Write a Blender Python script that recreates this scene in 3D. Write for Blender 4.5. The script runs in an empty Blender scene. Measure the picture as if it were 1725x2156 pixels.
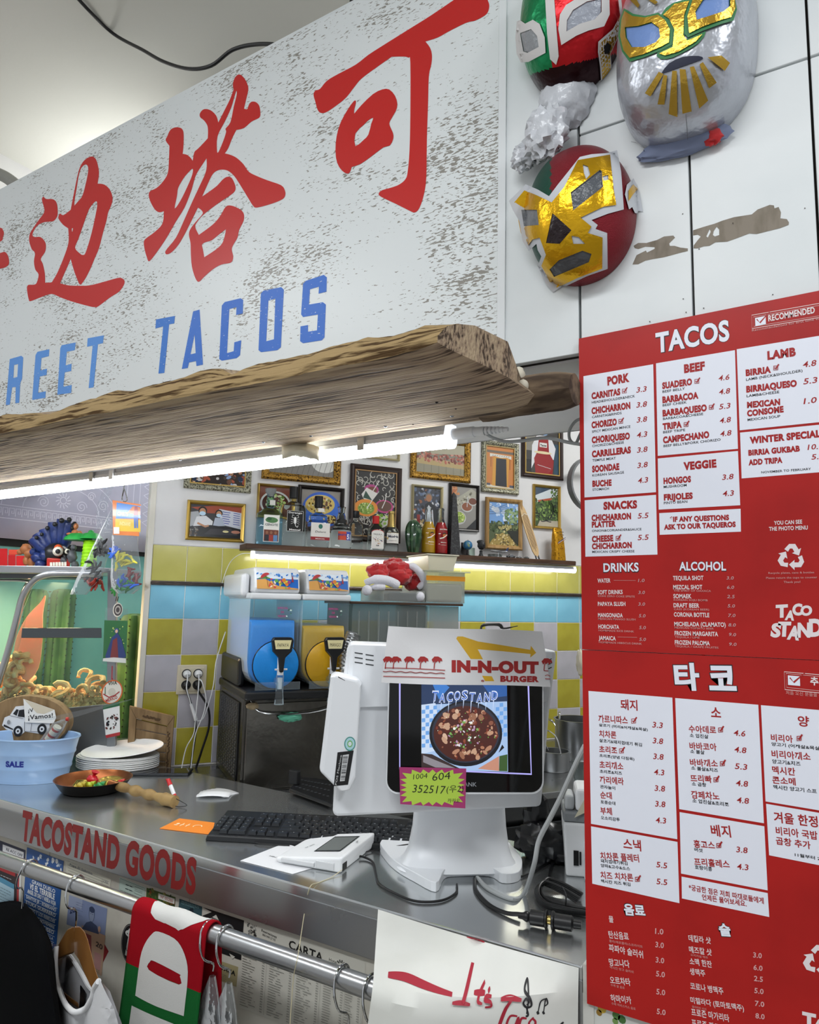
import bpy,bmesh,math,random
from mathutils import Vector,Matrix,noise
from mathutils.geometry import tessellate_polygon
random.seed(7)
SC=bpy.context.scene
COL=SC.collection
R=math.radians
V=Vector
# ---------------------------------------------------------------- camera
W,H,F=1725.0,2156.0,1500.0
pitch,roll,yaw=R(7.18),R(1.28),R(32.4)
CAM=V((0,0,1.6))
fwd0=V((-math.sin(yaw),math.cos(yaw),0)); right0=V((math.cos(yaw),math.sin(yaw),0)); ZUP=V((0,0,1))
fwd=fwd0*math.cos(pitch)+ ZUP*math.sin(pitch)
upc=-fwd0*math.sin(pitch)+ ZUP*math.cos(pitch)
cr=right0*math.cos(roll)+ upc*math.sin(roll)
cu=-right0*math.sin(roll)+ upc*math.cos(roll)
cam=bpy.data.cameras.new('camera'); camo=bpy.data.objects.new('camera',cam); COL.objects.link(camo)
cam.sensor_fit='HORIZONTAL'; cam.sensor_width=36.0; cam.lens=F/W*36.0; cam.clip_start=0.02
m=Matrix.Identity(4)
for i,c in enumerate((cr,cu,-fwd)):
 for j in range(3):m[j][i]=c[j]
m.translation=CAM
camo.matrix_world=m
SC.camera=camo
# ---------------------------------------------------------------- light and exposure
SC.view_settings.view_transform='Standard'; SC.view_settings.look='None'
SC.view_settings.exposure=0.0; SC.view_settings.gamma=1.0; SC.view_settings.use_curve_mapping=False
wd=bpy.data.worlds.new('room_light'); SC.world=wd; wd.use_nodes=True
wd.node_tree.nodes['Background'].inputs[0].default_value=(0.93,0.96,1.0,1)
wd.node_tree.nodes['Background'].inputs[1].default_value=0.6
def area(name,loc,target,sx,sy,power,col=(1,1,1)):
 l=bpy.data.lights.new(name,'AREA'); l.shape='RECTANGLE'; l.size=sx; l.size_y=sy; l.energy=power; l.color=col
 o=bpy.data.objects.new(name,l); COL.objects.link(o); o.location=loc
 o.rotation_euler=(V(target)- V(loc)).to_track_quat('-Z','Y').to_euler()
 return o
area('ceiling_lamp_shop',(-0.5,-0.9,3.55),(-0.5,-0.6,0),1.6,0.35,52,(0.95,0.98,1))
area('ceiling_lamp_shop',(1.6,0.1,3.55),(1.4,0.3,0),0.35,1.6,36,(0.95,0.98,1))
area('ceiling_lamp_shop',(-3.2,-0.6,3.55),(-3.0,-0.2,0),1.6,0.35,34,(0.95,0.98,1))
area('added_uplight',(-2.95,2.10,3.2),(-3.0,1.9,4),0.5,0.2,4.5,(1,1,0.97))  # unseen lamp added behind the sign, aimed up to brighten the ceiling
area('added_uplight',(-0.6,2.6,2.5),(-0.6,2.4,4),1.0,0.3,4,(1,1,0.97))  # second unseen upward lamp, added only to lift the ceiling
area('ceiling_lamp_stall',(-0.2,3.0,3.2),(-0.4,3.0,0),1.0,0.3,30,(1,1,0.98))
area('ceiling_lamp_stall',(-2.9,3.3,3.4),(-2.7,2.2,0.5),0.4,1.2,30,(1,1,0.98))
# ---------------------------------------------------------------- points of the room from points of the photograph
def ray(x,y):return cr*((x- W/2)/F)- cu*((y- H/2)/F)+ fwd
def hit(x,y,n,p):
 d=ray(x,y); return CAM+ d*(n.dot(p- CAM)/n.dot(d))
def onz(x,y,z=0.95):return hit(x,y,ZUP,V((0,0,z)))
def ony(x,y,Y=1.35):return hit(x,y,V((0,1,0)),V((0,Y,0)))
BD=V((.5418,.8403,0)).normalized(); BN=V((.8403,-.5418,0)).normalized()
BP=CAM+ ray(380,1300)*3.0; BP.z=0
BANG=math.atan2(BD.y,BD.x)
def proj(p):
 v=V(p)- CAM; z=v.dot(fwd); return W/2+ F*v.dot(cr)/z,H/2- F*v.dot(cu)/z
def inv(fn,x,y,u=.5,v=.5):
 for _ in range(12):
  a=proj(fn(u,v)); e=1e-4; b=proj(fn(u+ e,v)); c=proj(fn(u,v+ e))
  j=[(b[0]- a[0])/e,(c[0]- a[0])/e,(b[1]- a[1])/e,(c[1]- a[1])/e]; dt=j[0]*j[3]- j[1]*j[2]
  if abs(dt) < 1e-9:break
  dx,dy=x- a[0],y- a[1]; u += max(-.3,min(.3,(dx*j[3]- dy*j[1])/dt)); v += max(-.3,min(.3,(dy*j[0]- dx*j[2])/dt))
 return u,v
def onb(x,y,off=0):return hit(x,y,BN,BP+ BN*off)
def bt(p):return (V(p)- BP).dot(BD)
def bpos(t,off,z):return BP+ BD*t+ BN*off+ V((0,0,z))
def tz(x,y,off=0):
 p=onb(x,y,off); return bt(p),p.z
def atd(x,y,d):return CAM+ ray(x,y)*d
def cropf(ox,oy,s):return lambda pts:[(ox+ a*s,oy+ b*s) for a,b in pts]
def lin(h):
 if not isinstance(h,str):return tuple(h)
 h=h.lstrip('#'); o=[]
 for i in (0,2,4):
  c=int(h[i:i+ 2],16)/255
  o.append(c/12.92 if c <= .04045 else ((c+ .055)/1.055) ** 2.4)
 return tuple(o)
# ---------------------------------------------------------------- materials
MATS={}
def pm(name,col=(.8,.8,.8),rough=.5,metal=0.,bump=None,var=None,trans=0.,ior=1.45,emis=None,attr=False,coat=0.,stretch=(1,1,1),rv=None,sheen=0.,spec=.5,sss=0):
 """bump=(scale,strength)  var=(colour2,scale,lo,hi[,detail])  rv=(scale,lo,hi) roughness variation"""
 if name in MATS:return MATS[name]
 mt=bpy.data.materials.new(name); mt.use_nodes=True; nt=mt.node_tree; N=nt.nodes; Lk=nt.links
 b=N['Principled BSDF']; c=lin(col)
 b.inputs['Base Color'].default_value=(*c,1); b.inputs['Roughness'].default_value=rough; b.inputs['Metallic'].default_value=metal
 b.inputs['Transmission Weight'].default_value=trans; b.inputs['IOR'].default_value=ior; b.inputs['Coat Weight'].default_value=coat
 b.inputs['Specular IOR Level'].default_value=spec
 if sss:b.inputs['Subsurface Weight'].default_value=sss; b.inputs['Subsurface Scale'].default_value=.01
 if sheen:b.inputs['Sheen Weight'].default_value=sheen
 if emis:b.inputs['Emission Color'].default_value=(*lin(emis[0]),1); b.inputs['Emission Strength'].default_value=emis[1]
 co=None
 def coord():
  nonlocal co
  if co is None:
   tc=N.new('ShaderNodeTexCoord'); mp=N.new('ShaderNodeMapping'); mp.inputs['Scale'].default_value=stretch
   Lk.new(tc.outputs['Object'],mp.inputs['Vector']); co=mp.outputs['Vector']
  return co
 def nz(scale,detail=4):
  n=N.new('ShaderNodeTexNoise'); n.inputs['Scale'].default_value=scale; n.inputs['Detail'].default_value=detail
  Lk.new(coord(),n.inputs['Vector']); return n.outputs['Fac']
 base=None
 if attr:
  a=N.new('ShaderNodeAttribute'); a.attribute_name='Col'; base=a.outputs['Color']; Lk.new(base,b.inputs['Base Color'])
 if var:
  r=N.new('ShaderNodeMapRange'); r.inputs['From Min'].default_value=var[2]; r.inputs['From Max'].default_value=var[3]
  Lk.new(nz(var[1],var[4] if len(var) > 4 else 4),r.inputs['Value'])
  mx=N.new('ShaderNodeMix'); mx.data_type='RGBA'; mx.inputs['A'].default_value=(*c,1); mx.inputs['B'].default_value=(*lin(var[0]),1)
  if base:Lk.new(base,mx.inputs['A'])
  Lk.new(r.outputs[0],mx.inputs['Factor']); Lk.new(mx.outputs['Result'],b.inputs['Base Color'])
 if rv:
  r=N.new('ShaderNodeMapRange'); r.inputs['From Min'].default_value=.3; r.inputs['From Max'].default_value=.7
  r.inputs['To Min'].default_value=rv[1]; r.inputs['To Max'].default_value=rv[2]
  Lk.new(nz(rv[0]),r.inputs['Value']); Lk.new(r.outputs[0],b.inputs['Roughness'])
 if bump:
  bp_=N.new('ShaderNodeBump'); bp_.inputs['Strength'].default_value=bump[1]; bp_.inputs['Distance'].default_value=bump[2] if len(bump) > 2 else .002
  Lk.new(nz(bump[0]),bp_.inputs['Height']); Lk.new(bp_.outputs[0],b.inputs['Normal'])
 MATS[name]=mt; return mt
def film(name,col=(1,1,1),clear=.75,rough=.12,bump=None):
 """thin clear sheet: part see-through, part glossy"""
 if name in MATS:return MATS[name]
 mt=bpy.data.materials.new(name); mt.use_nodes=True; nt=mt.node_tree; N=nt.nodes; Lk=nt.links
 for n in list(N):N.remove(n)
 o=N.new('ShaderNodeOutputMaterial'); t=N.new('ShaderNodeBsdfTransparent'); t.inputs[0].default_value=(*lin(col),1)
 g=N.new('ShaderNodeBsdfPrincipled'); g.inputs['Base Color'].default_value=(*lin(col),1); g.inputs['Roughness'].default_value=rough; g.inputs['Specular IOR Level'].default_value=.8
 lw=N.new('ShaderNodeLayerWeight'); lw.inputs['Blend'].default_value=.25
 mr=N.new('ShaderNodeMapRange'); mr.inputs['To Min'].default_value=1- clear; mr.inputs['To Max'].default_value=min(1,1- clear+ .45)
 Lk.new(lw.outputs['Fresnel'],mr.inputs['Value'])
 mx=N.new('ShaderNodeMixShader'); Lk.new(mr.outputs[0],mx.inputs[0]); Lk.new(t.outputs[0],mx.inputs[1]); Lk.new(g.outputs[0],mx.inputs[2]); Lk.new(mx.outputs[0],o.inputs[0])
 if bump:
  n=N.new('ShaderNodeTexNoise'); n.inputs['Scale'].default_value=bump[0]; bb=N.new('ShaderNodeBump'); bb.inputs['Strength'].default_value=bump[1]; bb.inputs['Distance'].default_value=.004
  tc=N.new('ShaderNodeTexCoord'); Lk.new(tc.outputs['Object'],n.inputs['Vector']); Lk.new(n.outputs[0],bb.inputs['Height'])
  Lk.new(bb.outputs[0],g.inputs['Normal']); Lk.new(bb.outputs[0],lw.inputs['Normal'])
 MATS[name]=mt; return mt
# ---------------------------------------------------------------- mesh building
def spline(pts,n=6,closed=False):
 pts=[V(p) for p in pts]; out=[]; L=len(pts)
 rng=range(L if closed else L- 1)
 for i in rng:
  if closed and (pts[i]- pts[(i+ 1) % L]).length < 1e-6:continue
  p0=pts[(i- 1) % L] if closed or i > 0 else pts[i]; p1=pts[i]; p2=pts[(i+ 1) % L]
  p3=pts[(i+ 2) % L] if closed or i+ 2 < L else p2
  for k in range(n):
   t=k/n
   out.append(.5*((2*p1)+ (p2- p0)*t+ (2*p0- 5*p1+ 4*p2- p3)*t*t+ (3*p1- p0- 3*p2+ p3)*t ** 3))
 if not closed:out.append(pts[-1])
 return out
class MB:
 def __init__(s):s.v=[]; s.f=[]; s.m=[]; s.s=[]; s.c=[]; s.M=None; s.hascol=False
 def add(s,vs,fs,m=0,smooth=False,col=None):
  n=len(s.v)
  for p in vs:
   p=V(p)
   if s.M is not None:p=s.M @ p
   s.v.append(p)
  for k,f in enumerate(fs):
   s.f.append([i+ n for i in f]); s.m.append(m); s.s.append(smooth); s.c.append(col)
  if col is not None:s.hascol=True
  return s
 def box(s,x0,x1,y0,y1,z0,z1,m=0,col=None):
  return s.add([(x,y,z) for z in (z0,z1) for y in (y0,y1) for x in (x0,x1)],
    [(0,2,3,1),(4,5,7,6),(0,1,5,4),(2,6,7,3),(0,4,6,2),(1,3,7,5)],m,False,col)
 def hexa(s,b,t,m=0,col=None):
  return s.add(list(b)+ list(t),[(3,2,1,0),(4,5,6,7),(0,1,5,4),(1,2,6,5),(2,3,7,6),(3,0,4,7)],m,False,col)
 def loft(s,rings,m=0,cap0=True,cap1=True,closed=True,smooth=True,col=None):
  n=len(rings[0]); vs=[p for r in rings for p in r]; fs=[]
  for i in range(len(rings)- 1):
   for j in range(n if closed else n- 1):
    k=(j+ 1) % n; fs.append((i*n+ j,i*n+ k,(i+ 1)*n+ k,(i+ 1)*n+ j))
  if cap0:fs.append(tuple(range(n- 1,-1,-1)))
  if cap1:fs.append(tuple(range((len(rings)- 1)*n,len(rings)*n)))
  return s.add(vs,fs,m,smooth,col)
 def lathe(s,prof,c=(0,0,0),seg=24,m=0,sq=(1,1),cap=True,ax='z',pw=2,rot=0,smooth=True,col=None):
  rings=[]
  for r,z in prof:
   ring=[]
   for i in range(seg):
    a=2*math.pi*i/seg+ rot; cx,sy=math.cos(a),math.sin(a)
    if pw != 2:
     k=(abs(cx) ** pw+ abs(sy) ** pw) ** (-1/pw); cx *= k; sy *= k
    p=(r*cx*sq[0],r*sy*sq[1],z)
    if ax == 'x':p=(p[2],p[0],p[1])
    if ax == 'y':p=(p[0],p[2],p[1])
    ring.append(V(p)+ V(c))
   if ax == 'y':ring.reverse()
   rings.append(ring)
  return s.loft(rings,m,cap,cap,True,smooth,col)
 def tube(s,pts,r,seg=8,m=0,smooth_n=0,cap=True,col=None):
  pts=[V(p) for p in pts]
  if smooth_n:
   n0=len(pts); pts=spline(pts,smooth_n)
   if not isinstance(r,(int,float)):r=[r[min(i // smooth_n,n0- 1)] for i in range(len(pts))]
  rings=[]; up=None
  for i,p in enumerate(pts):
   d=(pts[min(i+ 1,len(pts)- 1)]- pts[max(i- 1,0)])
   if d.length < 1e-9:d=V((0,0,1))
   d.normalize()
   if up is None:up=d.orthogonal().normalized()
   up=(up- d*up.dot(d)); up=up.normalized() if up.length > 1e-6 else d.orthogonal().normalized()
   sd=d.cross(up); rr=r if isinstance(r,(int,float)) else r[min(i,len(r)- 1)]
   rings.append([p+ up*(rr*math.cos(2*math.pi*k/seg))+ sd*(rr*math.sin(2*math.pi*k/seg)) for k in range(seg)])
  return s.loft(rings,m,cap,cap,True,True,col)
 def ball(s,c,r,seg=16,rg=10,m=0,dis=None,rotm=None,col=None):
  if isinstance(r,(int,float)):r=(r,r,r)
  vs=[]; c=V(c)
  def P(th,ph):
   d=V((math.sin(th)*math.cos(ph),math.sin(th)*math.sin(ph),math.cos(th)))
   k=1+ (dis(d) if dis else 0); p=V((d.x*r[0]*k,d.y*r[1]*k,d.z*r[2]*k))
   return c+ (rotm @ p if rotm else p)
  vs.append(P(0,0))
  for i in range(1,rg):
   for j in range(seg):vs.append(P(math.pi*i/rg,2*math.pi*j/seg))
  vs.append(P(math.pi,0)); fs=[]
  for j in range(seg):
   k=(j+ 1) % seg; fs.append((0,1+ j,1+ k)); b=1+ (rg- 2)*seg; fs.append((b+ k,b+ j,len(vs)- 1))
  for i in range(rg- 2):
   for j in range(seg):
    k=(j+ 1) % seg; a=1+ i*seg; fs.append((a+ j,a+ seg+ j,a+ seg+ k,a+ k))
  return s.add(vs,fs,m,True,col)
 def grid(s,nu,nv,fn,m=0,smooth=True,thick=0,col=None):
  vs=[V(fn(i/nu,j/nv)) for j in range(nv+ 1) for i in range(nu+ 1)]; w=nu+ 1
  fs=[(j*w+ i,j*w+ i+ 1,(j+ 1)*w+ i+ 1,(j+ 1)*w+ i) for j in range(nv) for i in range(nu)]
  return s.add(vs,fs,m,smooth,col)
 def prism(s,poly,M,h,m=0,col=None,holes=()):
  """flat outline (with holes) in the xy plane of M, thickness h along its z"""
  loops=[list(poly)]+ [list(q) for q in holes]
  flat=[V((p[0],p[1],0)) for l in loops for p in l]
  tris=tessellate_polygon([[V((p[0],p[1],0)) for p in l] for l in loops])
  n=len(flat); vs=[M @ p for p in flat]+ [M @ (p+ V((0,0,h))) for p in flat]
  fs=[]
  for t in tris:
   a,b,c=(flat[i] for i in t)
   if (b- a).cross(c- a).z < 0:t=t[::-1]
   fs.append(tuple(i+ n for i in t)); fs.append(tuple(t[::-1]))
  k=0
  for l in loops:
   ar=sum(l[i][0]*l[(i+ 1) % len(l)][1]- l[(i+ 1) % len(l)][0]*l[i][1] for i in range(len(l)))
   for i in range(len(l)):
    a,b=k+ i,k+ (i+ 1) % len(l)
    if (ar < 0) != (k > 0):a,b=b,a
    fs.append((a,b,b+ n,a+ n))
   k += len(l)
  return s.add(vs,fs,m,False,col)
ORG={}
def _mesh(name,mb,mats,org):
 me=bpy.data.meshes.new(name)
 me.from_pydata([tuple(p- org) for p in mb.v],[],mb.f)
 mats=mats if isinstance(mats,(list,tuple)) else [mats]
 for mt in mats:me.materials.append(mt)
 me.polygons.foreach_set('material_index',mb.m); me.polygons.foreach_set('use_smooth',mb.s)
 if mb.hascol:
  a=me.color_attributes.new('Col','FLOAT_COLOR','CORNER'); dat=[]
  for p,c in zip(me.polygons,mb.c):
   c=c or (1,1,1)
   dat.extend([c[0],c[1],c[2],1.0]*p.loop_total)
  a.data.foreach_set('color',dat)
 me.update()
 if any(mb.s):me.set_sharp_from_angle(angle=R(38))
 return me
def obj(name,mb,mats,parent=None,bevel=0,seg=2,solid=0,subd=0,label=None):
 """one mesh object; vertices are given in room space (or in the frame of a thing built at the origin)"""
 org=ORG.get(parent.name,V((0,0,0))) if parent else V((0,0,0))
 me=mb if isinstance(mb,bpy.types.Mesh) else _mesh(name,mb,mats,org)
 o=bpy.data.objects.new(name,me); COL.objects.link(o)
 if parent:o.parent=parent; ORG[o.name]=org
 if subd:
  md=o.modifiers.new('s','SUBSURF'); md.levels=md.render_levels=subd
 if solid:
  md=o.modifiers.new('t','SOLIDIFY'); md.thickness=solid; md.offset=0
 if bevel:
  md=o.modifiers.new('b','BEVEL'); md.width=bevel; md.segments=seg; md.limit_method='ANGLE'; md.angle_limit=R(40)
  md.harden_normals=False
 if label:o['label']=label
 return o
def thing(name,label,cat,loc=(0,0,0),group=None):
 o=bpy.data.objects.new(name,None); o.empty_display_size=.02; COL.objects.link(o); o.location=loc; ORG[o.name]=V(loc)
 o['label']=label; o['category']=cat
 if group:o['group']=group
 return o
def place(o,loc,rz=0,rx=0,ry=0):o.location=loc; o.rotation_euler=(rx,ry,rz); return o
def single(name,mb,mats,label,cat,group=None,org=None,**k):
 """a thing that is one mesh, its origin at org"""
 org=V(org) if org is not None else V((sum(p.x for p in mb.v)/len(mb.v),sum(p.y for p in mb.v)/len(mb.v),min(p.z for p in mb.v)))
 me=_mesh(name,mb,mats,org); o=obj(name,me,mats,None,**k); o.location=org
 o['label']=label; o['category']=cat
 if group:o['group']=group
 return o
def struct(name,mb,mats,parent=None,**k):
 o=obj(name,mb,mats,parent,**k)
 if not parent:o['kind']='structure'
 return o
def dup(root,label=None):
 c=root.copy(); COL.objects.link(c)
 def rec(a,b):
  for ch in list(a.children):
   d=ch.copy(); COL.objects.link(d); d.parent=b; rec(ch,d)
 rec(root,c)
 if label:c['label']=label
 return c
# ---------------------------------------------------------------- flat print (posters, lettering): thin coloured sheets laid on a surface
PRINT=pm('print',attr=True,rough=.5)
PRINT_GLOSS=pm('glossy_print',attr=True,rough=.22,coat=.3)
_glyph={}
def text_mesh(s,bold):
 k=(s,bold)
 if k in _glyph:return _glyph[k]
 c=bpy.data.curves.new('t','FONT'); c.body=s; c.offset=bold; c.resolution_u=4 if bold > .02 else 2; c.space_character=1.0+ bold*1.5
 o=bpy.data.objects.new('t',c); me=bpy.data.meshes.new_from_object(o)
 vs=[(v.co.x,v.co.y) for v in me.vertices]; fs=[tuple(p.vertices) for p in me.polygons]
 bpy.data.objects.remove(o); bpy.data.meshes.remove(me); bpy.data.curves.remove(c)
 if not vs:vs=[(0,0),(1,0),(1,1)]; fs=[]
 x0=min(a for a,b in vs); x1=max(a for a,b in vs); y1=max(b for a,b in vs); y0=min(b for a,b in vs)
 _glyph[k]=(vs,fs,x0,x1,y0,y1); return _glyph[k]
def fill2d(loops):
 K=100.0; cu_=bpy.data.curves.new('f','CURVE'); cu_.dimensions='2D'; cu_.fill_mode='BOTH'
 for l in loops:
  q=[]
  for p in l:
   if not q or math.hypot(p[0]- q[-1][0],p[1]- q[-1][1]) > 1e-5:q.append(p)
  if math.hypot(q[0][0]- q[-1][0],q[0][1]- q[-1][1]) < 1e-5:q.pop()
  sp=cu_.splines.new('POLY'); sp.points.add(len(q)- 1); sp.use_cyclic_u=True
  for i,p in enumerate(q):sp.points[i].co=(p[0]*K,p[1]*K,0,1)
 o=bpy.data.objects.new('f',cu_); me=bpy.data.meshes.new_from_object(o)
 vs=[(v.co.x/K,v.co.y/K) for v in me.vertices]; fs=[]
 for p in me.polygons:
  f=tuple(p.vertices); a,b,c=(vs[i] for i in f[:3])
  fs.append(f if (b[0]- a[0])*(c[1]- a[1])- (b[1]- a[1])*(c[0]- a[0]) > 0 else f[::-1])
 bpy.data.objects.remove(o); bpy.data.meshes.remove(me); bpy.data.curves.remove(cu_)
 return vs,fs
class Art:
 """sheet of coloured shapes in (u,v) metres on a plane, or bent by warp(u,v,h)->point"""
 def __init__(s,O=V((0,0,0)),U=V((1,0,0)),Vv=V((0,0,1)),N=V((0,-1,0)),step=.0002,warp=None,px=None,maxlen=0,lift=0):
  s.O,s.U,s.Vv,s.N=V(O),V(U).normalized(),V(Vv).normalized(),V(N).normalized(); s.mb=MB(); s.n=1; s.step=step; s.warp=warp; s.px=px; s.maxlen=maxlen; s.lift=lift
 def uv(s,x,y):
  p=hit(x,y,s.N,s.O)- s.O; return (p.dot(s.U),p.dot(s.Vv))
 def P(s,u,v,lay=None):
  h=s.lift+ s.step*(s.n if lay is None else lay)
  return s.warp(u,v,h) if s.warp else s.O+ s.U*u+ s.Vv*v+ s.N*h
 def raw(s,vs,fs,col,bump=True):
  s.mb.hascol=True
  if s.maxlen:
   tr=[]
   for f in fs:
    for i in range(1,len(f)- 1):tr.append((vs[f[0]],vs[f[i]],vs[f[i+ 1]]))
   out=[]; st=tr; L2=s.maxlen ** 2
   while st:
    a,b,c=st.pop()
    e=[((b[0]- a[0]) ** 2+ (b[1]- a[1]) ** 2,a,b,c),((c[0]- b[0]) ** 2+ (c[1]- b[1]) ** 2,b,c,a),((a[0]- c[0]) ** 2+ (a[1]- c[1]) ** 2,c,a,b)]
    e=max(e,key=lambda q:q[0])
    if e[0] > L2:
     mdp=((e[1][0]+ e[2][0])/2,(e[1][1]+ e[2][1])/2); st.append((e[1],mdp,e[3])); st.append((mdp,e[2],e[3]))
    else:out.append((a,b,c))
   vs=[]; fs=[]; ix={}
   for t in out:
    f=[]
    for p in t:
     k=(round(p[0],7),round(p[1],7))
     if k not in ix:ix[k]=len(vs); vs.append(p)
     f.append(ix[k])
    fs.append(f)
  s.mb.add([s.P(*p) for p in vs],fs,0,bool(s.maxlen),lin(col))
  if bump:s.n += 1
  return s
 def poly(s,pts,col,holes=(),px=False,smooth=0):
  loops=[pts]+ list(holes)
  if smooth:loops=[[(p.x,p.y) for p in spline([(a,b,0) for a,b in l],smooth,True)] for l in loops]
  if (px or s.px) and max(abs(c) for l in loops for p in l for c in p) > 15:loops=[[s.uv(*p) for p in l] for l in loops]
  flat,fs=fill2d(loops)
  return s.raw(flat,fs,col)
 def rect(s,u0,v0,u1,v1,col):return s.raw([(u0,v0),(u1,v0),(u1,v1),(u0,v1)],[(0,1,2,3)],col)
 def frame(s,u0,v0,u1,v1,w,col):
  s.raw([(u0,v0),(u1,v0),(u1,v1),(u0,v1),(u0+ w,v0+ w),(u1- w,v0+ w),(u1- w,v1- w),(u0+ w,v1- w)],[(0,1,5,4),(1,2,6,5),(2,3,7,6),(3,0,4,7)],col)
 def ell(s,u,v,a,b,col,n=24,ang=0,a0=0,a1=360):
  pts=[(u,v)] if a1- a0 < 360 else []
  for i in range(n+ (1 if pts else 0)):
   t=R(a0+ (a1- a0)*i/n); x,y=a*math.cos(t),b*math.sin(t); pts.append((u+ x*math.cos(ang)- y*math.sin(ang),v+ x*math.sin(ang)+ y*math.cos(ang)))
  return s.raw(pts,[tuple(range(len(pts)))],col)
 def line(s,pts,w,col,px=False,closed=False):
  if (px or s.px) and max(abs(c) for p in pts for c in p) > 15:pts=[s.uv(*p) for p in pts]
  vs=[]; n=len(pts)
  for i,p in enumerate(pts):
   a=pts[(i- 1) % n] if closed or i else p; b=pts[(i+ 1) % n] if closed or i < n- 1 else p
   dx,dy=b[0]- a[0],b[1]- a[1]; L=math.hypot(dx,dy) or 1; ww=w if isinstance(w,(int,float)) else w[i]
   vs += [(p[0]- dy/L*ww/2,p[1]+ dx/L*ww/2),(p[0]+ dy/L*ww/2,p[1]- dx/L*ww/2)]
  fs=[(2*i+ 1,(2*i+ 3) % (2*n),(2*i+ 2) % (2*n),2*i) for i in range(n if closed else n- 1)]
  return s.raw(vs,fs,col)
 def text(s,t,u,v,h,col,w=None,bold=.0,slant=0,align='l',ang=0,cond=1.0,bump=True):
  """u,v: left end of the baseline; h: height of capitals; w: full width"""
  vs,fs,x0,x1,y0,y1=text_mesh(t,bold)
  cjk=ord(max(t)) >= 0x1100; ky=h/(y1- y0) if cjk else h/(.72+ bold*1.2); kx=(w/(x1- x0)) if w else ky*cond
  wd_=(x1- x0)*kx; du={'l':0,'c':-wd_/2,'r':-wd_}[align]; ca,sa=math.cos(ang),math.sin(ang)
  def q(p):
   x=(p[0]- x0)*kx+ du+ p[1]*ky*slant; y=(p[1]- y0)*ky if cjk else (p[1]+ bold)*ky
   return (u+ x*ca- y*sa,v+ x*sa+ y*ca)
  return s.raw([q(p) for p in vs],fs,col,bump)
 def tx(s,t,x0,y0,x1,y1,h,col,bold=0,slant=0):
  """baseline from photograph point (x0,y0) to (x1,y1); h = capital height there"""
  a=s.uv(x0,y0); b=s.uv(x1,y1); c=s.uv(x0,y0- h)
  return s.text(t,a[0],a[1],math.hypot(c[0]- a[0],c[1]- a[1]),col,math.hypot(b[0]- a[0],b[1]- a[1]),bold,slant,'l',math.atan2(b[1]- a[1],b[0]- a[0]))
 def scatter(s,n,u0,v0,u1,v1,r0,r1,cols,inside=None,k=6,seed=1):
  rg=random.Random(seed); by={}
  for i in range(n):
   u,v=rg.uniform(u0,u1),rg.uniform(v0,v1)
   if inside and not inside(u,v):continue
   c=rg.choice(cols); rr=rg.uniform(r0,r1); a=rg.uniform(0,6.28); q=rg.uniform(.45,1)
   pts=[(u+ rr*math.cos(2*math.pi*j/k)*math.cos(a)- rr*q*math.sin(2*math.pi*j/k)*math.sin(a),v+ rr*math.cos(2*math.pi*j/k)*math.sin(a)+ rr*q*math.sin(2*math.pi*j/k)*math.cos(a)) for j in range(k)]
   lay=rg.random()*3
   s.mb.hascol=True
   keep=s.n; s.n=keep+ lay; s.mb.add([s.P(*p) for p in pts],[tuple(range(k))],0,False,lin(c)); s.n=keep
  s.n += 4; return s
 def build(s,name,parent,mat=None,label=None):
  return obj(name,s.mb,mat or PRINT,parent,label=label)
def art_on_b(x0,y0,x1,y1,off):
 pass
# ================================================================ THE SETTING
PAINT=pm('white_paint','dfe3e4',rough=.45,bump=(90,.12,.001),var=('d2d8da',3,.4,.7))
DARKGAP=pm('dark_gap','1c1712',rough=.9)
CEILM=pm('ceiling_paint','d9d9d2',rough=.8,bump=(25,.25,.003))
INWALL=pm('inner_wall_paint','dcdcdc',rough=.6,bump=(60,.15,.001),var=('d6d6d8',5,.4,.7))
mb=MB(); mb.box(-7,4,-4,7,3.68,3.78); struct('ceiling',mb,CEILM)
mb=MB(); mb.box(-7,4,-4,7,-.08,0); struct('floor',mb,pm('floor_concrete','a8a59e',rough=.35,var=('76736d',4,.4,.6)))
# the bulkhead over the counter and the pillar on its right: painted boards with dark joints
XS=[-.628,-.457,-.240,-.034,.18,.40]; ZJ=2.579; X1=XS[-1]
mb=MB(); mb.box(-3.33,X1,1.366,1.94,2.103,3.19); mb.box(-.44,X1,1.366,1.46,0,2.103)
wf=struct('wall_front',mb,DARKGAP)
mb=MB(); mb.box(-3.33,-.457,1.372,1.945,2.098,2.104); mb.box(-3.33,X1,1.94,1.948,2.098,3.19); mb.box(-3.33,X1,1.366,1.948,3.19,3.2); obj('soffit_board',mb,INWALL,wf)
g=.0022
def board(x0,x1,z0,z1,nm='board'):
 mb=MB(); mb.box(x0+ g,x1- g,1.35,1.367,z0+ g,z1- g); return obj(nm,mb,PAINT,wf,bevel=.0012,seg=1)
board(-3.33,XS[0]+ .17,2.103,3.19)
for i in range(1,5):
 z0=2.103 if i == 0 else 0
 board(XS[i],XS[i+ 1],z0,ZJ); board(XS[i],XS[i+ 1],ZJ,3.19)
mb=MB(); mb.box(-.4405,-.44,1.35,1.46,0,2.1); obj('edge_trim',mb,pm('grey_edge','b9b7b0',rough=.6,var=('8d867c',12,.5,.7)),wf)
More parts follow.
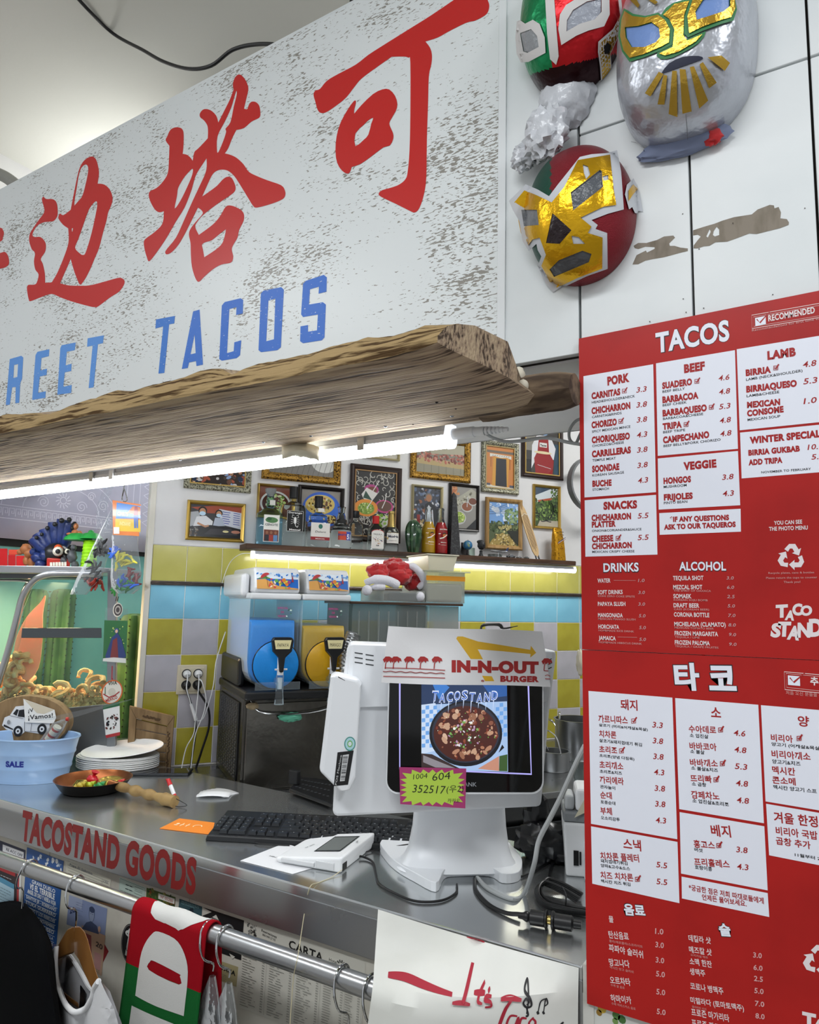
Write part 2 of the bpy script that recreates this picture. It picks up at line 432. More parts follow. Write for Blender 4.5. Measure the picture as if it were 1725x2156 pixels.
# torn paint scar on the boards
a=Art(V((0,1.35,0)),px=True); cf=cropf(1300,360,425/1725)
a.poly(cf([(140,640),(180,615),(250,615),(340,590),(400,560),(480,552),(495,570),(445,620),(450,640),(490,640),(540,655),(604,662),(604,685),(540,700),(450,725),(400,738),(300,755),(240,768),(180,798),(130,800),(165,720),(245,680),(255,697),(320,665),(320,652),(240,648),(180,668),(150,660)]),'8c8377')
a.poly(cf([(648,508),(740,478),(830,452),(900,425),(1000,395),(1150,372),(1200,330),(1305,290),(1340,295),(1345,320),(1380,308),(1400,355),(1395,405),(1450,412),(1468,440),(1465,462),(1390,490),(1250,525),(1190,540),(1130,535),(1010,580),(940,605),(840,610),(790,640),(740,645),(690,662),(652,662),(655,635),(690,590),(715,560),(690,545),(648,552)]),'8c8377',[cf([(850,478),(872,500),(872,548),(835,560),(818,548),(825,515)]),cf([(790,498),(800,520),(775,570),(762,560)])])
for x,y in [(560,368),(700,668),(1604,320),(1330,1058),(565,1095),(740,1175),(590,1210),(280,1290),(990,450)]:
 px_=cropf(1300,360,425/1725)([(x- 5,y- 3),(x+ 6,y- 5),(x+ 4,y+ 4),(x- 4,y+ 5)]); a.poly(px_,'3a3733')
a.build('torn_paint',wf,pm('torn_board',attr=True,rough=.9,var=('6f6658',45,.45,.75),stretch=(1,1,.35)))
# ---- back wall of the stall: tiles below, white plaster above
mb=MB()
def bbox(mb,t0,t1,o0,o1,z0,z1,m=0,col=None):
 c=[bpos(t,o,z) for z in (z0,z1) for (t,o) in ((t0,o0),(t0,o1),(t1,o1),(t1,o0))]
 return mb.hexa(c[:4][::-1] if False else c[:4],c[4:],m,col)
TW,T0=.148,.012
bbox(mb,-.135,2.75,-.10,-.0125,0,3.68); bbox(mb,-.127,2.75,-.0124,-.0025,.905,1.816)
wb=struct('wall_back',mb,pm('grout','e8e5de',rough=.85))
mb=MB(); bbox(mb,-.128,2.75,-.012,0,1.817,3.68); obj('plaster',mb,INWALL,wb)
mb=MB(); bbox(mb,-.15,-.128,-.11,.004,0,3.68); obj('corner_trim',mb,pm('cream_trim','d9d6cb',rough=.5,var=('8f7d5c',6,.68,.74)),wb,bevel=.002)
mb=MB(); bbox(mb,-.128,2.75,-.012,.012,1.648,1.663); obj('border_strip',mb,pm('dark_strip','2d2420',rough=.35,var=('57463a',30,.5,.7),stretch=(1,1,6)),wb,bevel=.004)
TY=pm('yellow_tile','b3aa3c',rough=.18,var=('a69c33',7,.4,.6),bump=(30,.05)); TC=pm('cyan_tile','83c3dc',rough=.18,var=('78b8d3',6,.4,.6),bump=(30,.05)); TG=pm('pale_grey_tile','bab8c0',rough=.18,var=('aeacb3',6,.4,.6),bump=(30,.05)); TYL=pm('light_yellow_tile','bdb862',rough=.16,var=('b3ae58',6,.4,.6),bump=(30,.05))
rows=[(1.663,1.815),(1.507,1.648),(1.358,1.507),(1.209,1.358),(1.06,1.209),(.911,1.06)]
cache={}
def tile(t0,t1,z0,z1,mt):
 k=(round(t1- t0,3),round(z1- z0,3),mt.name)
 if k not in cache:
  mb=MB(); w,h=t1- t0- .0028,z1- z0- .0028; bv=.0018
  mb.loft([[V((-w/2,0,-h/2)),V((w/2,0,-h/2)),V((w/2,0,h/2)),V((-w/2,0,h/2))],[V((-w/2,-.0105,-h/2)),V((w/2,-.0105,-h/2)),V((w/2,-.0105,h/2)),V((-w/2,-.0105,h/2))],
     [V((-w/2+ bv,-.012,-h/2+ bv)),V((w/2- bv,-.012,-h/2+ bv)),V((w/2- bv,-.012,h/2- bv)),V((-w/2+ bv,-.012,h/2- bv))]],smooth=False)
  cache[k]=_mesh('tile',mb,mt,V((0,0,0)))
 o=bpy.data.objects.new('tile',cache[k]); COL.objects.link(o); o.parent=wb
 o.location=bpos((t0+ t1)/2,-.012+ random.uniform(-.0004,.0004),(z0+ z1)/2); o.rotation_euler=(0,0,BANG)
for ri,(z0,z1) in enumerate(rows):
 for k in range(-1,18):
  t0,t1=T0+ TW*k,T0+ TW*(k+ 1)
  if k == -1:t0=-.128
  mt=TYL if ri == 0 else TC if ri == 1 else ((TY if (k+ ri) % 2 else TG))
  tile(t0,t1,z0,z1,mt)
# far wall on the left behind the display case, stall right wall
TEAL=pm('teal_wall_paint','7dbdbb',rough=.45,var=('70b1b0',3,.4,.6))
mb=MB(); mb.box(-3.48,-3.38,-4,7,0,3.68); wl=struct('wall_left',mb,INWALL); mb=MB(); mb.box(-3.381,-3.378,1.36,7,0,2.05); obj('teal_paint',mb,TEAL,wl)
mb=MB(); mb.box(.40,.48,1.35,7,0,3.68); struct('wall_right',mb,INWALL)
mb=MB(); mb.box(-7,4,5.2,5.3,0,3.68); struct('wall_far',mb,INWALL)
# ---- printed cloth along the left wall
a=Art(V((-3.34,0,0)),V((0,1,0)),ZUP,V((1,0,0)),step=.0004)
ZC=1.845
def cl_ring(y0,y1,z,col='dadcea'):
 n=26; w=(y1- y0)/n; s_=w*.42
 for i in range(n):
  y=y0+ i*w
  a.line([(y,z),(y,z+ .036),(y+ w*.75,z+ .036),(y+ w*.75,z+ .012),(y+ w*.4,z+ .012),(y+ w*.4,z+ .024)],.0032,col); a.n=1
 for dz in (-.012,.048):a.line([(y0,z+ dz),(y1,z+ dz)],.003,col); a.n=1
cl_ring(1.72,2.5,1.955)
cc='d6d8e8'
for cy,cz,rr in ((2.04,2.005,.30),(2.04,2.005,.2)):
 a.line([(cy+ rr*math.cos(R(q)),cz+ rr*.62*math.sin(R(q))) for q in range(0,181,9)],.003,cc); a.n=1
for k in range(12):
 q=k*math.pi/6; a.line([(2.04+ .022*math.cos(q),2.06+ .022*math.sin(q)),(2.04+ .04*math.cos(q+ .2),2.06+ .04*math.sin(q+ .2))],.004,cc); a.n=1
a.line([(2.04+ .017*math.cos(q/6),2.06+ .017*math.sin(q/6)) for q in range(0,38,3)],.004,cc)
for sx in (-1,1):
 for (oy,oz,r_) in ((.1,2.04,.03),(.15,2.10,.024),(.22,2.06,.03)):
  a.line([(2.04+ sx*(oy+ r_*(1- q/14)*math.cos(q)),oz+ r_*(1- q/14)*math.sin(q)) for q in [k*.5 for k in range(24)]],.003,cc); a.n=1
for y in (2.40,2.44,2.48,2.56,2.60):a.line([(y,1.98 if y < 2.5 else 1.93),(y,2.5)],.003,cc); a.n=1
for k in range(5):
 for s_ in (-1,1):a.line([(2.505,2.0+ k*.05),(2.54,2.0+ k*.05+ s_*.018+ .0)],.003,cc); a.n=1
mb=MB()
mb.grid(40,8,lambda u,v:(-3.345+ .006*math.sin(u*17)*(1- v)- (.003),1.2+ u*1.45,ZC+ .006*math.sin(u*5)+ v*.9))
clo=single('printed_cloth',mb,pm('lavender_cloth','b4b6cc',rough=.85,bump=(300,.2,.0005),var=('abadc4',4,.4,.6)),'grey lavender cloth with a paler key border and sun pattern, hung over the toys','cloth',org=(-3.345,1.9,ZC))
clo.modifiers.new('t','SOLIDIFY').thickness=.002
ORG[clo.name]=clo.location.copy()
a.O.x=-3.334;
pr=a; pr.mb.v=[p+ V((.008,0,0)) for p in pr.mb.v]; pr.build('woven_pattern',clo)
mb=MB(); mb.box(-3.378,-3.366,1.2,2.66,ZC- .028,ZC+ .01); single('curtain_rail',mb,pm('near_black','101114',rough=.5),'thin black rail under the lavender cloth','rail',bevel=.001)
# ================================================================ SHOP SIGN
SIGNM=pm('sign_vinyl','d9dfe0',rough=.33)
def sign_nodes():
 nt=SIGNM.node_tree; N=nt.nodes; Lk=nt.links; b=N['Principled BSDF']
 tc=N.new('ShaderNodeTexCoord'); rot=N.new('ShaderNodeMapping'); rot.inputs['Rotation'].default_value=(0,R(18),0); rot.inputs['Scale'].default_value=(.42,1,1.5)
 Lk.new(tc.outputs['Object'],rot.inputs['Vector'])
 def nz(sc,det,src,dist=0):
  n=N.new('ShaderNodeTexNoise'); n.inputs['Scale'].default_value=sc; n.inputs['Detail'].default_value=det; n.inputs['Distortion'].default_value=dist; Lk.new(src,n.inputs['Vector']); return n.outputs['Fac']
 fine=nz(150,4,rot.outputs[0],.4); big=nz(3.2,3,tc.outputs['Object']); mid=nz(14,3,rot.outputs[0])
 m1=N.new('ShaderNodeMapRange'); m1.inputs[1].default_value=.40; m1.inputs[2].default_value=.66; m1.inputs[3].default_value=.0; m1.inputs[4].default_value=.15; Lk.new(big,m1.inputs[0])
 m3=N.new('ShaderNodeMapRange'); m3.inputs[1].default_value=.35; m3.inputs[2].default_value=.75; m3.inputs[3].default_value=-.05; m3.inputs[4].default_value=.07; Lk.new(mid,m3.inputs[0])
 ad=N.new('ShaderNodeMath'); ad.operation='ADD'; Lk.new(fine,ad.inputs[0]); Lk.new(m1.outputs[0],ad.inputs[1])
 ad2=N.new('ShaderNodeMath'); ad2.operation='ADD'; Lk.new(ad.outputs[0],ad2.inputs[0]); Lk.new(m3.outputs[0],ad2.inputs[1])
 sp=N.new('ShaderNodeSeparateXYZ'); Lk.new(tc.outputs['Object'],sp.inputs[0])
 mz=N.new('ShaderNodeMapRange'); mz.inputs[1].default_value=.06; mz.inputs[2].default_value=.16; mz.inputs[3].default_value=-.12; mz.inputs[4].default_value=0; Lk.new(sp.outputs['Z'],mz.inputs[0])
 ad3=N.new('ShaderNodeMath'); ad3.operation='ADD'; Lk.new(ad2.outputs[0],ad3.inputs[0]); Lk.new(mz.outputs[0],ad3.inputs[1])
 th=N.new('ShaderNodeMapRange'); th.inputs[1].default_value=.672; th.inputs[2].default_value=.685; Lk.new(ad3.outputs[0],th.inputs[0])
 mx=N.new('ShaderNodeMix'); mx.data_type='RGBA'; mx.inputs['A'].default_value=(*lin('dbe0e1'),1); mx.inputs['B'].default_value=(*lin('8d8a83'),1)
 Lk.new(th.outputs[0],mx.inputs['Factor']); Lk.new(mx.outputs['Result'],b.inputs['Base Color'])
sign_nodes()
mb=MB(); mb.box(-3.33,-.640,1.3442,1.3498,2.106,3.172)
sg=single('shop_sign',mb,SIGNM,'large weathered white shop sign with red calligraphy and blue lettering','sign',org=(-3.33,1.35,2.106),bevel=.001)
mb=MB(); mb.box(-.640,-.622,1.3446,1.3499,2.106,3.172); ORG[sg.name]=sg.location.copy(); obj('plain_margin',mb,pm('sign_margin','dde1e3',rough=.35),sg)
RED='c01f1c'; BLU='2468c8'
def newart():
 a=Art(V((0,1.3442,0)),step=.0003,px=True); a.n=2; return a
a=newart()
cf=cropf(0,300,300/1725)
def C(pts):
 """doubles the corner points (marked with a third value)"""
 o=[]
 for p in pts:
  o.append((p[0],p[1]))
  if len(p) > 2:o.append((p[0],p[1]))
 return o
c=1
a.poly(cf(C([(1110,170),(1160,200),(1190,290),(1200,380),(1183,500,c),(1250,505),(1310,545),(1350,610),(1365,690),(1345,770),(1310,850),(1290,950),(1250,1090),(1200,1280),(1150,1400),(1100,1520),(1040,1640),(990,1712),(975,1720),(955,1700),(900,1560),(858,1410,c),(820,1500),(728,1705,c),(830,1730),(960,1735),(1090,1730),(1250,1690),(1390,1650),(1460,1638),(1505,1665),(1510,1700),(1490,1745),(1440,1810),(1330,1880),(1190,1985),(1150,1993),(1090,1985),(870,1925),(720,1870),(650,1838),(590,1840),(480,1880),(370,1922),(350,1900),(335,1830),(328,1760),(345,1725),(410,1722),(445,1700),(470,1600),(430,1540),(413,1440),(425,1340),(385,1290),(355,1190),(362,1110),(395,1050),(470,940),(535,850),(535,790),(510,700),(525,655),(560,685),(630,685),(670,705),(695,760),(700,870),(680,920),(640,955),(540,965),(450,1010),(395,1110),(420,1145),(490,1145),(545,1200),(558,1260),(545,1330),(495,1410),(520,1470),(545,1590),(548,1698,c),(628,1695,c),(700,1570),(790,1350),(833,1200),(828,1040,c),(770,1000),(720,940),(708,900),(730,862),(770,880),(858,815,c),(900,600),(930,450),(970,300),(1030,210)])),RED,
 [cf(C([(1050,270),(1068,300),(1068,360),(1040,500),(1000,645),(950,710),(903,765,c),(905,700),(930,550),(955,400),(985,310),(1020,275)])),cf([(1165,712),(1180,745),(1165,850),(1110,1100),(1040,1330),(1005,1362),(970,1345),(910,1275),(950,1170),(1010,1000),(1075,820),(1130,740)]),cf([(870,1045),(886,1040),(876,1085)])],smooth=3)
a.build('red_character',sg,pm('red_sign_paint',attr=True,rough=.35)); a=newart()
a.poly(cf([(-700,900),(-300,960),(0,1030),(35,1060),(50,1100),(35,1150),(0,1205),(-300,1320),(-600,1400)]),RED,smooth=3)
a.poly(cf([(-600,1440),(-200,1380),(0,1340),(60,1325),(95,1365),(112,1430),(105,1480),(60,1515),(0,1530),(-300,1600),(-600,1700)]),RED,smooth=3)
a.build('red_character',sg,pm('red_sign_paint',attr=True,rough=.35)); a=newart()
cf=cropf(280,130,340/1496)
a.poly(cf(C([(400,608),(450,618),(470,660),(470,760),(462,855,c),(500,862),(535,890),(555,920,c),(570,840),(600,810),(640,770),(695,710,c),(697,640),(690,590),(660,545),(625,515),(622,480),(650,445),(690,440),(735,460),(775,505),(792,565,c),(850,450),(900,350),(935,255,c),(927,215),(945,150),(985,118),(1030,150),(1062,210),(1070,260),(1050,350),(1030,435,c),(1060,440),(1075,400),(1100,372),(1140,375),(1172,410),(1182,480),(1170,520),(1100,555),(1030,615),(960,632,c),(920,710),(885,800),(852,850,c),(900,862),(960,890),(1025,950),(1075,1020),(1150,1060),(1250,1100),(1375,1145),(1410,1195),(1412,1240),(1385,1275),(1290,1315),(1150,1352),(1115,1335),(1085,1290),(1000,1150),(940,1060),(880,1010),(820,1000),(770,1015),(735,1050),(700,1120),(642,1250,c),(700,1210),(780,1150),(830,1095),(870,1068),(910,1072),(935,1110),(952,1160),(945,1200),(900,1240),(780,1320),(652,1420),(600,1480),(578,1530),(612,1605,c),(740,1510),(810,1430),(860,1345),(910,1333),(980,1360),(1025,1400),(1028,1470),(985,1560),(970,1630),(930,1700),(917,1740),(930,1800),(925,1840),(900,1865),(820,1880),(740,1925),(660,1995),(612,2040),(580,2005),(548,1900),(538,1780),(535,1680),(520,1600),(540,1540),(600,1465),(648,1408),(635,1375),(603,1352,c),(560,1440),(480,1600),(420,1700),(360,1765),(315,1785),(300,1765),(320,1730),(400,1630),(470,1480),(550,1300),(620,1150),(670,1040),(685,970),(683,895,c),(640,960),(585,1050),(555,1150),(540,1200),(480,1350),(400,1480),(320,1620),(240,1740),(155,1848),(130,1810),(110,1740),(102,1670),(125,1635),(200,1580),(275,1500),(288,1385,c),(245,1395),(205,1370),(165,1300),(148,1240),(160,1200),(220,1170),(280,1110),(325,1030),(335,900),(340,780,c),(305,730),(320,690),(350,630)])),RED,
 [cf([(960,270),(962,310),(935,420),(905,560),(860,620),(865,650),(840,730),(795,835),(780,825),(785,690),(850,560),(910,430),(940,330)]),cf([(555,992),(550,1050),(500,1170),(440,1290),(388,1360),(410,1240),(420,1170),(470,1080),(520,1020)]),cf(C([(862,1553,c),(855,1600),(830,1680),(770,1740),(662,1812,c),(650,1740),(642,1695),(675,1672),(730,1655),(800,1600)]))],smooth=3)
a.build('red_character',sg,pm('red_sign_paint',attr=True,rough=.35)); a=newart()
cf=cropf(640,0,420/1725)
a.poly(cf(C([(85,820),(100,785),(140,770),(200,700),(300,640),(450,560),(560,475),(700,385),(900,260),(1100,135),(1330,-20),(1480,-110),(1560,-90),(1590,0),(1605,50),(1590,110),(1550,145),(1480,180),(1400,200),(1250,275),(1160,325),(1052,360,c),(1090,410),(1108,470),(1105,550),(1082,660),(1075,900),(1065,1200),(1060,1530),(1040,1680),(1000,1800),(960,1838),(920,1825),(800,1765),(665,1700),(650,1670),(680,1645),(740,1628),(820,1600),(880,1550),(900,1480),(915,1300),(922,1000),(922,540),(905,500),(860,490),(760,492,c),(620,590),(500,680),(440,750),(370,840),(300,900),(200,968),(150,978),(120,950),(100,880)])),RED,smooth=3)
a.poly(cf(C([(450,872),(450,900),(437,950),(437,985,c),(500,910),(600,815),(680,775),(740,775),(790,830),(810,900),(795,965),(745,1050),(745,1090),(772,1150),(775,1200),(745,1260),(690,1275),(590,1350),(490,1420),(415,1445,c),(400,1490),(375,1503),(330,1475),(290,1410),(275,1310),(285,1180),(320,1060),(380,950),(430,880)])),RED,[cf([(602,1020),(585,1070),(560,1165),(520,1210),(447,1265),(447,1155),(520,1080),(560,1040)])],smooth=2)
RSP=pm('red_sign_paint',attr=True,rough=.35); a.build('red_character',sg,RSP)
BSP=pm('blue_sign_paint',attr=True,rough=.4,var=('c9d4de',160,.66,.69),stretch=(.5,1,1.4))
cf=cropf(0,560,720/1725)
LB='5b95de'
a=newart()
a.poly(cf([(50,470),(108,453),(118,462),(112,570),(103,590),(98,690),(78,693),(80,610),(62,613),(50,700),(30,702)]),LB,[cf([(72,500),(92,495),(88,560),(68,565)])])
a.build('blue_letter',sg,BSP)
a=newart()
a.poly(cf([(190,433),(250,420),(247,455),(210,465),(205,527),(238,518),(236,550),(202,558),(193,640),(232,632),(230,665),(163,676),(180,450)]),LB)
a.build('blue_letter',sg,BSP)
a=newart()
a.poly(cf([(312,400),(383,386),(378,425),(338,433),(332,502),(362,493),(360,530),(328,537),(320,610),(363,600),(360,640),(290,650),(305,415)]),LB)
a.build('blue_letter',sg,BSP)
a=newart()
a.poly(cf([(443,365),(525,350),(520,390),(495,395),(473,612),(448,617),(468,402),(440,408)]),LB)
a.build('blue_letter',sg,BSP)
a=newart()
a.poly(cf([(788,270),(884,252),(880,290),(854,295),(830,540),(800,543),(824,305),(785,316)]),'3a78cc')
a.build('blue_letter',sg,BSP)
a=newart()
a.poly(cf([(975,230),(1008,220),(1025,498),(992,505),(990,480),(955,487),(948,515),(918,520)]),'336fca',[cf([(983,345),(988,440),(962,446)])])
a.build('blue_letter',sg,BSP)
a=newart()
a.poly(cf([(1135,182),(1215,163),(1228,172),(1226,240),(1192,248),(1194,208),(1158,218),(1146,440),(1180,430),(1183,385),(1218,375),(1212,450),(1195,465),(1120,478),(1107,470),(1120,200)]),BLU)
a.build('blue_letter',sg,BSP)
a=newart()
a.poly(cf([(1330,125),(1420,107),(1433,120),(1418,410),(1400,425),(1318,435),(1305,425),(1317,140)]),BLU,[cf([(1355,175),(1390,165),(1383,370),(1344,380)])])
a.build('blue_letter',sg,BSP)
a=newart()
a.poly(cf([(1545,75),(1635,45),(1650,58),(1648,130),(1608,140),(1610,105),(1565,118),(1560,195),(1630,183),(1645,195),(1638,360),(1625,375),(1530,390),(1515,380),(1517,305),(1555,298),(1555,332),(1600,325),(1605,245),(1530,258),(1520,245),(1530,90)]),BLU)
a.build('blue_letter',sg,BSP)
# things above the sign
def cable(name,pts,r,mt,label,cat='cable',n=6,seg=8,group=None,**k):
 mb=MB(); mb.tube(pts,r,seg,0,n); return single(name,mb,mt,label,cat,group,org=pts[0],**k)
BLK=pm('black_rubber','111113',rough=.4); GRY=pm('grey_cable','a9adae',rough=.4); WHT=pm('white_plastic','e6e8ea',rough=.3,bump=(200,.03)); DGY=pm('dark_grey_plastic','3a3d40',rough=.45)
pts=[(140,-30,1.9),(190,25,1.9),(240,72,1.95),(300,105,2.0),(345,130,2.05),(398,145,2.05),(445,138,2.0),(490,105,1.95),(545,93,1.9),(600,98,1.8),(625,120,1.7)]
cable('ceiling_cable',[p if p.z < 3.665 else onz(x,y,3.668) for x,y,d in pts for p in [ony(x,y,1.43)]],.006,BLK,'black cable sagging from the ceiling behind the sign')
mb=MB(); hp=[ony(-40,340,1.5),ony(-10,362,1.5),ony(15,375,1.5),ony(45,398,1.5)]
hp=spline(hp,14); mb.tube(hp,[.026 if i % 2 else .021 for i in range(len(hp))],14)
single('flexible_conduit',mb,pm('grey_conduit','9a9a94',rough=.5),'ribbed grey conduit poking over the left end of the sign','conduit')
mb=MB(); c0=ony(762,-4,1.5); mb.tube([ony(743,-40,1.5),ony(742,8,1.5),ony(748,22,1.45)],.008,8,0,4); mb.tube([ony(775,-40,1.5),ony(776,-2,1.5),ony(768,12,1.47)],.009,8,0,4); mb.tube([ony(748,22,1.45),ony(768,12,1.47)],.01,8)
single('black_clamp',mb,BLK,'black metal clamp hooked over the top edge of the sign','clamp')
# ================================================================ MENUS
MR='b3221f'; WHP='e6e9f4'; BK='17181c'; DR='a3191b'; PK='e9c9c6'
YM=1.3405
mred=pm('menu_red','ad1d1a',rough=.38,var=('9e1917',5,.45,.65),spec=.3)
MPR=pm('menu_print',attr=True,rough=.3)
def menu(name,label,quad,zb):
 p=[V(q) for q in quad]; b=[q+ V((0,.003,0)) for q in p]
 mb=MB(); mb.hexa(b,p); c=sum((q for q in p),V((0,0,0)))/4
 return single(name,mb,mred,label,'menu board',org=V((c.x,YM,zb)))
def A_menu():
 a=Art(V((0,YM,0)),px=True,step=.00006); a.n=4; return a
def checkbox(a,x,y,s,c1=DR,bg=None):
 q=lambda *p:[(x+ i*s,y+ j*s) for i,j in p]
 if bg:a.poly(q((-1,-1),(1,-1.15),(1,.85),(-1,1)),bg)
 else:a.line(q((-1,-1),(1,-1.15),(1,.85),(-1,1)),.0012*s/4,c1,closed=True)
 a.line(q((-.55,-.2),(-.05,.5),(1.5,-1.9)),.0022*s/4,c1)
o1=lambda d:[(x*.371+ 1200,y*.371+ 600) for x,y in d]
tl,bl=ony(1219,713,YM),ony(1226,1367,YM)
tr=tl+ V((.50*math.cos(R(1)),0,.50*math.sin(R(1)))); br=bl+ V((.50,0,.50*math.sin(R(.55))))
m1=menu('menu_board','red and white taco menu in English, the upper of the two on the right wall',[bl,br,tr,tl],bl.z)
ORG[m1.name]=m1.location.copy()
a=A_menu()
for q in [[(78,518),(474,450),(490,1176),(84,1206)],[(85,1222),(490,1191),(498,1530),(89,1542)],[(490,445),(938,370),(955,930),(500,970)],[(500,985),(955,942),(968,1250),(505,1275)],
   [(508,1295),(970,1270),(972,1400),(511,1418)],[(948,365),(1580,262),(1580,762),(965,825)],[(967,838),(1580,777),(1580,1050),(976,1098)]]:
 a.poly(o1(q)[::-1],WHP); a.build('price_panel',m1,MPR); a=A_menu()
a.n=8
def T1(a,rows,conv,col,bold,slant=0):
 sx,ox,oy=conv; n0=a.n
 for r in rows:
  t,x0,y0,x1,y1,h=r; a.n=n0
  a.tx(t,x0*sx+ ox,y0*sx+ oy,x1*sx+ ox,y1*sx+ oy,h*sx,col,bold,slant)
 a.n=n0+ 1
c1_=(.371,1200,600)
heads=[('PORK',215,572,340,550,50),('BEEF',650,502,768,484,50),('VEGGIE',647,1053,834,1036,46),('SNACKS',192,1277,383,1268,45),('LAMB',1123,427,1284,404,50),('WINTER SPECIAL',1023,903,1425,864,40)]
items=[('CARNITAS',125,650,288,625,38),('CHICHARRON',125,735,345,703,38),('CHORIZO',125,815,268,796,38),('CHORIQUESO',126,900,342,876,38),('CARRILLERAS',127,980,348,955,38),('SOONDAE',128,1065,282,1050,38),('BUCHE',129,1147,238,1140,36),
 ('CHICHARRON',125,1341,349,1330,36),('PLATTER',126,1378,262,1372,34),('CHEESE',127,1461,248,1455,36),('CHICHARRON',127,1501,353,1493,34),('SUADERO',526,592,695,568,38),('BARBACOA',527,672,731,645,38),('BARBAQUESO',528,748,779,716,38),('TRIPA',529,824,637,810,38),('CAMPECHANO',531,900,793,868,38),
 ('HONGOS',533,1131,689,1120,36),('FRIJOLES',535,1224,699,1214,36),('*IF ANY QUESTIONS',570,1346,905,1335,30),('ASK TO OUR TAQUEROS',536,1390,943,1374,30),('BIRRIA',1000,519,1143,499,38),('BIRRIAQUESO',1003,612,1290,577,38),('MEXICAN',1007,700,1195,682,36),('CONSOME',1008,748,1215,723,36),('BIRRIA GUKBAB',1015,970,1307,945,33),('ADD TRIPA',1016,1025,1208,1010,33)]
subs=[('HEAD&SHOULDER&NECK',126,674,371,637,14),('CARNITAS&RINDS',127,757,295,733,14),('SPICY MEXICAN MINCE',127,840,345,810,14),('CHORIZO&CHEESE',128,921,308,900,14),('TEMPLE MEAT',129,1003,262,990,14),('KOREAN SAUSAGE',129,1088,309,1070,14),('STOMACH',130,1169,223,1162,14),('ONION&CORIANDER&SAUCE',127,1402,408,1392,13),('MEXICAN CRISPY CHEESE',128,1521,368,1517,13),
 ('BEEF BELLY',527,613,655,594,14),('BEEF CHEEK',528,690,665,672,14),('BARBACOA&CHEESE',530,767,758,738,14),('BEEF TRIPE',531,843,656,829,14),('BEEF BELLY&PORK CHORIZO',533,921,857,884,14),('MUSHROOM',534,1154,664,1143,15),('PINTO BEAN',535,1245,668,1236,15),('LAMB (NECK&SHOULDER)',1002,545,1322,493,15),('LAMB&CHEESE',1005,638,1190,614,15),('MEXICAN SOUP',1010,773,1196,752,15),('NOVEMBER TO FEBRUARY',1088,1070,1370,1050,13)]
prices=[('3.3',378,612,434,604,31),('3.8',378,697,436,690,31),('3.8',380,782,437,775,31),('4.3',380,868,438,860,31),('3.8',382,953,440,946,31),('3.8',384,1040,441,1033,31),('4.3',386,1126,443,1120,31),('5.5',386,1326,445,1322,31),('5.5',386,1449,446,1446,31),('4.6',843,545,905,537,31),('4.8',846,623,908,615,31),('5.3',848,707,910,699,31),('4.8',850,786,913,778,31),('4.8',853,861,916,853,31),
 ('3.8',865,1107,928,1101,31),('4.3',867,1200,930,1195,31),('4.8',1322,470,1398,458,34),('5.3',1326,565,1403,555,34),('1.0',1327,677,1400,668,34),('10.0',1350,937,1440,928,31),('5.0',1372,992,1445,985,31)]
T1(a,heads,c1_,DR,.06); T1(a,items,c1_,DR,.06)
for x,y in [(310,603),(290,775),(722,548),(804,695),(661,793),(1170,472),(275,1438)]:checkbox(a,1200+ x*.371,600+ y*.371,4.2)
a.build('dish_names',m1,MPR)['kind']='stuff'
a=A_menu(); a.n=8; T1(a,prices,c1_,DR,.012,.2); T1(a,subs,c1_,BK,.01); a.build('small_print',m1,MPR)['kind']='stuff'
a=A_menu(); dl='4c2026'
T1(a,[('TACOS',492,392,910,318,118)],c1_,BK,.06); T1(a,[('TACOS',490,388,908,316,116)],c1_,WHP,.035)
T1(a,[('DRINKS',190,1634,395,1631,56),('ALCOHOL',620,1626,890,1625,56)],c1_,BK,.05); T1(a,[('DRINKS',192,1629,392,1626,50),('ALCOHOL',622,1621,888,1621,50)],c1_,WHP,.03)
T1(a,[('YOU CAN SEE',1160,1362,1320,1355,23),('THE PHOTO MENU',1132,1396,1352,1388,23),('WATER',158,1690,232,1689,24),('SOFT DRINKS',159,1756,301,1754,24),('PAPAYA SLUSH',160,1822,317,1822,24),('MANGONADA',161,1885,302,1887,24),('HORCHATA',163,1950,281,1953,24),('JAMAICA',165,2014,262,2018,24),
 ('TEQUILA SHOT',587,1676,760,1675,25),('MEZCAL SHOT',588,1727,753,1727,25),('SOMAEK',589,1778,692,1779,25),('DRAFT BEER',590,1830,736,1832,25),('CORONA BOTTLE',592,1882,793,1886,25),('MICHELADA (CLAMATO)',594,1936,886,1941,25),('FROZEN MARGARITA',596,1988,843,1994,25),('FROZEN PALOMA',597,2040,796,2046,25)],c1_,'e3d5d6',.03)
T1(a,[('COKE ZERO COKE SPRITE',160,1770,370,1774,11),('MEXICAN MANGO SLUSH',162,1900,374,1904,11),('HOMEMADE RICE DRINK',164,1965,365,1972,11),('HOMEMADE HIBISCUS DRINK',166,2032,410,2042,11),('THE SPIRIT OF OAXACA',590,1740,802,1742,11),('KOREAN SOJU BOMB',591,1792,784,1795,11),('CASS (KOREAN BEER)',592,1845,792,1848,11),('MEXICAN TOMATO BEER',596,1950,818,1956,11),('TEQUILA / LIME',597,2003,738,2007,11),('TEQUILA / GRAPE FRUITES',598,2055,845,2064,11),
 ('Recycle plates, cans & bottles',1128,1640,1388,1636,11),('Please return the cups to counter',1115,1668,1405,1664,11),('Thank you!',1215,1692,1310,1690,12),('Recommendations for first time visitors',1035,265,1480,186,13)],c1_,'cf8f8c',.012)
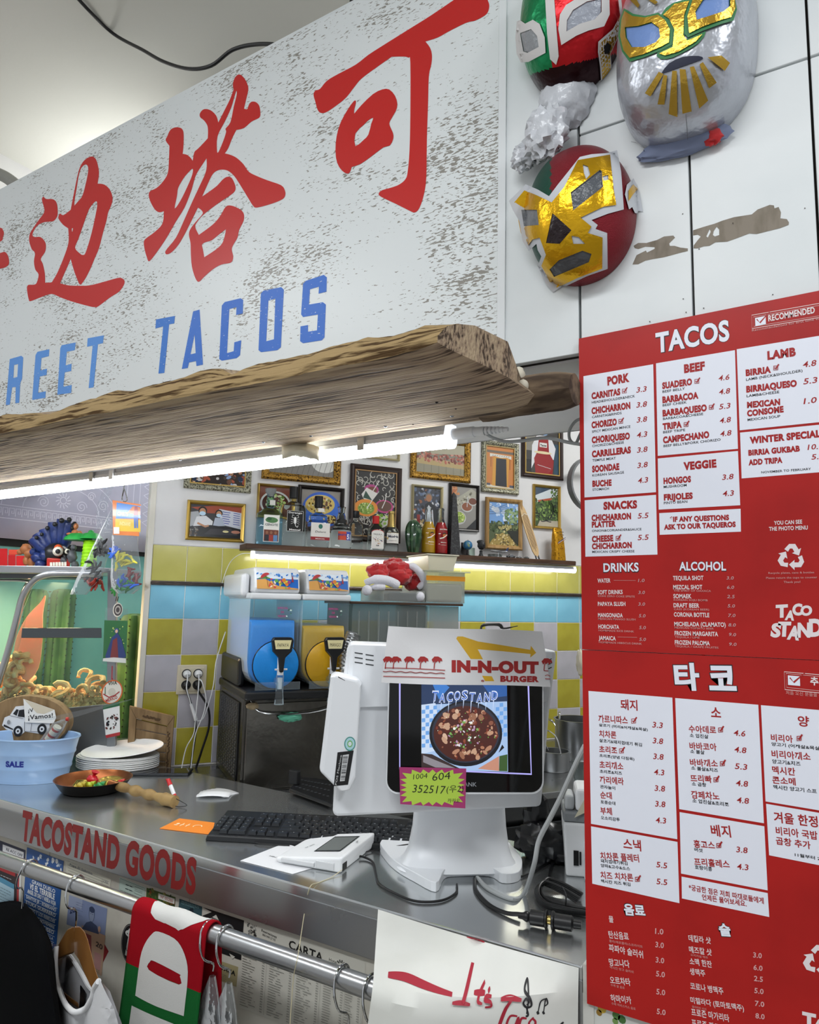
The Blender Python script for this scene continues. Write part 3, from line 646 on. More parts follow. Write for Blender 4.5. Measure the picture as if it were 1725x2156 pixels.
T1(a,[('1.0',388,1686,424,1686,19),('3.0',389,1754,426,1754,19),('3.0',389,1820,427,1820,19),('5.0',392,1886,429,1887,19),('5.0',394,1953,431,1954,19),('5.0',395,2020,432,2021,19),('3.0',890,1672,930,1672,19),('6.0',892,1725,932,1725,19),('2.5',893,1777,935,1778,19),('5.0',896,1830,937,1831,19),('7.0',898,1884,940,1885,19),('8.0',900,1938,942,1939,19),('9.0',902,1992,943,1994,19),('9.0',903,2047,946,2049,19)],c1_,'c99a9c',.01,.2)
a.line(o1([(250,1676),(375,1677)]),.0005,'d79f9c'); a.line(o1([(272,1998),(383,2000)]),.0005,'d79f9c')
a.build('white_print',m1,MPR)['kind']='stuff'
def stamp(m1,o1,q,box,chk,t,conv):
 a=A_menu(); a.n=6; a.line(o1(q),.0012,'e5c6c4',closed=True); q2=[(q[0][0]+ 10,q[0][1]+ 10),(q[1][0],q[1][1]+ 12),(q[2][0],q[2][1]- 9),(q[3][0]+ 10,q[3][1]- 12)]
 a.line(o1(q2),.0006,'e5c6c4',closed=True); a.poly(o1(box)[::-1],WHP); a.line(o1(chk),[.002,.003,.0008],'a8211f'); T1(a,[t],conv,'e9dcdc',.03); a.build('recommended_stamp',m1,MPR)
stamp(m1,o1,[(1033,172),(1580,76),(1580,158),(1035,248)],[(1052,188),(1112,176),(1114,222),(1054,234)],[(1062,195),(1080,215),(1145,140)],('RECOMMENDED',1128,208,1392,160,36),c1_)
def recycle(m1,x,y,r,sk=1.0):
 a=A_menu(); a.n=6
 for k in range(3):
  t=k*2.094
  pts=[(-.50,.62),(-.16,.98),(.28,.98),(.52,.60),(.70,.70),(.55,.18),(.05,.34),(.22,.42),(.08,.66),(-.10,.66),(-.24,.44)]
  pts=[(p[0]*.95,p[1]- .06) for p in pts]
  pts=[(x+ r*(p[0]*math.cos(t)- p[1]*math.sin(t)),y- r*.98*(p[0]*math.sin(t)+ p[1]*math.cos(t))+ sk*(p[0]*math.cos(t)- p[1]*math.sin(t))*r) for p in pts]
  a.poly(pts[::-1],'e6dcde')
 a.build('recycling_arrows',m1,MPR)
recycle(m1,1200+ 1258*.371,600+ 1545*.371,31,.0)
def logo(m1,ox,oy,s,sl):
 a=A_menu(); a.n=6
 for ch,x,y,w,h,an in [('T',0,100,62,80,.16),('A',50,112,48,62,-.1),('C',95,88,52,72,.2),('O',142,90,60,62,.25),('S',-32,208,50,88,-.1),('T',10,206,66,92,.06),('A',62,222,62,88,-.12),('N',122,212,66,92,.1),('D',190,208,70,110,.18)]:
  u,v=a.uv(ox+ x*s,oy+ y*s+ sl*x*s); u2,_=a.uv(ox+ (x+ w)*s,oy+ y*s); a.n=6+ (x % 3)
  _,v2=a.uv(ox+ x*s,oy+ (y- h)*s); a.text(ch,u,v,abs(v2- v)*.92,'e6dcde',(u2- u)*1.12,.055,.12,ang=an*.5)
 a.build('shop_logo',m1,MPR)
logo(m1,1200+ 1170*.371,600+ 1790*.371,.371,0)
tl,bl=ony(1226,1367.6,YM),ony(1236.3,2113,YM)
tr=br- V((0,0,.0008)); b2=bl+ V((.50,0,.50*math.sin(R(.5))))
tl.z-= .0008
m2=menu('menu_board','red and white taco menu in Korean, the lower of the two on the right wall',[bl,b2,tr,tl],bl.z)
ORG[m2.name]=m2.location.copy()
sc2=.37393; o2=lambda d:[(x*sc2+ 1200,y*sc2+ 1350) for x,y in d]; c2_=(sc2,1200,1350)
a=A_menu()
for q in [[(106,280),(578,318),(606,1115),(120,1028)],[(120,1042),(607,1130),(618,1475),(127,1365)],[(594,320),(1062,358),(1094,1025),(617,945)],[(619,962),(1096,1042),(1115,1403),(627,1308)],
   [(630,1325),(1115,1418),(1124,1553),(632,1448)],[(1077,360),(1600,404),(1600,985),(1103,902)],[(1106,915),(1600,1000),(1600,1300),(1123,1205)]]:
 a.poly(o2(q)[::-1],WHP); a.build('price_panel',m2,MPR); a=A_menu()
a.n=8
T1(a,[('돼지',288,386,383,392,60),('스낵',304,1170,404,1184,62),('소',797,426,853,430,55),('베지',800,1098,911,1106,66),('양',1286,478,1350,484,60),('겨울 한정',1152,1020,1400,1050,62),
 ('까르니따스',163,458,328,468,44),('치차론',166,540,263,549,40),('초리조',167,627,268,636,40),('초리께소',169,715,303,726,42),('까리에라',171,800,306,811,42),('순대',174,885,239,890,40),('부체',175,975,240,980,42),('치차론 플레터',175,1230,393,1246,44),('치즈 치차론',176,1337,360,1353,42),
 ('수아데로',672,514,826,522,42),('바바코아',677,610,829,618,42),('바바께소',680,703,836,710,42),('뜨리빠',683,792,802,799,42),('깜페차노',687,885,845,896,44),('홍고스',701,1162,820,1172,44),('프리홀레스',704,1262,903,1279,44),
 ('*궁금한 점은 저희 따께로들에게',672,1402,1094,1480,34),('언제든 물어보세요.',747,1457,998,1496,34),('비리아',1135,563,1258,573,42),('비리아께소',1139,656,1358,673,44),('멕시칸',1142,746,1272,758,44),('콘소메',1143,801,1274,813,42),('비리아 국밥',1163,1090,1398,1120,48),('곱창 추가',1163,1144,1358,1172,44)],c2_,DR,.022)
for x,y in [(360,450),(292,618),(850,500),(860,690),(824,780),(840,1150),(382,1340),(1292,547)]:checkbox(a,1200+ x*sc2,1350+ y*sc2,4.4)
a.build('dish_names',m2,MPR)['kind']='stuff'
a=A_menu(); a.n=8
T1(a,[('살코기 (머리&어깨살&목살)',165,482,440,510,20),('살코기&돼지껍데기 튀김',167,568,407,594,20),('초리조(양념 다짐육)',168,655,365,676,21),('초리조&치즈',170,742,295,754,20),('관자놀이',172,828,257,838,20),('토종순대',175,914,258,924,20),('오소리감투',176,1003,283,1016,21),('돼지껍데기튀김',176,1246,327,1262,20),('양파&고수&소스',176,1272,341,1292,20),('멕시칸 치즈 튀김',178,1360,343,1380,20),
 ('소 업진살',677,540,782,549,22),('소 볼살',680,630,760,638,22),('소 볼살&치즈',685,724,836,739,22),('소 곱창',689,813,770,821,22),('소 업진살&초리조',692,908,897,932,23),('버섯',703,1183,750,1190,22),('호랑이콩',706,1283,803,1296,24),('양고기 (어깨살&목살)',1137,592,1420,619,24),('양고기&치즈',1141,688,1301,703,24),('멕시칸 양고기 스프',1148,832,1392,858,24),('11월부터 2월',1268,1211,1440,1240,20)],c2_,BK,.02)
P2=[('3.3',465,485,522,490),('3.8',467,574,524,580),('3.8',470,663,527,668),('4.3',474,751,531,756),('3.8',478,842,536,847),('3.8',481,930,538,935),('4.3',484,1022,542,1027),('5.5',488,1272,548,1280),('5.5',489,1367,549,1374),('4.6',922,530,988,537),('4.8',926,624,993,631),('5.3',930,718,998,725),('4.8',935,813,1003,820),('4.8',940,908,1008,916),('3.8',938,1187,1001,1194),('4.3',942,1283,1006,1290)]
T1(a,[(*p,33) for p in P2],c2_,DR,.012,.2); a.build('small_print',m2,MPR)['kind']='stuff'
a=A_menu()
T1(a,[('타',592,284,742,286,166),('코',784,282,948,286,150),('음료',308,1546,432,1556,72),('술',845,1664,916,1668,78)],c2_,BK,.06)
T1(a,[('타',596,278,738,280,155),('코',788,276,942,280,138),('음료',311,1542,429,1552,64),('술',848,1660,913,1664,70)],c2_,WHP,.04)
T1(a,[('물',222,1582,248,1586,36),('탄산음료',222,1672,335,1684,42),('파파야 슬러쉬',222,1745,415,1787,42),('망고나다',225,1828,340,1840,42),('오르차타',230,1928,345,1942,42),('하마이카',234,2030,350,2044,42),('데킬라 샷',672,1690,797,1706,38),('메즈칼 샷',675,1754,802,1772,38),('소맥 한잔',677,1820,803,1840,38),('생맥주',679,1878,766,1890,38),('코로나 병맥주',682,1960,868,1992,40),('미첼라다 (토마토맥주)',684,2044,985,2092,42),('프로즌 마가리타',688,2108,902,2146,42),('프로즌 팔로마',690,2168,880,2204,42)],c2_,'e3cfd0',.02)
T1(a,[('콜라/제로콜라/스프라이트',223,1694,412,1728,15),('멕시칸 망고 슬러쉬',226,1842,360,1870,15),('수제 쌀 음료',232,1942,310,1960,15),('수제 히비스커스 음료',236,2046,372,2078,15),('처음 오신 분들을 위한',1218,300,1450,318,22),('오리지널 맥주',682,1772,780,1790,14),('클라마토 비어',690,2064,770,2080,14)],c2_,'cd8480',.015)
T1(a,[('1.0',481,1647,528,1652,32),('3.0',482,1722,530,1729,32),('3.0',484,1808,532,1815,32),('5.0',486,1886,536,1894,32),('5.0',488,1987,538,1995,32),('5.0',490,2098,540,2107,32),('3.0',1033,1780,1082,1786,30),('6.0',1035,1850,1086,1857,30),('2.5',1038,1912,1088,1919,30),('5.0',1040,1980,1092,1988,30),('7.0',1043,2052,1096,2060,30),('8.0',1046,2122,1098,2130,30)],c2_,'d9a5a5',.02,.2)
a.build('white_print',m2,MPR)['kind']='stuff'
stamp(m2,o2,[(1208,172),(1600,205),(1600,310),(1212,272)],[(1228,192),(1296,198),(1298,252),(1230,246)],[(1240,205),(1262,232),(1348,158)],('추천',1355,247,1450,256,48),c2_)
recycle(m2,1200+ 1405*sc2,1350+ 1800*sc2,37,.12)
logo(m2,1200+ 1310*sc2,1350+ 2055*sc2,.42,.12)
# ================================================================ DRIFTWOOD SHELF, LOG, TUBE LAMP
WOOD=pm('driftwood','8c6f50',rough=.85,bump=(16,1.0,.006),var=('594230',11,.42,.62,6),stretch=(.07,1,1))
def wood_bands(mt,sc=150):
 nt=mt.node_tree; N=nt.nodes; Lk=nt.links; b=N['Principled BSDF']
 tc=N.new('ShaderNodeTexCoord'); mp=N.new('ShaderNodeMapping'); mp.inputs['Scale'].default_value=(.05,1,.6); Lk.new(tc.outputs['Object'],mp.inputs[0])
 n0=N.new('ShaderNodeTexNoise'); n0.inputs['Scale'].default_value=4; Lk.new(mp.outputs[0],n0.inputs[0])
 ad=N.new('ShaderNodeVectorMath'); ad.operation='MULTIPLY_ADD'; ad.inputs[1].default_value=(0,.16,.05); Lk.new(n0.outputs['Color'],ad.inputs[0]); Lk.new(mp.outputs[0],ad.inputs[2])
 w=N.new('ShaderNodeTexNoise'); w.inputs['Scale'].default_value=sc; w.inputs['Detail'].default_value=3; Lk.new(ad.outputs[0],w.inputs[0])
 w2=N.new('ShaderNodeTexNoise'); w2.inputs['Scale'].default_value=22; w2.inputs['Detail'].default_value=5; Lk.new(ad.outputs[0],w2.inputs[0])
 cr_=N.new('ShaderNodeValToRGB'); cr_.color_ramp.elements[0].position=.42; cr_.color_ramp.elements[0].color=(*lin('47392b'),1); cr_.color_ramp.elements[1].position=.58; cr_.color_ramp.elements[1].color=(*lin('b5a184'),1)
 e=cr_.color_ramp.elements.new(.475); e.color=(*lin('94806a'),1)
 mxn=N.new('ShaderNodeMath'); mxn.operation='MULTIPLY_ADD'; mxn.inputs[1].default_value=.55; Lk.new(w.outputs[0],mxn.inputs[0])
 m2_=N.new('ShaderNodeMath'); m2_.operation='MULTIPLY'; m2_.inputs[1].default_value=.45; Lk.new(w2.outputs[0],m2_.inputs[0]); Lk.new(m2_.outputs[0],mxn.inputs[2])
 Lk.new(mxn.outputs[0],cr_.inputs[0]); Lk.new(cr_.outputs[0],b.inputs['Base Color'])
 bp_=N.new('ShaderNodeBump'); bp_.inputs['Strength'].default_value=1; bp_.inputs['Distance'].default_value=.012; Lk.new(mxn.outputs[0],bp_.inputs['Height']); Lk.new(bp_.outputs[0],b.inputs['Normal'])
wood_bands(WOOD)
SAP=pm('pale_sapwood','9f8862',rough=.95,bump=(70,1.0,.008),var=('4c3a26',60,.5,.6,6),stretch=(.14,1,1.6),spec=.1)
def nzz(x,y,z):return noise.noise(V((x,y,z)))
mb=MB(); rings=[]; NX=260
for i in range(NX+ 1):
 f=i/NX; x=-3.3+ f*(3.3- .528)
 e1=nzz(x*3,1,0)*.016+ nzz(x*11,2,0)*.007+ nzz(x*40,3,0)*.002; e2=nzz(x*4,5,0)*.012+ nzz(x*16,6,0)*.007+ nzz(x*50,6,0)*.002
 dip=-.022*math.exp(-((x+ 1.02)/.035) ** 2)+ .008*math.exp(-((x+ 1.1)/.05) ** 2)- .018*math.exp(-((x+ 1.62)/.09) ** 2)
 prof=[(1.325,1.985),(1.22,1.982),(1.10,1.984),(1.0,1.983),(.93,1.983+ e2*.2),(.905+ e1*.5,1.987+ e2*.3),(.905+ e1*.7,2.0+ e2*.4),(.918+ e1*.8,2.018+ e2*.5),(.932+ e1,2.034+ e2+ dip*.7),(.958+ e1,2.05+ e2+ dip),(1.0,2.06+ dip*.3),(1.1,2.064),(1.325,2.062)]
 endf=max(0,(f- .97)/.03)
 ring=[]
 for (y,z) in prof:
  xx=x+ (1.0- (1.325- y)/.42)*.055*(1 if f > .9 else f/.9)
  xx-= max(0,y- 1.2)/.125*.10*max(0,(f- .9)/.1)
  if endf:z=2.022+ (z- 2.022)*(1- .22*endf ** 2); xx += nzz(y*60,z*60,3)*.004*endf
  ring.append(V((xx,y,z)))
 rings.append(ring)
mb.loft(rings)
for i,f_ in enumerate(mb.f):
 if len(f_) == 4 and f_[0] % 13 in (5,6,7,8):mb.m[i]=1
dw=single('driftwood_shelf',mb,[WOOD,SAP],'long weathered driftwood plank jutting out below the shop sign','wooden plank',org=(-2,1.325,1.985))
ORG[dw.name]=dw.location.copy()
scr=pm('screw_steel','8b8d90',rough=.3,metal=1)
for (x,y) in [(448,948),(555,930),(655,917),(952,875),(812,897),(380,968)]:
 p=onz(x,y,1.984); mb=MB(); mb.lathe([(.0008,-.0035),(.004,-.002),(.0045,0),(.0045,.003)],p,10); mb.box(p.x- .003,p.x+ .003,p.y- .0006,p.y+ .0006,p.z- .0038,p.z- .003); obj('screw',mb,scr,dw)
mb=MB()
for (x,y,r_) in [(886,728,.006),(920,845,.004),(960,858,.004),(870,892,.003)]:mb.ball(onz(x,y,1.985) if y > 800 else ony(x,y,.912),r_,8,6)
kn=obj('nail_hole',mb,pm('hole_black','0c0906',rough=1),dw); kn['kind']='stuff'
LOG=pm('grey_log','7d6a55',rough=.9,bump=(30,.9,.005),var=('413327',22,.45,.62),stretch=(.25,1,1))
mb=MB(); rr=[]
for i in range(14):
 x=-.66+ i*.205/13; k=1- (.5*max(0,(i- 11)/2) ** 2)*.35
 rr.append([V((x,1.312+ .042*k*math.cos(t)*(1+ .12*nzz(x*20,math.cos(t)*2,math.sin(t)*2)),2.02+ .038*k*math.sin(t)*(1+ .15*nzz(x*18,math.cos(t)*3,math.sin(t)*3)))) for t in [2*math.pi*j/28 for j in range(28)]])
mb.loft(rr); single('log_end',mb,LOG,'short round grey log end behind the right end of the driftwood plank','log',org=(-.55,1.34,1.98))
mb=MB(); mb.ball(ony(1092,790,1.30),(.014,.014,.017),14,10,dis=lambda d:.15*nzz(d.x*3,d.y*3,d.z*3)); mb.ball(ony(1102,812,1.265),(.011,.012,.012),12,8,dis=lambda d:.2*nzz(d.x*3,d.y*3,d.z*3))
single('foam_lump',mb,pm('foam','d3cdbc',rough=.8),'lump of pale filler squeezed between plank and log','filler')
LEDH=pm('led_housing','c9ccd2',rough=.35); LEDL=pm('led_tube','ffffff',emis=('f6faff',30))
def led(name,label,p0,p1,h=.05,w=.034,grp=None,frac=.55,n_=None,mt_=None):
 p0,p1=V(p0),V(p1); d=(p1- p0).normalized(); s_=d.cross(ZUP).normalized()
 if n_ is not None:s_=n_
 t=thing(name,label,'lamp',p0,grp); zt,zm=h/2,h/2- h*(1- frac)
 def sec(pr,e0=0,e1=0):return [[p0+ d*e0+ s_*a+ ZUP*b for a,b in pr],[p1+ d*e1+ s_*a+ ZUP*b for a,b in pr]]
 w2=w/2
 mb=MB(); mb.loft(sec([(-w2,zm),(w2,zm),(w2*.9,zm+ h*.2),(w2*.62,zm+ h*.25),(w2*.62,zt),(-w2*.62,zt),(-w2*.62,zm+ h*.25),(-w2*.9,zm+ h*.2)]),smooth=False); obj('housing',mb,LEDH,t)
 mb=MB(); ar=[(w2*.95*math.cos(q),zm- (h*frac- .002)*.98*math.sin(q) ** .8 if math.sin(q) > 0 else zm) for q in [math.pi*k/12 for k in range(13)]]
 mb.loft(sec(ar,.012,-.012)); obj('diffuser',mb,mt_ or LEDL,t)
 for q,sg_ in ((p0,1),(p1,-1)):
  mb=MB(); e=[(w2*1.08*math.cos(k),zm- h*frac*math.sin(k) ** .8 if math.sin(k) > 0 else zm) for k in [math.pi*j/12 for j in range(13)]]+ [(-w2*.7,zt),(w2*.7,zt)]
  mb.loft([[q+ s_*a+ ZUP*b for a,b in e],[q+ d*(.014*sg_)+ s_*a+ ZUP*b for a,b in e]]); obj('end_cap',mb,pm('led_cap','eef1f5',rough=.25,emis=('f6faff',1.0)),t)
 return t
tp0,tp1=V((-3.0,1.36,1.958)),V((-.752,1.36,1.966))
lp=led('led_tube_lamp','lit white tube lamp fixed along the back of the driftwood plank',tp0,tp1,.054,.036)
met=pm('clip_steel','a9acae',rough=.3,metal=1)
for (x,y) in [(192,998),(760,919),(233,1004)]:
 p=ony(x,y,1.338); mb=MB(); mb.box(p.x- .01,p.x+ .01,1.337,1.343,1.955,1.986)
 obj('clip',mb,met if x != 233 else WHT,lp,bevel=.001)
mb=MB(); e=ony(958,912,1.36); f_=ony(1010,908,1.36)
mb.tube([V((-.755,1.36,1.972)),V((-.70,1.36,1.972))],[.013,.012],12); mb.tube([V((-.705,1.36,1.972)),V((-.675,1.36,1.971))],.010,12)
for k in range(5):mb.tube([V((-.672+ k*.009,1.36,1.971- k*.0004)),V((-.667+ k*.009,1.36,1.971- k*.0004))],.0095- k*.0007,10)
mb.tube([V((-.70,1.36,1.972)),V((-.62,1.36,1.969))],.005,8)
obj('plug',mb,WHT,lp)
cable('lamp_cable',[V((-.628,1.36,1.969)),ony(1025,913,1.37),ony(1060,929,1.37),ony(1100,928,1.37),ony(1150,922,1.37),ony(1200,932,1.38),ony(1240,938,1.40)],.0036,GRY,'pale grey lamp cable running right from the tube lamp to the menus')
cable('looped_cable',[ony(1240,880,1.42),ony(1215,885,1.42),ony(1200,905,1.42),ony(1200,925,1.42),ony(1212,934,1.42),ony(1222,915,1.43),ony(1240,880,1.46)],.0034,GRY,'loop of pale cable at the left edge of the menus')
mb=MB()
def rag(u,v):
 x=594+ u*78; y=936+ v*30- 8*math.sin(u*3.1)+ 6*u
 return ony(x,y,1.325- .02*math.sin(v*3.1)*math.sin(u*3.1))+ V((0,0,.004*nzz(u*5,v*5,1)))
mb.grid(14,8,rag)
single('torn_tape',mb,pm('cream_tape','d5cfb9',rough=.5,bump=(60,.6)),'scrap of cream tape stuck over the tube lamp','tape',solid=.001)
# ================================================================ COUNTER
def steel(name,col='a9acae',rough=.22,sx=(1,1,1),sc=260,dirt=None):
 mt=pm(name,col,rough=rough,metal=.92,rv=(7,rough*.85,rough*1.2))
 return mt
ST_TOP=steel('counter_steel','d0d3d4',.19,(.02,1,1)); ST_LIP=steel('lip_steel','a5a7a9',.3,(.02,1,1)); ST=pm('brushed_steel','b4b6b8',rough=.28,metal=1); CHR=pm('chrome','c9cbcd',rough=.12,metal=1)
YL,YR=1.305,1.3478
mb=MB(); xl,xr=-3.3,-.462
def yf(x):return YL+ (YR- YL)*(x+ 2.4)/1.93
b=[V((xl,yf(xl),.925)),V((xr,yf(xr),.925)),V((xr,1.915,.925)),V((xl,1.915,.925))]
mb.hexa([q for q in b],[q+ V((0,0,.025)) for q in b])
ct=thing('counter','long stainless steel service counter with stickers and red lettering on its front lip','counter',(-1.6,1.6,0))
obj('worktop',mb,ST_TOP,ct,bevel=.003)
mb=MB(); b=[V((xl,yf(xl)- .0005,.843)),V((xr,yf(xr)- .0005,.843)),V((xr,yf(xr)+ .004,.843)),V((xl,yf(xl)+ .004,.843))]
mb.hexa(b,[q+ V((0,0,.083)) for q in b]); obj('front_lip',mb,ST_LIP,ct,bevel=.0012)
mb=MB(); mb.box(xl,xr,1.362,1.9,0,.924); obj('cabinet_body',mb,pm('cabinet_core','6d6a64',rough=.7),ct)
FP=pm('cream_front_panel','c9c6bb',rough=.6,var=('b3aea2',7,.45,.7),bump=(60,.15,.001))
for x0,x1 in ((-3.3,-2.12),(-2.12,-1.50),(-1.50,-.66),(-.66,xr)):
 mb=MB(); mb.box(x0+ .001,x1- .001,1.349,1.362,0,.90); obj('front_panel',mb,FP,ct,bevel=.001)
def lipart():
 ang=math.atan2(YR- YL,1.93); return Art(V((-2.4,YL- .0004,0)),V((math.cos(ang),math.sin(ang),0)),ZUP,V((math.sin(ang),-math.cos(ang),0)),px=True)
a=lipart(); k=640/1725
a.tx('TACOSTAND GOODS',43.5,1769,411,1886,64,'85201f',.05)
a.build('red_lettering',ct,PRINT)
# posters glued on the front
YP=1.3488
def poster(name,label,cat,quad,bg,draw=None,lift=0,group=None,mat=None):
 a=Art(V((0,YP- lift,0)),px=True,step=.00012); a.poly(quad[::-1] if True else quad,bg)
 us=[a.uv(*q) for q in quad]
 def W_(s,t):
  (x0,y0),(x1,y1),(x2,y2),(x3,y3)=quad
  return ((1- t)*((1- s)*x0+ s*x1)+ t*((1- s)*x3+ s*x2),(1- t)*((1- s)*y0+ s*y1)+ t*((1- s)*y3+ s*y2))
 a.W=W_
 if draw:draw(a,W_)
 return single(name,a.mb,mat or PRINT,label,cat,group)
def qtext(a,Wf,t,s0,t0,s1,t1,h,col,bold=0):
 p,q=Wf(s0,t0),Wf(s1,t1); a.tx(t,p[0],p[1],q[0],q[1],h,col,bold)
def qrect(a,Wf,s0,t0,s1,t1,col):a.poly([Wf(s0,t1),Wf(s1,t1),Wf(s1,t0),Wf(s0,t0)],col)
def qlines(a,Wf,s0,t0,s1,t1,n,col,w=.0008,rag=.3,seed=1):
 rg=random.Random(seed)
 for i in range(n):
  t=t0+ (t1- t0)*(i+ .5)/n; e=s1- (s1- s0)*rg.random()*rag; x=s0
  while x < e:
   x2=min(e,x+ rg.uniform(.03,.14)*1.0); a.line([Wf(x,t),Wf(x2,t)],w,col); a.n-= 1; x=x2+ .02
 a.n += 1
def d1(a,w):
 qrect(a,w,.35,.2,.95,.9,'e5e6ea'); qtext(a,w,'RE ACC OFF',.45,.55,.92,.6,6,'23263a',.02); qtext(a,w,'FORMATO LIBRE',.42,.85,.92,.88,4,'23263a',.02)
poster('flyer','navy flyer with a white text box under the left end of the counter','flyer',[(-20,1762),(54,1790),(53,1818),(-20,1792)],'262b45',d1)
def d1b(a,w):
 qrect(a,w,0,.12,.8,.3,'a2262b'); qlines(a,w,.05,.35,.7,.9,6,'d9dadd',.0014); qrect(a,w,.86,0,.93,1,'b9383a'); qrect(a,w,.93,0,1,1,'dcdcd8')
poster('flyer','dark flyer with a red edge, half hidden by the rail','flyer',[(-20,1796),(46,1822),(44,1920),(-20,1890)],'2a2024',d1b)
def d1c(a,w):qrect(a,w,0,0,1,.12,'4d8fb0'); qlines(a,w,.1,.2,.9,.95,11,'3d5766',.0012)
poster('flyer','pale blue flyer of handwritten lines at the far left edge','flyer',[(-20,1835),(30,1862),(28,1950),(-20,1930)],'a9cbdc',d1c,.0006)
def d2(a,w):
 a.scatter(60,*a.uv(*w(.1,.26)),*a.uv(*w(.95,.02)),.003,.009,['d6dde3','31588f','9fb4cc','e8ecee'],seed=3)
 a.ell(*a.uv(*w(.5,.2)),.014,.010,'27509a'); qtext(a,w,'CMLL',.38,.215,.62,.225,6,'dfe6ee',.02)
 qtext(a,w,'GRAN DUELO',.2,.36,.85,.365,8,'e4e9ee',.03)
 qtext(a,w,'VS EL TERRIBLE',.15,.43,.85,.435,12,'f0f2f4',.04); qtext(a,w,'ANGEL DE ORO Y NIEBLA ROJA',.1,.485,.9,.49,9,'e3e8ed',.04)
 for i,(t,h) in enumerate([('SANTOS JR - SOBERANO',7),('STUKA GUERRERO',8),('ELEGIDO Y LOS REBELDES',7),('SABADO DE NOVIEMBRE',7),('ARENA COLISEO',8),('BOLETOS EN TAQUILLA',6),('DOMINGO 17 HORAS',6)]):
  tt=.545+ i*.06; qrect(a,w,.05,tt- .04,.95,tt- .034,'c5d3e2'); qtext(a,w,t,.08,tt,.92,tt+ .005,h,'dfe7ef',.035)
poster('wrestling_poster','blue and white wrestling poster packed with Spanish lettering, behind the rail','poster',[(57,1784),(134,1813),(117,2012),(44,1975)],'2c5a9b',d2,.0009)
def d3(a,w):
 for i in range(5):a.line([w(.05,.2+ i*.15),w(.97,.2+ i*.15)],.0007,'3d3c38')
 a.line([w(.82,.2),w(.82,.8)],.0007,'3d3c38'); qtext(a,w,'Papa El Sabrito',.1,.18,.6,.18,5,'55606e'); qtext(a,w,'170',.85,.34,.95,.34,4,'55606e'); qrect(a,w,.04,.82,.5,.86,'26241f'); qtext(a,w,'TOTAL $ 170',.68,.95,.97,.97,6,'26241f',.02)
poster('sales_slip','ruled cream sales slip reading TOTAL, glued above the rail','receipt',[(137,1811),(234,1851),(229,1885),(141,1850)],'d2cfbf',d3,.0005)
def d4(a,w):
 qrect(a,w,0,0,.35,.35,'9fa9c4'); qtext(a,w,'20',.06,.62,.2,.5,12,'26335a',.03)
 u,v=a.uv(*w(.62,.38)); a.ell(u,v,.014,.021,'5b6784'); a.ell(u,v- .003,.011,.017,'8b96b0'); a.ell(u,v+ .012,.013,.008,'3c4662'); a.poly([w(.4,.98),w(.5,.72),w(.62,.62),(w(.78,.72)),w(.85,.98)],'46516f')
 for s_ in (-.004,.005):a.ell(u+ s_,v+ .001,.002,.001,'3b4560')
 a.ell(*a.uv(*w(.85,.8)),.006,.008,'c9a58e'); qlines(a,w,.2,.1,.4,.6,6,'6b7798',.0006)
poster('banknote','blue banknote marked 20 with a portrait, above the wooden hanger','banknote',[(146,1884),(226,1913),(221,1972),(140,1946)],'8390b3',d4,.0004)
def d5(a,w):
 qrect(a,w,.1,.15,.4,.85,'8e4b4a'); qtext(a,w,'20',.6,.35,.92,.38,11,'3a2c2c',.03); qrect(a,w,.55,.5,.9,.9,'b98a86'); qlines(a,w,.1,.88,.9,.97,2,'4a6a4d',.0008)
poster('banknote','pinkish brown banknote marked 20, right of the wooden hanger','banknote',[(172,1948),(222,1970),(214,2055),(180,2036)],'b7977f',d5,.0008)
poster('red_sticker','plain dark red angular sticker peeking out beside the pinkish banknote','sticker',[(213,1975),(229,2003),(214,2032),(202,2000)],'8c2226',None,.0002)
def d6(a,w):
 a.line([w(.03,.06),w(.97,.06),w(.97,.95),w(.03,.95)],.0008,'38484a',closed=True);
 for t in (.3,.55):a.line([w(.6,t- .12),w(.9,t- .12),w(.9,t+ .05),w(.6,t+ .05)],.0008,'38484a',closed=True); qlines(a,w,.25,t- .08,.55,t+ .04,1,'2c3a3c',.0022)
 qlines(a,w,.05,.7,.95,.9,2,'2c3a3c',.0009,0)
poster('order_form','pale green printed form with empty boxes under the word GOODS','form',[(252,1847),(307,1869),(303,1902),(250,1881)],'b7c9bf',d6)
def d7(a,w):
 a.scatter(80,*a.uv(*w(.02,.98)),*a.uv(*w(.98,.02)),.003,.008,['3c5226','6b6a2c','7d4a22','2c3d1d','8a8f53'],seed=5); qrect(a,w,.42,.1,.98,.42,'d8d6cf'); qtext(a,w,'Nº 05200',.5,.33,.92,.36,6,'a03a3a',.01); qtext(a,w,'$100',.55,.92,.85,.95,7,'c9d0a8',.02)
poster('lottery_ticket','leafy green ticket with a red serial number on white','ticket',[(309,1869),(370,1889),(367,1924),(307,1903)],'465a2a',d7)
def d8(a,w):
 a.poly([w(.3,.9),w(.5,.3),w(.62,.25),w(.7,.9)],'1c2b36'); a.poly([w(.5,.5),w(.6,.5),w(.6,.7),w(.5,.7)],'9fc0c4'); qlines(a,w,.1,.05,.9,.25,3,'7fa8ad',.0012)
poster('lantern_picture','teal picture card of a lantern between green ticket and black card','picture card',[(378,1892),(426,1909),(424,1946),(374,1930)],'35545c',d8)
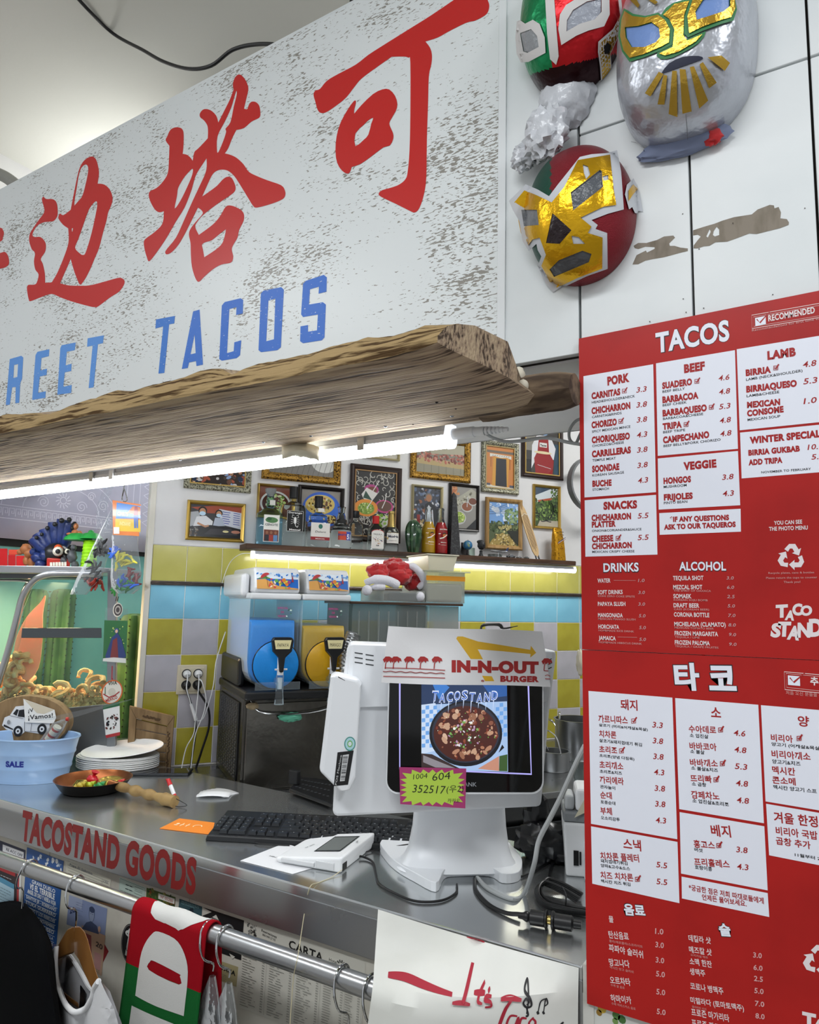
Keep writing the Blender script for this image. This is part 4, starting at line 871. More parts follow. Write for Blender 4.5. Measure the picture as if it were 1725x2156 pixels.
def d9(a,w):
 a.poly([w(0,.0),w(.22,.05),w(0,.22)],'c8c6bc');
 for q in range(6):a.line([w(.22+ q*.035,.27),w(.22+ q*.035,.19)],.0014,'d6d4cb'); a.n-= 1
 a.line([w(.19,.29),w(.44,.31)],.0012,'d6d4cb'); a.poly([w(.24,.17),w(.40,.19),(w(.33,.08))],'d6d4cb'); qtext(a,w,'CABAÑAS',.02,.41,.42,.48,9,'d6d4cb',.01); a.poly([w(.7,.93),w(.85,.96),w(.78,1.05)],'c8c6bc')
poster('black_card','black business card lettered CABAÑAS with a small dome, at the scarf','card',[(427,1910),(514,1938),(508,2022),(424,1992)],'17181a',d9,.0006)
def d10(a,w):pass
a=Art(V((0,YP- .0003,0)),px=False,step=.00012); o_=Art(V((0,YP,0)),px=True)
u,v=o_.uv(274,1987); a.ell(u,v,.037,.050,'101114',40); a.line([(u+ .034*math.cos(q/8),v+ .047*math.sin(q/8)) for q in range(51)],.0007,'b9bab8'); a.poly([(u- .008,v+ .02),(u+ .008,v+ .02),(u+ .018,v- .033),(u- .018,v- .033)],'d4d5d2')
a.ell(u,v+ .024,.022,.009,'d4d5d2'); a.ell(u,v+ .031,.010,.008,'d4d5d2')
for k_ in (-.013,-.004,.005,.013):a.ell(u+ k_,v+ .023,.002,.002,'101114',8)
a.ell(u,v- .012,.005,.007,'101114'); a.poly([(u- .006,v- .028),(u- .004,v- .014),(u+ .004,v- .014),(u+ .006,v- .028)],'101114'); a.line([(u- .006,v- .02),(u- .012,v- .018),(u- .013,v- .012)],.0018,'101114')
single('ufo_sticker',a.mb,PRINT,'round black sticker of a saucer beaming up a cat, beside the scarf','sticker')
def d11(a,w):qtext(a,w,'ESTACA',.12,.38,.92,.5,10,'1a1a17',.05); qlines(a,w,.3,.6,.6,.95,4,'6b634d',.0008)
poster('yellow_card','torn yellowed card lettered ESTACA behind the hanging bags','card',[(449,2018),(502,2036),(498,2078),(446,2058)],'a39973',d11)
def d12(a,w):
 rg=random.Random(4); a.scatter(40,*a.uv(*w(.04,.165)),*a.uv(*w(.11,.04)),.0015,.004,['2c2c2a','5c5c58','8a8a84'],seed=8)
 qtext(a,w,'Reservaciones',.155,.085,.28,.10,6,'2a2a28',.01); qtext(a,w,'800 949 27 93',.165,.125,.27,.135,5,'2a2a28'); qtext(a,w,'CARTA',.38,.155,.66,.175,19,'1c1c1a',.02)
 a.line([w(.36,.19),w(.68,.215),w(.68,.25),w(.36,.225)],.0007,'2a2a28',closed=True); qlines(a,w,.38,.2,.66,.24,2,'2a2a28',.0006,0)
 qtext(a,w,'Casarejo',.76,.25,.9,.262,7,'24241f',.01); u,v=a.uv(*w(.83,.2)); a.ell(u,v,.009,.006,'24241f'); qtext(a,w,'Restaurante',.77,.155,.9,.165,4,'24241f')
 for c,(s0,s1) in enumerate([(.02,.2),(.24,.42),(.46,.64),(.68,.84),(.86,.98)]):
  a.line([w(s1+ .015,.3),w(s1+ .015,.98)],.0004,'55554f'); qlines(a,w,s0,.29,s1- .05,.97,24,'4a4a46',.0009,.5,10+ c); qlines(a,w,s1- .02,.29,s1,.97,24,'4a4a46',.0009,0,30+ c)
poster('paper_menu','large cream restaurant menu sheet headed CARTA in small black print','paper menu',[(512,1930),(770,2026),(758,2215),(500,2120)],'c6c4ba',d12,.0003)
def d13(a,w):
 qtext(a,w,'Hotel',.1,.3,.5,.34,7,'24241f',.01); qtext(a,w,'San Angel',.05,.6,.75,.66,7,'24241f',.01); u,v=a.uv(*w(.72,.4))
 for q in range(6):t=q*.5- .1; a.line([(u+ .008*math.cos(t),v+ .008*math.sin(t)),(u+ .014*math.cos(t),v+ .014*math.sin(t))],.003,'24241f'); a.n-= 1
poster('hotel_card','small white card with an arched hotel emblem next to the menu sheet','card',[(690,2012),(732,2027),(728,2058),(686,2043)],'c9c7bd',d13,.0006)
# taped paper on the right
def pap(u,v,h=0):
 e=[V((-.905,yf(-.905)- .0018,.948)),V((-.468,yf(-.468)- .0018,.947))]
 p=e[0].lerp(e[1],u); d=v*.42
 w=1- u*u; q=min(1,v/.10); q=q*q*(3- 2*q)
 return p+ V((.128*q*(1- u)- .03*v*(1- u),-.19*w*q- .010*math.sin(min(1,v*3)*1.57)- .006*math.sin(u*3.1+ v*2)- h,-d))
mb=MB(); mb.grid(24,24,lambda i,j:pap(i,1- j));
tp=single('paper_sign',mb,pm('white_paper','d8d9d4',rough=.5,var=('cfd0ca',5,.4,.6)),"white paper sheet hand lettered It's Taco in red, taped over the counter edge",'paper sign',org=pap(.5,1))
ORG[tp.name]=tp.location.copy()
a=Art(step=.0002,warp=lambda u,v,h:pap(u,v,h+ .0006),maxlen=.03)
RC='a31f33'
def st(pts,w,col=RC):
 pts=[(p.x,p.y) for p in spline([(x,y,0) for x,y in pts],6)]; n=len(pts); a.line(pts,[w*(.6+ .4*math.sin(3.14*i/n)) for i in range(n)],col); a.n-= 1
# sheet coordinates from the picture: columns across, rows down
def q_(x,y):return inv(pap,x,y)
def S_(pts,w,col=RC):st([q_(*p) for p in pts],w*.7,col)
k=.4928; cv=lambda L:[(400+ x*k,1750+ y*k) for x,y in L]
S_(cv([(848,612),(920,622),(1000,655),(1122,697)]),.014); a.build('red_stroke',tp); a=Art(step=.0002,warp=lambda u,v,h:pap(u,v,h+ .0006),maxlen=.03)
S_(cv([(1160,632),(1200,622),(1240,632)]),.02); S_(cv([(1215,630),(1180,690),(1165,735)]),.022); S_(cv([(1122,735),(1160,735),(1198,742)]),.018)
S_(cv([(1262,640),(1240,690),(1232,728),(1250,738)]),.015); S_(cv([(1215,688),(1262,690)]),.014); S_(cv([(1284,668),(1275,685)]),.012)
S_(cv([(1290,705),(1268,705),(1262,722),(1285,730),(1288,748),(1262,752)]),.014)
S_(cv([(1330,718),(1370,712),(1418,722)]),.02); S_(cv([(1378,715),(1350,760),(1325,824),(1310,870)]),.022)
S_(cv([(1400,790),(1370,790),(1355,830),(1385,840),(1405,795),(1400,850)]),.015); S_(cv([(1440,800),(1418,800),(1410,835),(1440,835)]),.015); S_(cv([(1470,795),(1450,820),(1465,850),(1478,815),(1462,798)]),.014)
a.build('hand_lettering',tp); a=Art(step=.0002,warp=lambda u,v,h:pap(u,v,h+ .0006),maxlen=.03)
for P_ in ([(1440,780),(1448,720),(1445,640),(1438,640),(1432,680),(1455,715),(1460,745),(1440,752),(1426,735),(1438,715),(1450,730),(1440,742)],[(1440,755),(1446,785),(1436,790)]):S_(cv(P_),.012,'1f1f22')
S_(cv([(1512,775),(1522,715),(1530,735),(1515,748)]),.008,'1f1f22'); S_(cv([(1488,778),(1500,728),(1522,715)]),.008,'1f1f22'); S_(cv([(1483,778),(1493,772)]),.02,'1f1f22'); S_(cv([(1508,778),(1516,772)]),.02,'1f1f22'); S_(cv([(1580,830),(1598,815)]),.012,'1f1f22')
a.build('music_notes',tp)
# post right of the counter with floral paper
mb=MB(); mb.box(-.4605,-.441,1.3465,1.37,0,.955); single('corner_post',mb,pm('white_post','c9c8c2',rough=.5,var=('a8a59c',20,.5,.7)),'narrow scuffed white post between the counter and the menus','post')
a=Art(V((0,1.3492,0)),px=True); a.poly([(1225,2340),(1500,2340),(1500,2090),(1225,2090)],'cbcdc8')
for (x,y,c,r_) in [(1268,2123,'c2a63c',9),(1284,2118,'a88f2c',7),(1262,2132,'8d6d2a',6),(1298,2138,'4f7a3c',8),(1310,2146,'3f6a33',8),(1296,2150,'6e8f4e',6)]:a.ell(*a.uv(x,y),r_*.0009,r_*.0009,c,9); a.n-= 1
single('floral_paper',a.mb,PRINT,'strip of white paper with yellow and green flowers below the Korean menu','paper')
# ================================================================ RAIL AND WHAT HANGS ON IT
RP0,RP1=V((-3.1,1.18,.836)),V((-.755,1.18,.8835))
def rz(x):return RP0.z+ (RP1.z- RP0.z)*(x- RP0.x)/(RP1.x- RP0.x)
rl=thing('hanging_rail','round brushed steel rail running along the counter front','rail',(-1.8,1.18,.8))
mb=MB(); mb.tube([RP0,RP1],.0192,24); obj('tube',mb,ST,rl)
for x in (-2.95,-.80):
 mb=MB(); mb.tube([V((x,1.18,rz(x))),V((x,1.35,rz(x)))],.012,12); mb.lathe([(.03,0),(.03,.006)],(x,1.343,rz(x)),16,ax='y'); obj('bracket',mb,ST,rl)
def hook(x,drop,r=.0024,side=1,tw=0):
 z=rz(x); R_=.0235; pts=[V((x,1.18+ side*R_*math.cos(t),z+ R_*math.sin(t))) for t in [R(q) for q in range(-50,200,25)]]
 pts += [V((x+ tw*.3,1.18- side*.028,z- .02)),V((x+ tw*.7,1.18- side*.022,z- .045)),V((x+ tw,1.18,z- .06)),V((x+ tw,1.18,z- drop))]
 mb=MB(); mb.tube(pts,r,8,0,3); return mb
WH=pm('varnished_wood','a8763f',rough=.3,coat=.4,var=('8f5f2e',9,.4,.6),stretch=(1,1,.2))
# wooden hanger with white T-shirt
HE=V((.92,-.392,0)); HN=V((-.392,-.92,0))
hx=ony(158,1880,1.18).x
hg=thing('wooden_hanger','varnished wooden coat hanger carrying the white T-shirt','hanger',(hx,1.18,rz(hx)- .18))
hz=rz(hx)- .125; HB=V((hx+ .012,1.18,0))
obj('hook',hook(hx,.125,tw=.012),CHR,hg)
def onH(x,y,o=0):return hit(x,y,HN,HB+ HN*o)
def hslab(pts,o0,o1,name,mt,par,bev=.004):
 mb=MB(); mb.loft([[onH(x,y,o) for x,y in pts] for o in (o0,o1)],smooth=False); return obj(name,mb,mt,par,bevel=bev,seg=3)
kf=lambda L:[(x*.1929,1740+ y*.1929) for x,y in L]
hslab(kf([(810,1088),(740,1120),(690,1200),(640,1290),(560,1400),(640,1450),(720,1410),(812,1380)]),-.008,.012,'arm',WH,hg); hslab(kf([(812,1092),(870,1088),(925,1150),(960,1240),(1000,1400),(1040,1560),(1120,1780),(1040,1850),(940,1640),(860,1450),(812,1385)]),-.006,.014,'arm',WH,hg); hslab(kf([(690,1800),(860,1930),(860,1990),(690,1870)]),-.004,.006,'crossbar',WH,hg)
TEE=pm('white_jersey','d4d5d7',rough=.9,bump=(400,.2,.0004),sheen=.2)
TEA=pm('white_cotton',attr=True,rough=.9,bump=(300,.15,.0006))
def tw(o,k):return lambda x,y,h:onH(x,y,o+ h+ k*(.010*math.sin(x*.09+ y*.012)+ .012*math.sin(max(0,y- 2000)*.012)))
a=Art(step=.0,warp=tw(.034,1),maxlen=12); Wt='d2d3d6'
a.poly(kf([(640,1300),(600,1310),(548,1370),(525,1440),(520,1560),(515,1800),(480,2300),(440,2900),(1500,2900),(1420,2480),(1290,2150),(1245,1990),(1150,1800),(1090,1668),(1020,1720),(1000,1785),(975,1860),(920,1960),(830,2000),(770,1975),(720,1900),(680,1790),(645,1650),(632,1500),(630,1380)]),Wt)
te=single('white_t_shirt',a.mb,TEA,'plain white T-shirt hanging from the wooden hanger on the rail','T-shirt',org=(hx,1.18,hz- .6)); ORG[te.name]=te.location.copy()
a=Art(step=.0,warp=tw(-.018,.5),maxlen=12); a.poly(kf([(620,1440),(700,1420),(760,1400),(870,1560),(960,1720),(1090,1668),(1200,1800),(1330,2150),(1450,2900),(480,2900),(540,2000),(590,1700)]),'c4c5c9'); obj('back_panel',a.mb,TEA,te)
cl=kf([(618,1310),(606,1500),(622,1680),(665,1830),(712,1935),(780,2010),(840,2028),(930,1990),(1000,1880),(1030,1760),(1075,1690)])
mb=MB(); mb.tube([tw(.036,1)(x,y,0) for x,y in cl],.0055,10,0,4); mb.tube([tw(-.012,.5)(x,y,0) for x,y in kf([(700,1420),(760,1410),(870,1570),(960,1730),(1010,1790)])],.005,8,0,4); obj('neckband',mb,TEE,te)
hslab(kf([(880,1730),(930,1800),(915,1980),(860,2010),(805,1990),(830,1860)]),-.014,-.010,'size_tag',BLK,te,0)
bx=ony(62,1828,1.18).x
bs=thing('black_shirt','black shirt on a hanger at the far left end of the rail','shirt',(bx,1.18,.1))
obj('hanger_hook',hook(bx,.15,tw=-.02),CHR,bs)
BSH=pm('black_cotton','08090b',rough=1,bump=(250,.3,.0006),spec=.05); mb=MB(); zb=rz(bx)- .115
rings=[]; HB2=V((bx,1.18,0))
lv=[(1898,2,24),(1901,-4,34),(1907,-14,50),(1918,-26,60),(1935,-42,70),(1958,-60,83),(1991,-80,94),(2029,-92,102),(2087,-100,108),(2156,-104,119),(2300,-108,135),(2600,-110,150)]
for i,(y,xa,xb) in enumerate(lv):
 p,q=(hit(x,y,HN,HB2) for x in (xa,xb)); c_=(p+ q)/2; hv=(q- p)/2; th_=.012+ .05*min(1,i/6)
 rings.append([c_+ hv*math.cos(t)+ HN*(th_*math.sin(t)*(1+ .2*math.sin(t*5+ i*.5))) for t in [2*math.pi*j/40 for j in range(40)]])
mb.loft(rings)
obj('body',mb,BSH,bs)
# scarf over the rail
x0,x1=ony(277,1918,1.155).x,ony(432,1960,1.155).x
sw=x1- x0
def scf(u,v,h=0):
 """u across 0..1, v along: 0 = bottom of front sheet, 1 = top of the rail, 1.6 = bottom of back sheet"""
 if v < .9:v=.9- (.9- v)*.78
 x=x0+ sw*u; z0=rz(x); rr=.024+ h; L=.66; bend=.002*math.sin(u*14)
 if v <= .9:t=(.9- v)/.9; return V((x- .045*t*t- .02*t,1.18- rr- .006*math.sin(t*3)*(.5+ .5*math.sin(u*5))- .012*t,z0- t*L+ .001))
 if v <= 1.1:q=(v- .9)/.2*math.pi; return V((x,1.18- rr*math.cos(q),z0+ rr*math.sin(q)+ bend*math.sin(q)))
 t=(v- 1.1)/.5; return V((x+ .015*t,1.18+ rr+ .01*t,z0- t*.35))
KN=pm('knit',attr=True,rough=1,bump=(900,.5,.0012),spec=.1)
mb=MB(); GR,KR,KW=lin('1a5f2d'),lin('96101c'),lin('cfcfcc')
LG=spline([(0,0,0)],1)
vs_list=[i*.9/60 for i in range(60)]+ [.9+ i*.2/14 for i in range(14)]+ [1.1+ i*.5/14 for i in range(15)]
def vcol(u,v):
 return KR if v > .705 and v < 1.35 else GR
NU=26
for a_ in range(len(vs_list)- 1):
 for b_ in range(NU):
  u0,u1=b_/NU,(b_+ 1)/NU; v0,v1=vs_list[a_],vs_list[a_+ 1]
  mb.add([scf(u0,v0),scf(u1,v0),scf(u1,v1),scf(u0,v1)],[(0,1,2,3)],0,True,vcol((u0+ u1)/2,(v0+ v1)/2))
sf=single('knitted_scarf',mb,KN,'red, white and green knitted scarf draped over the rail','scarf',org=(x0,1.18,.3)); ORG[sf.name]=sf.location.copy()
bm=bmesh.new(); bm.from_mesh(sf.data); bmesh.ops.remove_doubles(bm,verts=bm.verts,dist=1e-5); bm.to_mesh(sf.data); bm.free()
md=sf.modifiers.new('t','SOLIDIFY'); md.thickness=.004; md.offset=-1
a=Art(step=.0003,warp=lambda u,v,h:scf(u,v,h+ .0004),maxlen=.03)
WK='cfcfcc'
def pp(pts,col):
 a.poly(pts,col); a.n += 0
pp([(.20,1.0),(.26,.93),(.34,.905),(.62,.895),(.66,.89),(.72,.905),(.80,.94),(.90,.975),(.93,1.0),(.93,1.2),(.2,1.2)],WK)
a.poly([(.20,.605),(.20,.74),(.24,.80),(.32,.845),(.40,.862),(.62,.858),(.74,.83),(.82,.78),(.84,.72),(.84,.66),(.84,.605),(.84,.605),(.5,.60),(.20,.605),(.20,.605)],WK,[[(.34,.745),(.34,.715),(.74,.705),(.74,.735),(.72,.742),(.40,.753)]],smooth=3)
for v0,v1 in ((.455,.565),(.335,.425),(.2,.305),(.05,.17)):pp([(.17,v0),(.82,v0),(.82,v1),(.17,v1)],WK)
ew=[(0.985,v/40) for v in range(0,45)]
pa=a.build('knitted_letters',sf,KN);
# spare hooks and plastic wrapped clothes
def bagged(px_,py,label,drop=.075,body=True):
 p=ony(px_,py,1.18); x=p.x; t=thing('bagged_shirt',label,'bagged garment',(x,1.18,.1),'plastic wrapped garments on the rail')
 obj('hanger_hook',hook(x,drop,tw=.018),CHR,t); z=rz(x)- drop
 if body:
  mb=MB()
  rings=[[V((x+ .018,1.18,z- .01- f*.55))+ HN*((.006+ .04*f ** .8)*math.cos(q)*(1+ .18*math.sin(q*5+ f*3)))+ HE*((.006+ .19*f ** .7)*math.sin(q)) for q in [2*math.pi*j/30 for j in range(30)]] for f in [i/14 for i in range(15)]]
  mb.loft(rings,cap0=False,cap1=False); obj('plastic_cover',mb,film('clear_polythene','e9ecee',.93,.1,(45,1.0)),t)
  mb=MB(); rings=[[V((x+ .018,1.18,z- .075- f*.45))+ HN*((.008+ .024*f ** .6)*math.cos(q))+ HE*((.02+ .15*f ** .6)*math.sin(q)) for q in [2*math.pi*j/24 for j in range(24)]] for f in [i/10 for i in range(11)]]
  mb.loft(rings); obj('garment',mb,BSH,t)
 return t
bagged(474,1975,'black garment in a clear bag on the hook just right of the scarf')
bagged(440,1962,'black garment in a clear bag hanging closest behind the scarf')
bagged(720,2062,'clear bagged garment on the left of the two hooks beside the paper sign',.1,False)
bagged(780,2080,'clear bagged garment on the right of the two hooks beside the paper sign',.1,False)
# thin string from the card reader over the counter edge
cable('tied_string',[onz(722,1830,.958),onz(700,1846,.952),onz(672,1858,.951),ony(652,1869,yf(-1.05)- .003),ony(640,1930,yf(-1.05)- .006),ony(628,2010,1.14),ony(618,2060,1.15),ony(610,2170,1.155)],.0009,pm('string','c9c0a0',rough=.9),'thin pale string hanging from the card reader over the counter edge','string',4,6)
# ================================================================ ON THE COUNTER
ZT=.9505
def T_(p,ang):return Matrix.Translation(p) @ Matrix.Rotation(ang,4,'Z')
def ang2(p,q):return math.atan2(q.y- p.y,q.x- p.x)
# ---- keyboard
k0,k1,k2=onz(432,1758,ZT+ .015),onz(880,1782,ZT+ .015),onz(500,1694,ZT+ .02)
ka=ang2(k0,k1); kb=thing('keyboard','black full size computer keyboard lying behind the card reader','keyboard',(k0.x,k0.y,ZT))
KM=T_(V((k0.x,k0.y,ZT)),ka); KBM=pm('keyboard_black','15171a',rough=.42); KW_,KD_=.57,.165
kl=(k2- k0).length
mb=MB(); mb.M=KM; sk=.0
mb.hexa([(0,0,0),(KW_,0,0),(KW_,KD_,0),(0,KD_,0)],[(.004,.004,.014),(KW_- .004,.004,.014),(KW_- .004,KD_- .004,.036),(.004,KD_- .004,.036)]); obj('base',mb,KBM,kb,bevel=.003)
rows_k=[(0.012,[1.25]*3+ [6.2]+ [1.25]*4+ [.25,1,1,1,.25,2.05,1]),(.031,[2.25]+ [1]*10+ [2.75]+ [.25,-1,1,-1,.25,1,1,1,1]),(.050,[1.75]+ [1]*11+ [2.25]+ [.25,-1,-1,-1,.25,1,1,1,1]),(.069,[1.5]+ [1]*12+ [1.5]+ [.25,1,1,1,.25,1,1,1,1]),(.088,[1]*13+ [2]+ [.25,1,1,1,.25,1,1,1,1]),(.116,[1,-1,1,1,1,1,-.5,1,1,1,1,-.5,1,1,1,1]+ [.25,1,1,1])]
kc={}
for (y,ws) in rows_k:
 x=KW_- .012; tot=sum(abs(w) for w in ws); U_=(KW_- .024)/22.3
 for w in ws:            # laid from the right: the typist sits on the far side, the number block is nearest the left end of the view
  if w == .25:x-= .25*U_; continue
  if w > 0:
   ww=w*U_- .0022; key=round(ww,4)
   if key not in kc:
    mb=MB(); a_,b_=ww/2,.0088; mb.hexa([(-a_,-b_,0),(a_,-b_,0),(a_,b_,0),(-a_,b_,0)],[(-a_+ .0022,-b_+ .0022,.0075),(a_- .0022,-b_+ .0022,.0075),(a_- .0022,b_- .0012,.0085),(-a_+ .0022,b_- .0012,.0085)]); kc[key]=_mesh('key',mb,pm('key_black','24272b',rough=.34),V((0,0,0)))
   o=bpy.data.objects.new('key',kc[key]); COL.objects.link(o); o.parent=kb
   o.location=(Matrix.Rotation(ka,4,'Z') @ V((x- w*U_/2,y+ .011,.0135+ .0225*(y+ .01)/KD_))); o.rotation_euler=(0,0,ka)
  x-= abs(w)*U_
a=Art(O=KM @ V((0,0,0)),U=KM.to_3x3() @ V((1,0,0)),Vv=V((-math.sin(ka),math.cos(ka),0)),N=ZUP,step=0); rg=random.Random(2)
for (y,ws) in rows_k:
 x=KW_- .012; U_=(KW_- .024)/22.3
 for w in ws:
  if w != .25 and w > 0:
   a.lift=.0138+ .0225*(y+ .01)/KD_+ .0088; a.rect(x- w*U_/2- .003,y+ .013,x- w*U_/2- .0005,y+ .016,'b9bcc0')
  x-= abs(w)*U_
lg=a.build('key_legends',kb,PRINT); lg['kind']='stuff'
cable('keyboard_cable',[onz(520,1752,.965),onz(530,1766,.957),onz(545,1775,.955),onz(575,1778,.954),onz(610,1780,.953)],.0017,BLK,'thin black keyboard cable lying in front of the keyboard')
# ---- orange card, white receipts, pen, phone, HBC card
def sheet(name,label,cat,quad,z,bg,draw=None,th=.0008,mat=None,group=None):
 P_=[onz(*q,z) for q in quad]; c=sum(P_,V((0,0,0)))/4; e=(P_[1]- P_[0]).normalized(); n_=ZUP.cross(e)
 a=Art(O=V((c.x,c.y,z)),U=e,Vv=n_,N=ZUP,step=.0001); pts=[((p- c).dot(e),(p- c).dot(n_)) for p in P_]
 a.mb.prism(pts,Matrix.Translation(V((c.x,c.y,z- th))) @ Matrix(((e.x,n_.x,0,0),(e.y,n_.y,0,0),(0,0,1,0),(0,0,0,1))),th,0,lin(bg))
 if draw:draw(a,pts)
 return single(name,a.mb,mat or PRINT,label,cat,group)
def oc(a,p):
 a.text('아메',*p[0],.0,'f6dfb8',.06) if 0 else None
 u0,v0=p[0]; u1,v1=p[1]
 for t in (-.03,-.012):a.line([(t,-.012),(t,.014)],.0026,'f7e3bf'); a.line([(t- .006,.0),(t+ .007,.001)],.0022,'f7e3bf')
 a.line([(.02+ .012*math.cos(q/5),.012*math.sin(q/5)) for q in range(20)],.0026,'f7e3bf'); a.ell(-.045,.004,.005,.005,'f7e3bf'); a.ell(-.045,-.008,.006,.003,'f7e3bf')
sheet('orange_card','bright orange card with cream script sticking out under the keyboard','card',[(336,1744),(446,1757),(452,1732),(378,1723)],ZT+ .001,'e8862a',oc,.0008)
mb=MB(); rc_=onz(492,1676,ZT)
for i,an in enumerate((-.32,-.16,0,.15,.30)):
 e1=(onz(405,1668,ZT)- rc_).normalized(); e1=Matrix.Rotation(an,3,'Z') @ e1; e2=ZUP.cross(e1); b_=rc_+ V((0,0,.0008+ .0011*i))
 mb.grid(6,3,lambda u,v:b_+ e1*(.105*u+ .01)+ e2*((v- .5)*.07)+ V((0,0,.004*math.sin(u*3.1))))
single('receipts',mb,pm('receipt_white','dfe0e2',rough=.6),'small fanned pile of white receipts left of the keyboard','receipts',solid=.0004)['kind']='stuff'
c0,c1=onz(272,1634,ZT),onz(397,1634,ZT)
ph=thing('smartphone','black smartphone lying face up behind the frying pan handle','phone',(c0.x,c0.y,ZT)); pa_=ang2(c0,c1)
mb=MB(); mb.M=T_(V((c0.x,c0.y,ZT)),pa_); mb.box(0,(c1- c0).length,.0,.085,0,.009); obj('body',mb,pm('phone_case','14181f',rough=.35),ph,bevel=.006,seg=3)
mb=MB(); mb.M=T_(V((c0.x,c0.y,ZT)),pa_); mb.box(.005,(c1- c0).length- .005,.005,.080,.009,.0096); obj('screen',mb,pm('phone_glass','15171a',rough=.06),ph)
pc,pd=onz(371,1680,ZT+ .008),onz(355,1645,ZT+ .009)
pen=thing('red_marker','white and red marker pen standing propped on the pan handle tip','pen',(pc.x,pc.y,ZT)); top=atd(354,1641,(pc- CAM).dot(fwd)+ .05); pcb=atd(371,1684,(pc- CAM).dot(fwd)+ .01)
def seg(a_,b_,f0,f1,r,r2=None):return ([a_.lerp(b_,f0),a_.lerp(b_,f1)],[r,r2 or r])
mb=MB(); q=seg(pcb,top,.25,.7,.0065); mb.tube(q[0],q[1],14); obj('barrel',mb,WHT,pen)
mb=MB(); q=seg(pcb,top,.7,1.0,.0078,.0062); mb.tube(q[0],q[1],14); q=seg(pcb,top,.0,.25,.006,.0065); mb.tube(q[0],q[1],14); mb.tube([top+ V((-.009,0,.0)),pcb.lerp(top,.62)+ V((-.009,0,0))],.002,6); obj('cap',mb,pm('marker_red','c4282b',rough=.3),pen)
def hb(a,p):
 a.line([(-.03,.018),(-.008,.034)],.006,'8e4a7a'); a.line([(-.012,.008),(.008,.024)],.006,'3a3f8f'); a.text('HBC 활인카드',-.055,-.012,.009,'26262a',.075,.0)
sheet('paper_note','white paper note with a purple and blue logo under the card reader','paper',[(506,1812),(616,1840),(712,1812),(600,1775)],ZT+ .0008,'dcdde0',hb,.0006)
# ---- card reader
cr0,cr1,cr2=onz(583,1806,ZT+ .012),onz(718,1836,ZT+ .004),onz(755,1766,ZT+ .02)
rd=thing('card_reader','white card payment reader with a small grey screen, in front of the keyboard','card reader',(cr1.x,cr1.y,ZT))
ux=(cr1- cr0); ux.z=0; Lr=ux.length; ux.normalize(); ra=math.atan2(ux.y,ux.x); RM=T_(V((cr0.x,cr0.y,ZT)),ra); Dr=(cr2- cr1).length*1.02
mb=MB(); mb.M=RM; mb.hexa([(.0,0,.0),(Lr,0,.0),(Lr,Dr,.0),(.0,Dr,.0)],[(-.006,.002,.012),(Lr,0,.036),(Lr+ .004,Dr,.040),(.0,Dr- .01,.014)]); obj('body',mb,WHT,rd,bevel=.006,seg=3)
def rtop(x,y,h):return RM @ V((x,y,.012+ (.026*x/Lr)+ .002*y/Dr+ h))
a=Art(step=.0002,warp=lambda u,v,h:rtop(u,v,h+ .0006));
a.poly([(Lr*.45,Dr*.22),(Lr*.86,Dr*.22),(Lr*.86,Dr*.82),(Lr*.45,Dr*.82)],'3a3d40'); a.poly([(Lr*.47,Dr*.25),(Lr*.84,Dr*.25),(Lr*.84,Dr*.78),(Lr*.47,Dr*.78)],'787d7c'); a.text('PAY',Lr*.91,Dr*.6,.006,'6a6d70',.018,.02,ang=-1.2); a.text('ISP-2000',Lr*.25,Dr*.35,.006,'777a7d',.03,.01,ang=1.2)
a.build('screen',rd,PRINT_GLOSS)
mb=MB(); mb.M=RM; mb.box(Lr*.08,Lr*.6,-.006,.002,.006,.016); mb.box(Lr*.62,Lr*.9,-.003,.001,.004,.022); obj('card_slot',mb,pm('white_plastic_b','cfd1d3',rough=.4),rd,bevel=.002)
mb=MB(); mb.M=RM; mb.box(Lr- .004,Lr+ .0015,.008,.03,.004,.02); obj('port',mb,BLK,rd)
# ---- POS terminal: customer display in front, cashier terminal behind, both white
pz=ZT; PW=pm('pos_white','e3e6ea',rough=.28,bump=(300,.03,.0003),spec=.4)
foot_c=V((-.865,1.60,pz)); n_cam=V((CAM.x- foot_c.x,CAM.y- foot_c.y,0)).normalized()
pdir=onz(1143,1660,1.10) ;
# screen plane: upright, facing the camera a little to its right
scr0=atd(815,1436,1.635); sx_=(atd(1140,1436,1.665)- atd(815,1436,1.635)); sx_.z=0; sx_.normalize(); sn_=V((sx_.y,-sx_.x,0))
SO=V((scr0.x,scr0.y,0));
def onS(x,y,off=0):return hit(x,y,sn_,SO+ sn_*off)
def su(x,y,off=0):p=onS(x,y,off)- SO; return p.dot(sx_),p.z
PM=lambda off:Matrix(((sx_.x,0,sn_.x,SO.x+ sn_.x*off),(sx_.y,0,sn_.y,SO.y+ sn_.y*off),(0,1,0,0),(0,0,0,1)))
def rr_(x0,y0,x1,y1,r,n=6):
 o=[]
 for cx,cy,a0 in ((x1- r,y1- r,0),(x0+ r,y1- r,90),(x0+ r,y0+ r,180),(x1- r,y0+ r,270)):
  for i in range(n+ 1):t=R(a0+ 90*i/n); o.append((cx+ r*math.cos(t),cy+ r*math.sin(t)))
 return o
ul,vb=su(813,1660); ur,_=su(1145,1680); _,vt=su(980,1392); _,vb=su(980,1672)
pos=thing('pos_terminal','white point of sale terminal with a customer display facing out on a flared foot','terminal',(foot_c.x,foot_c.y,pz))
mb=MB(); mb.prism(rr_(ul,vb,ur,vt,.028),PM(-.022),.024); obj('display_housing',mb,PW,pos,bevel=.003)
mb=MB(); mb.prism(rr_(ul+ .002,vb+ .005,ur- .004,vt- .004,.026),PM(.002),.0012); obj('black_bezel',mb,pm('black_glass','050506',rough=.07),pos)
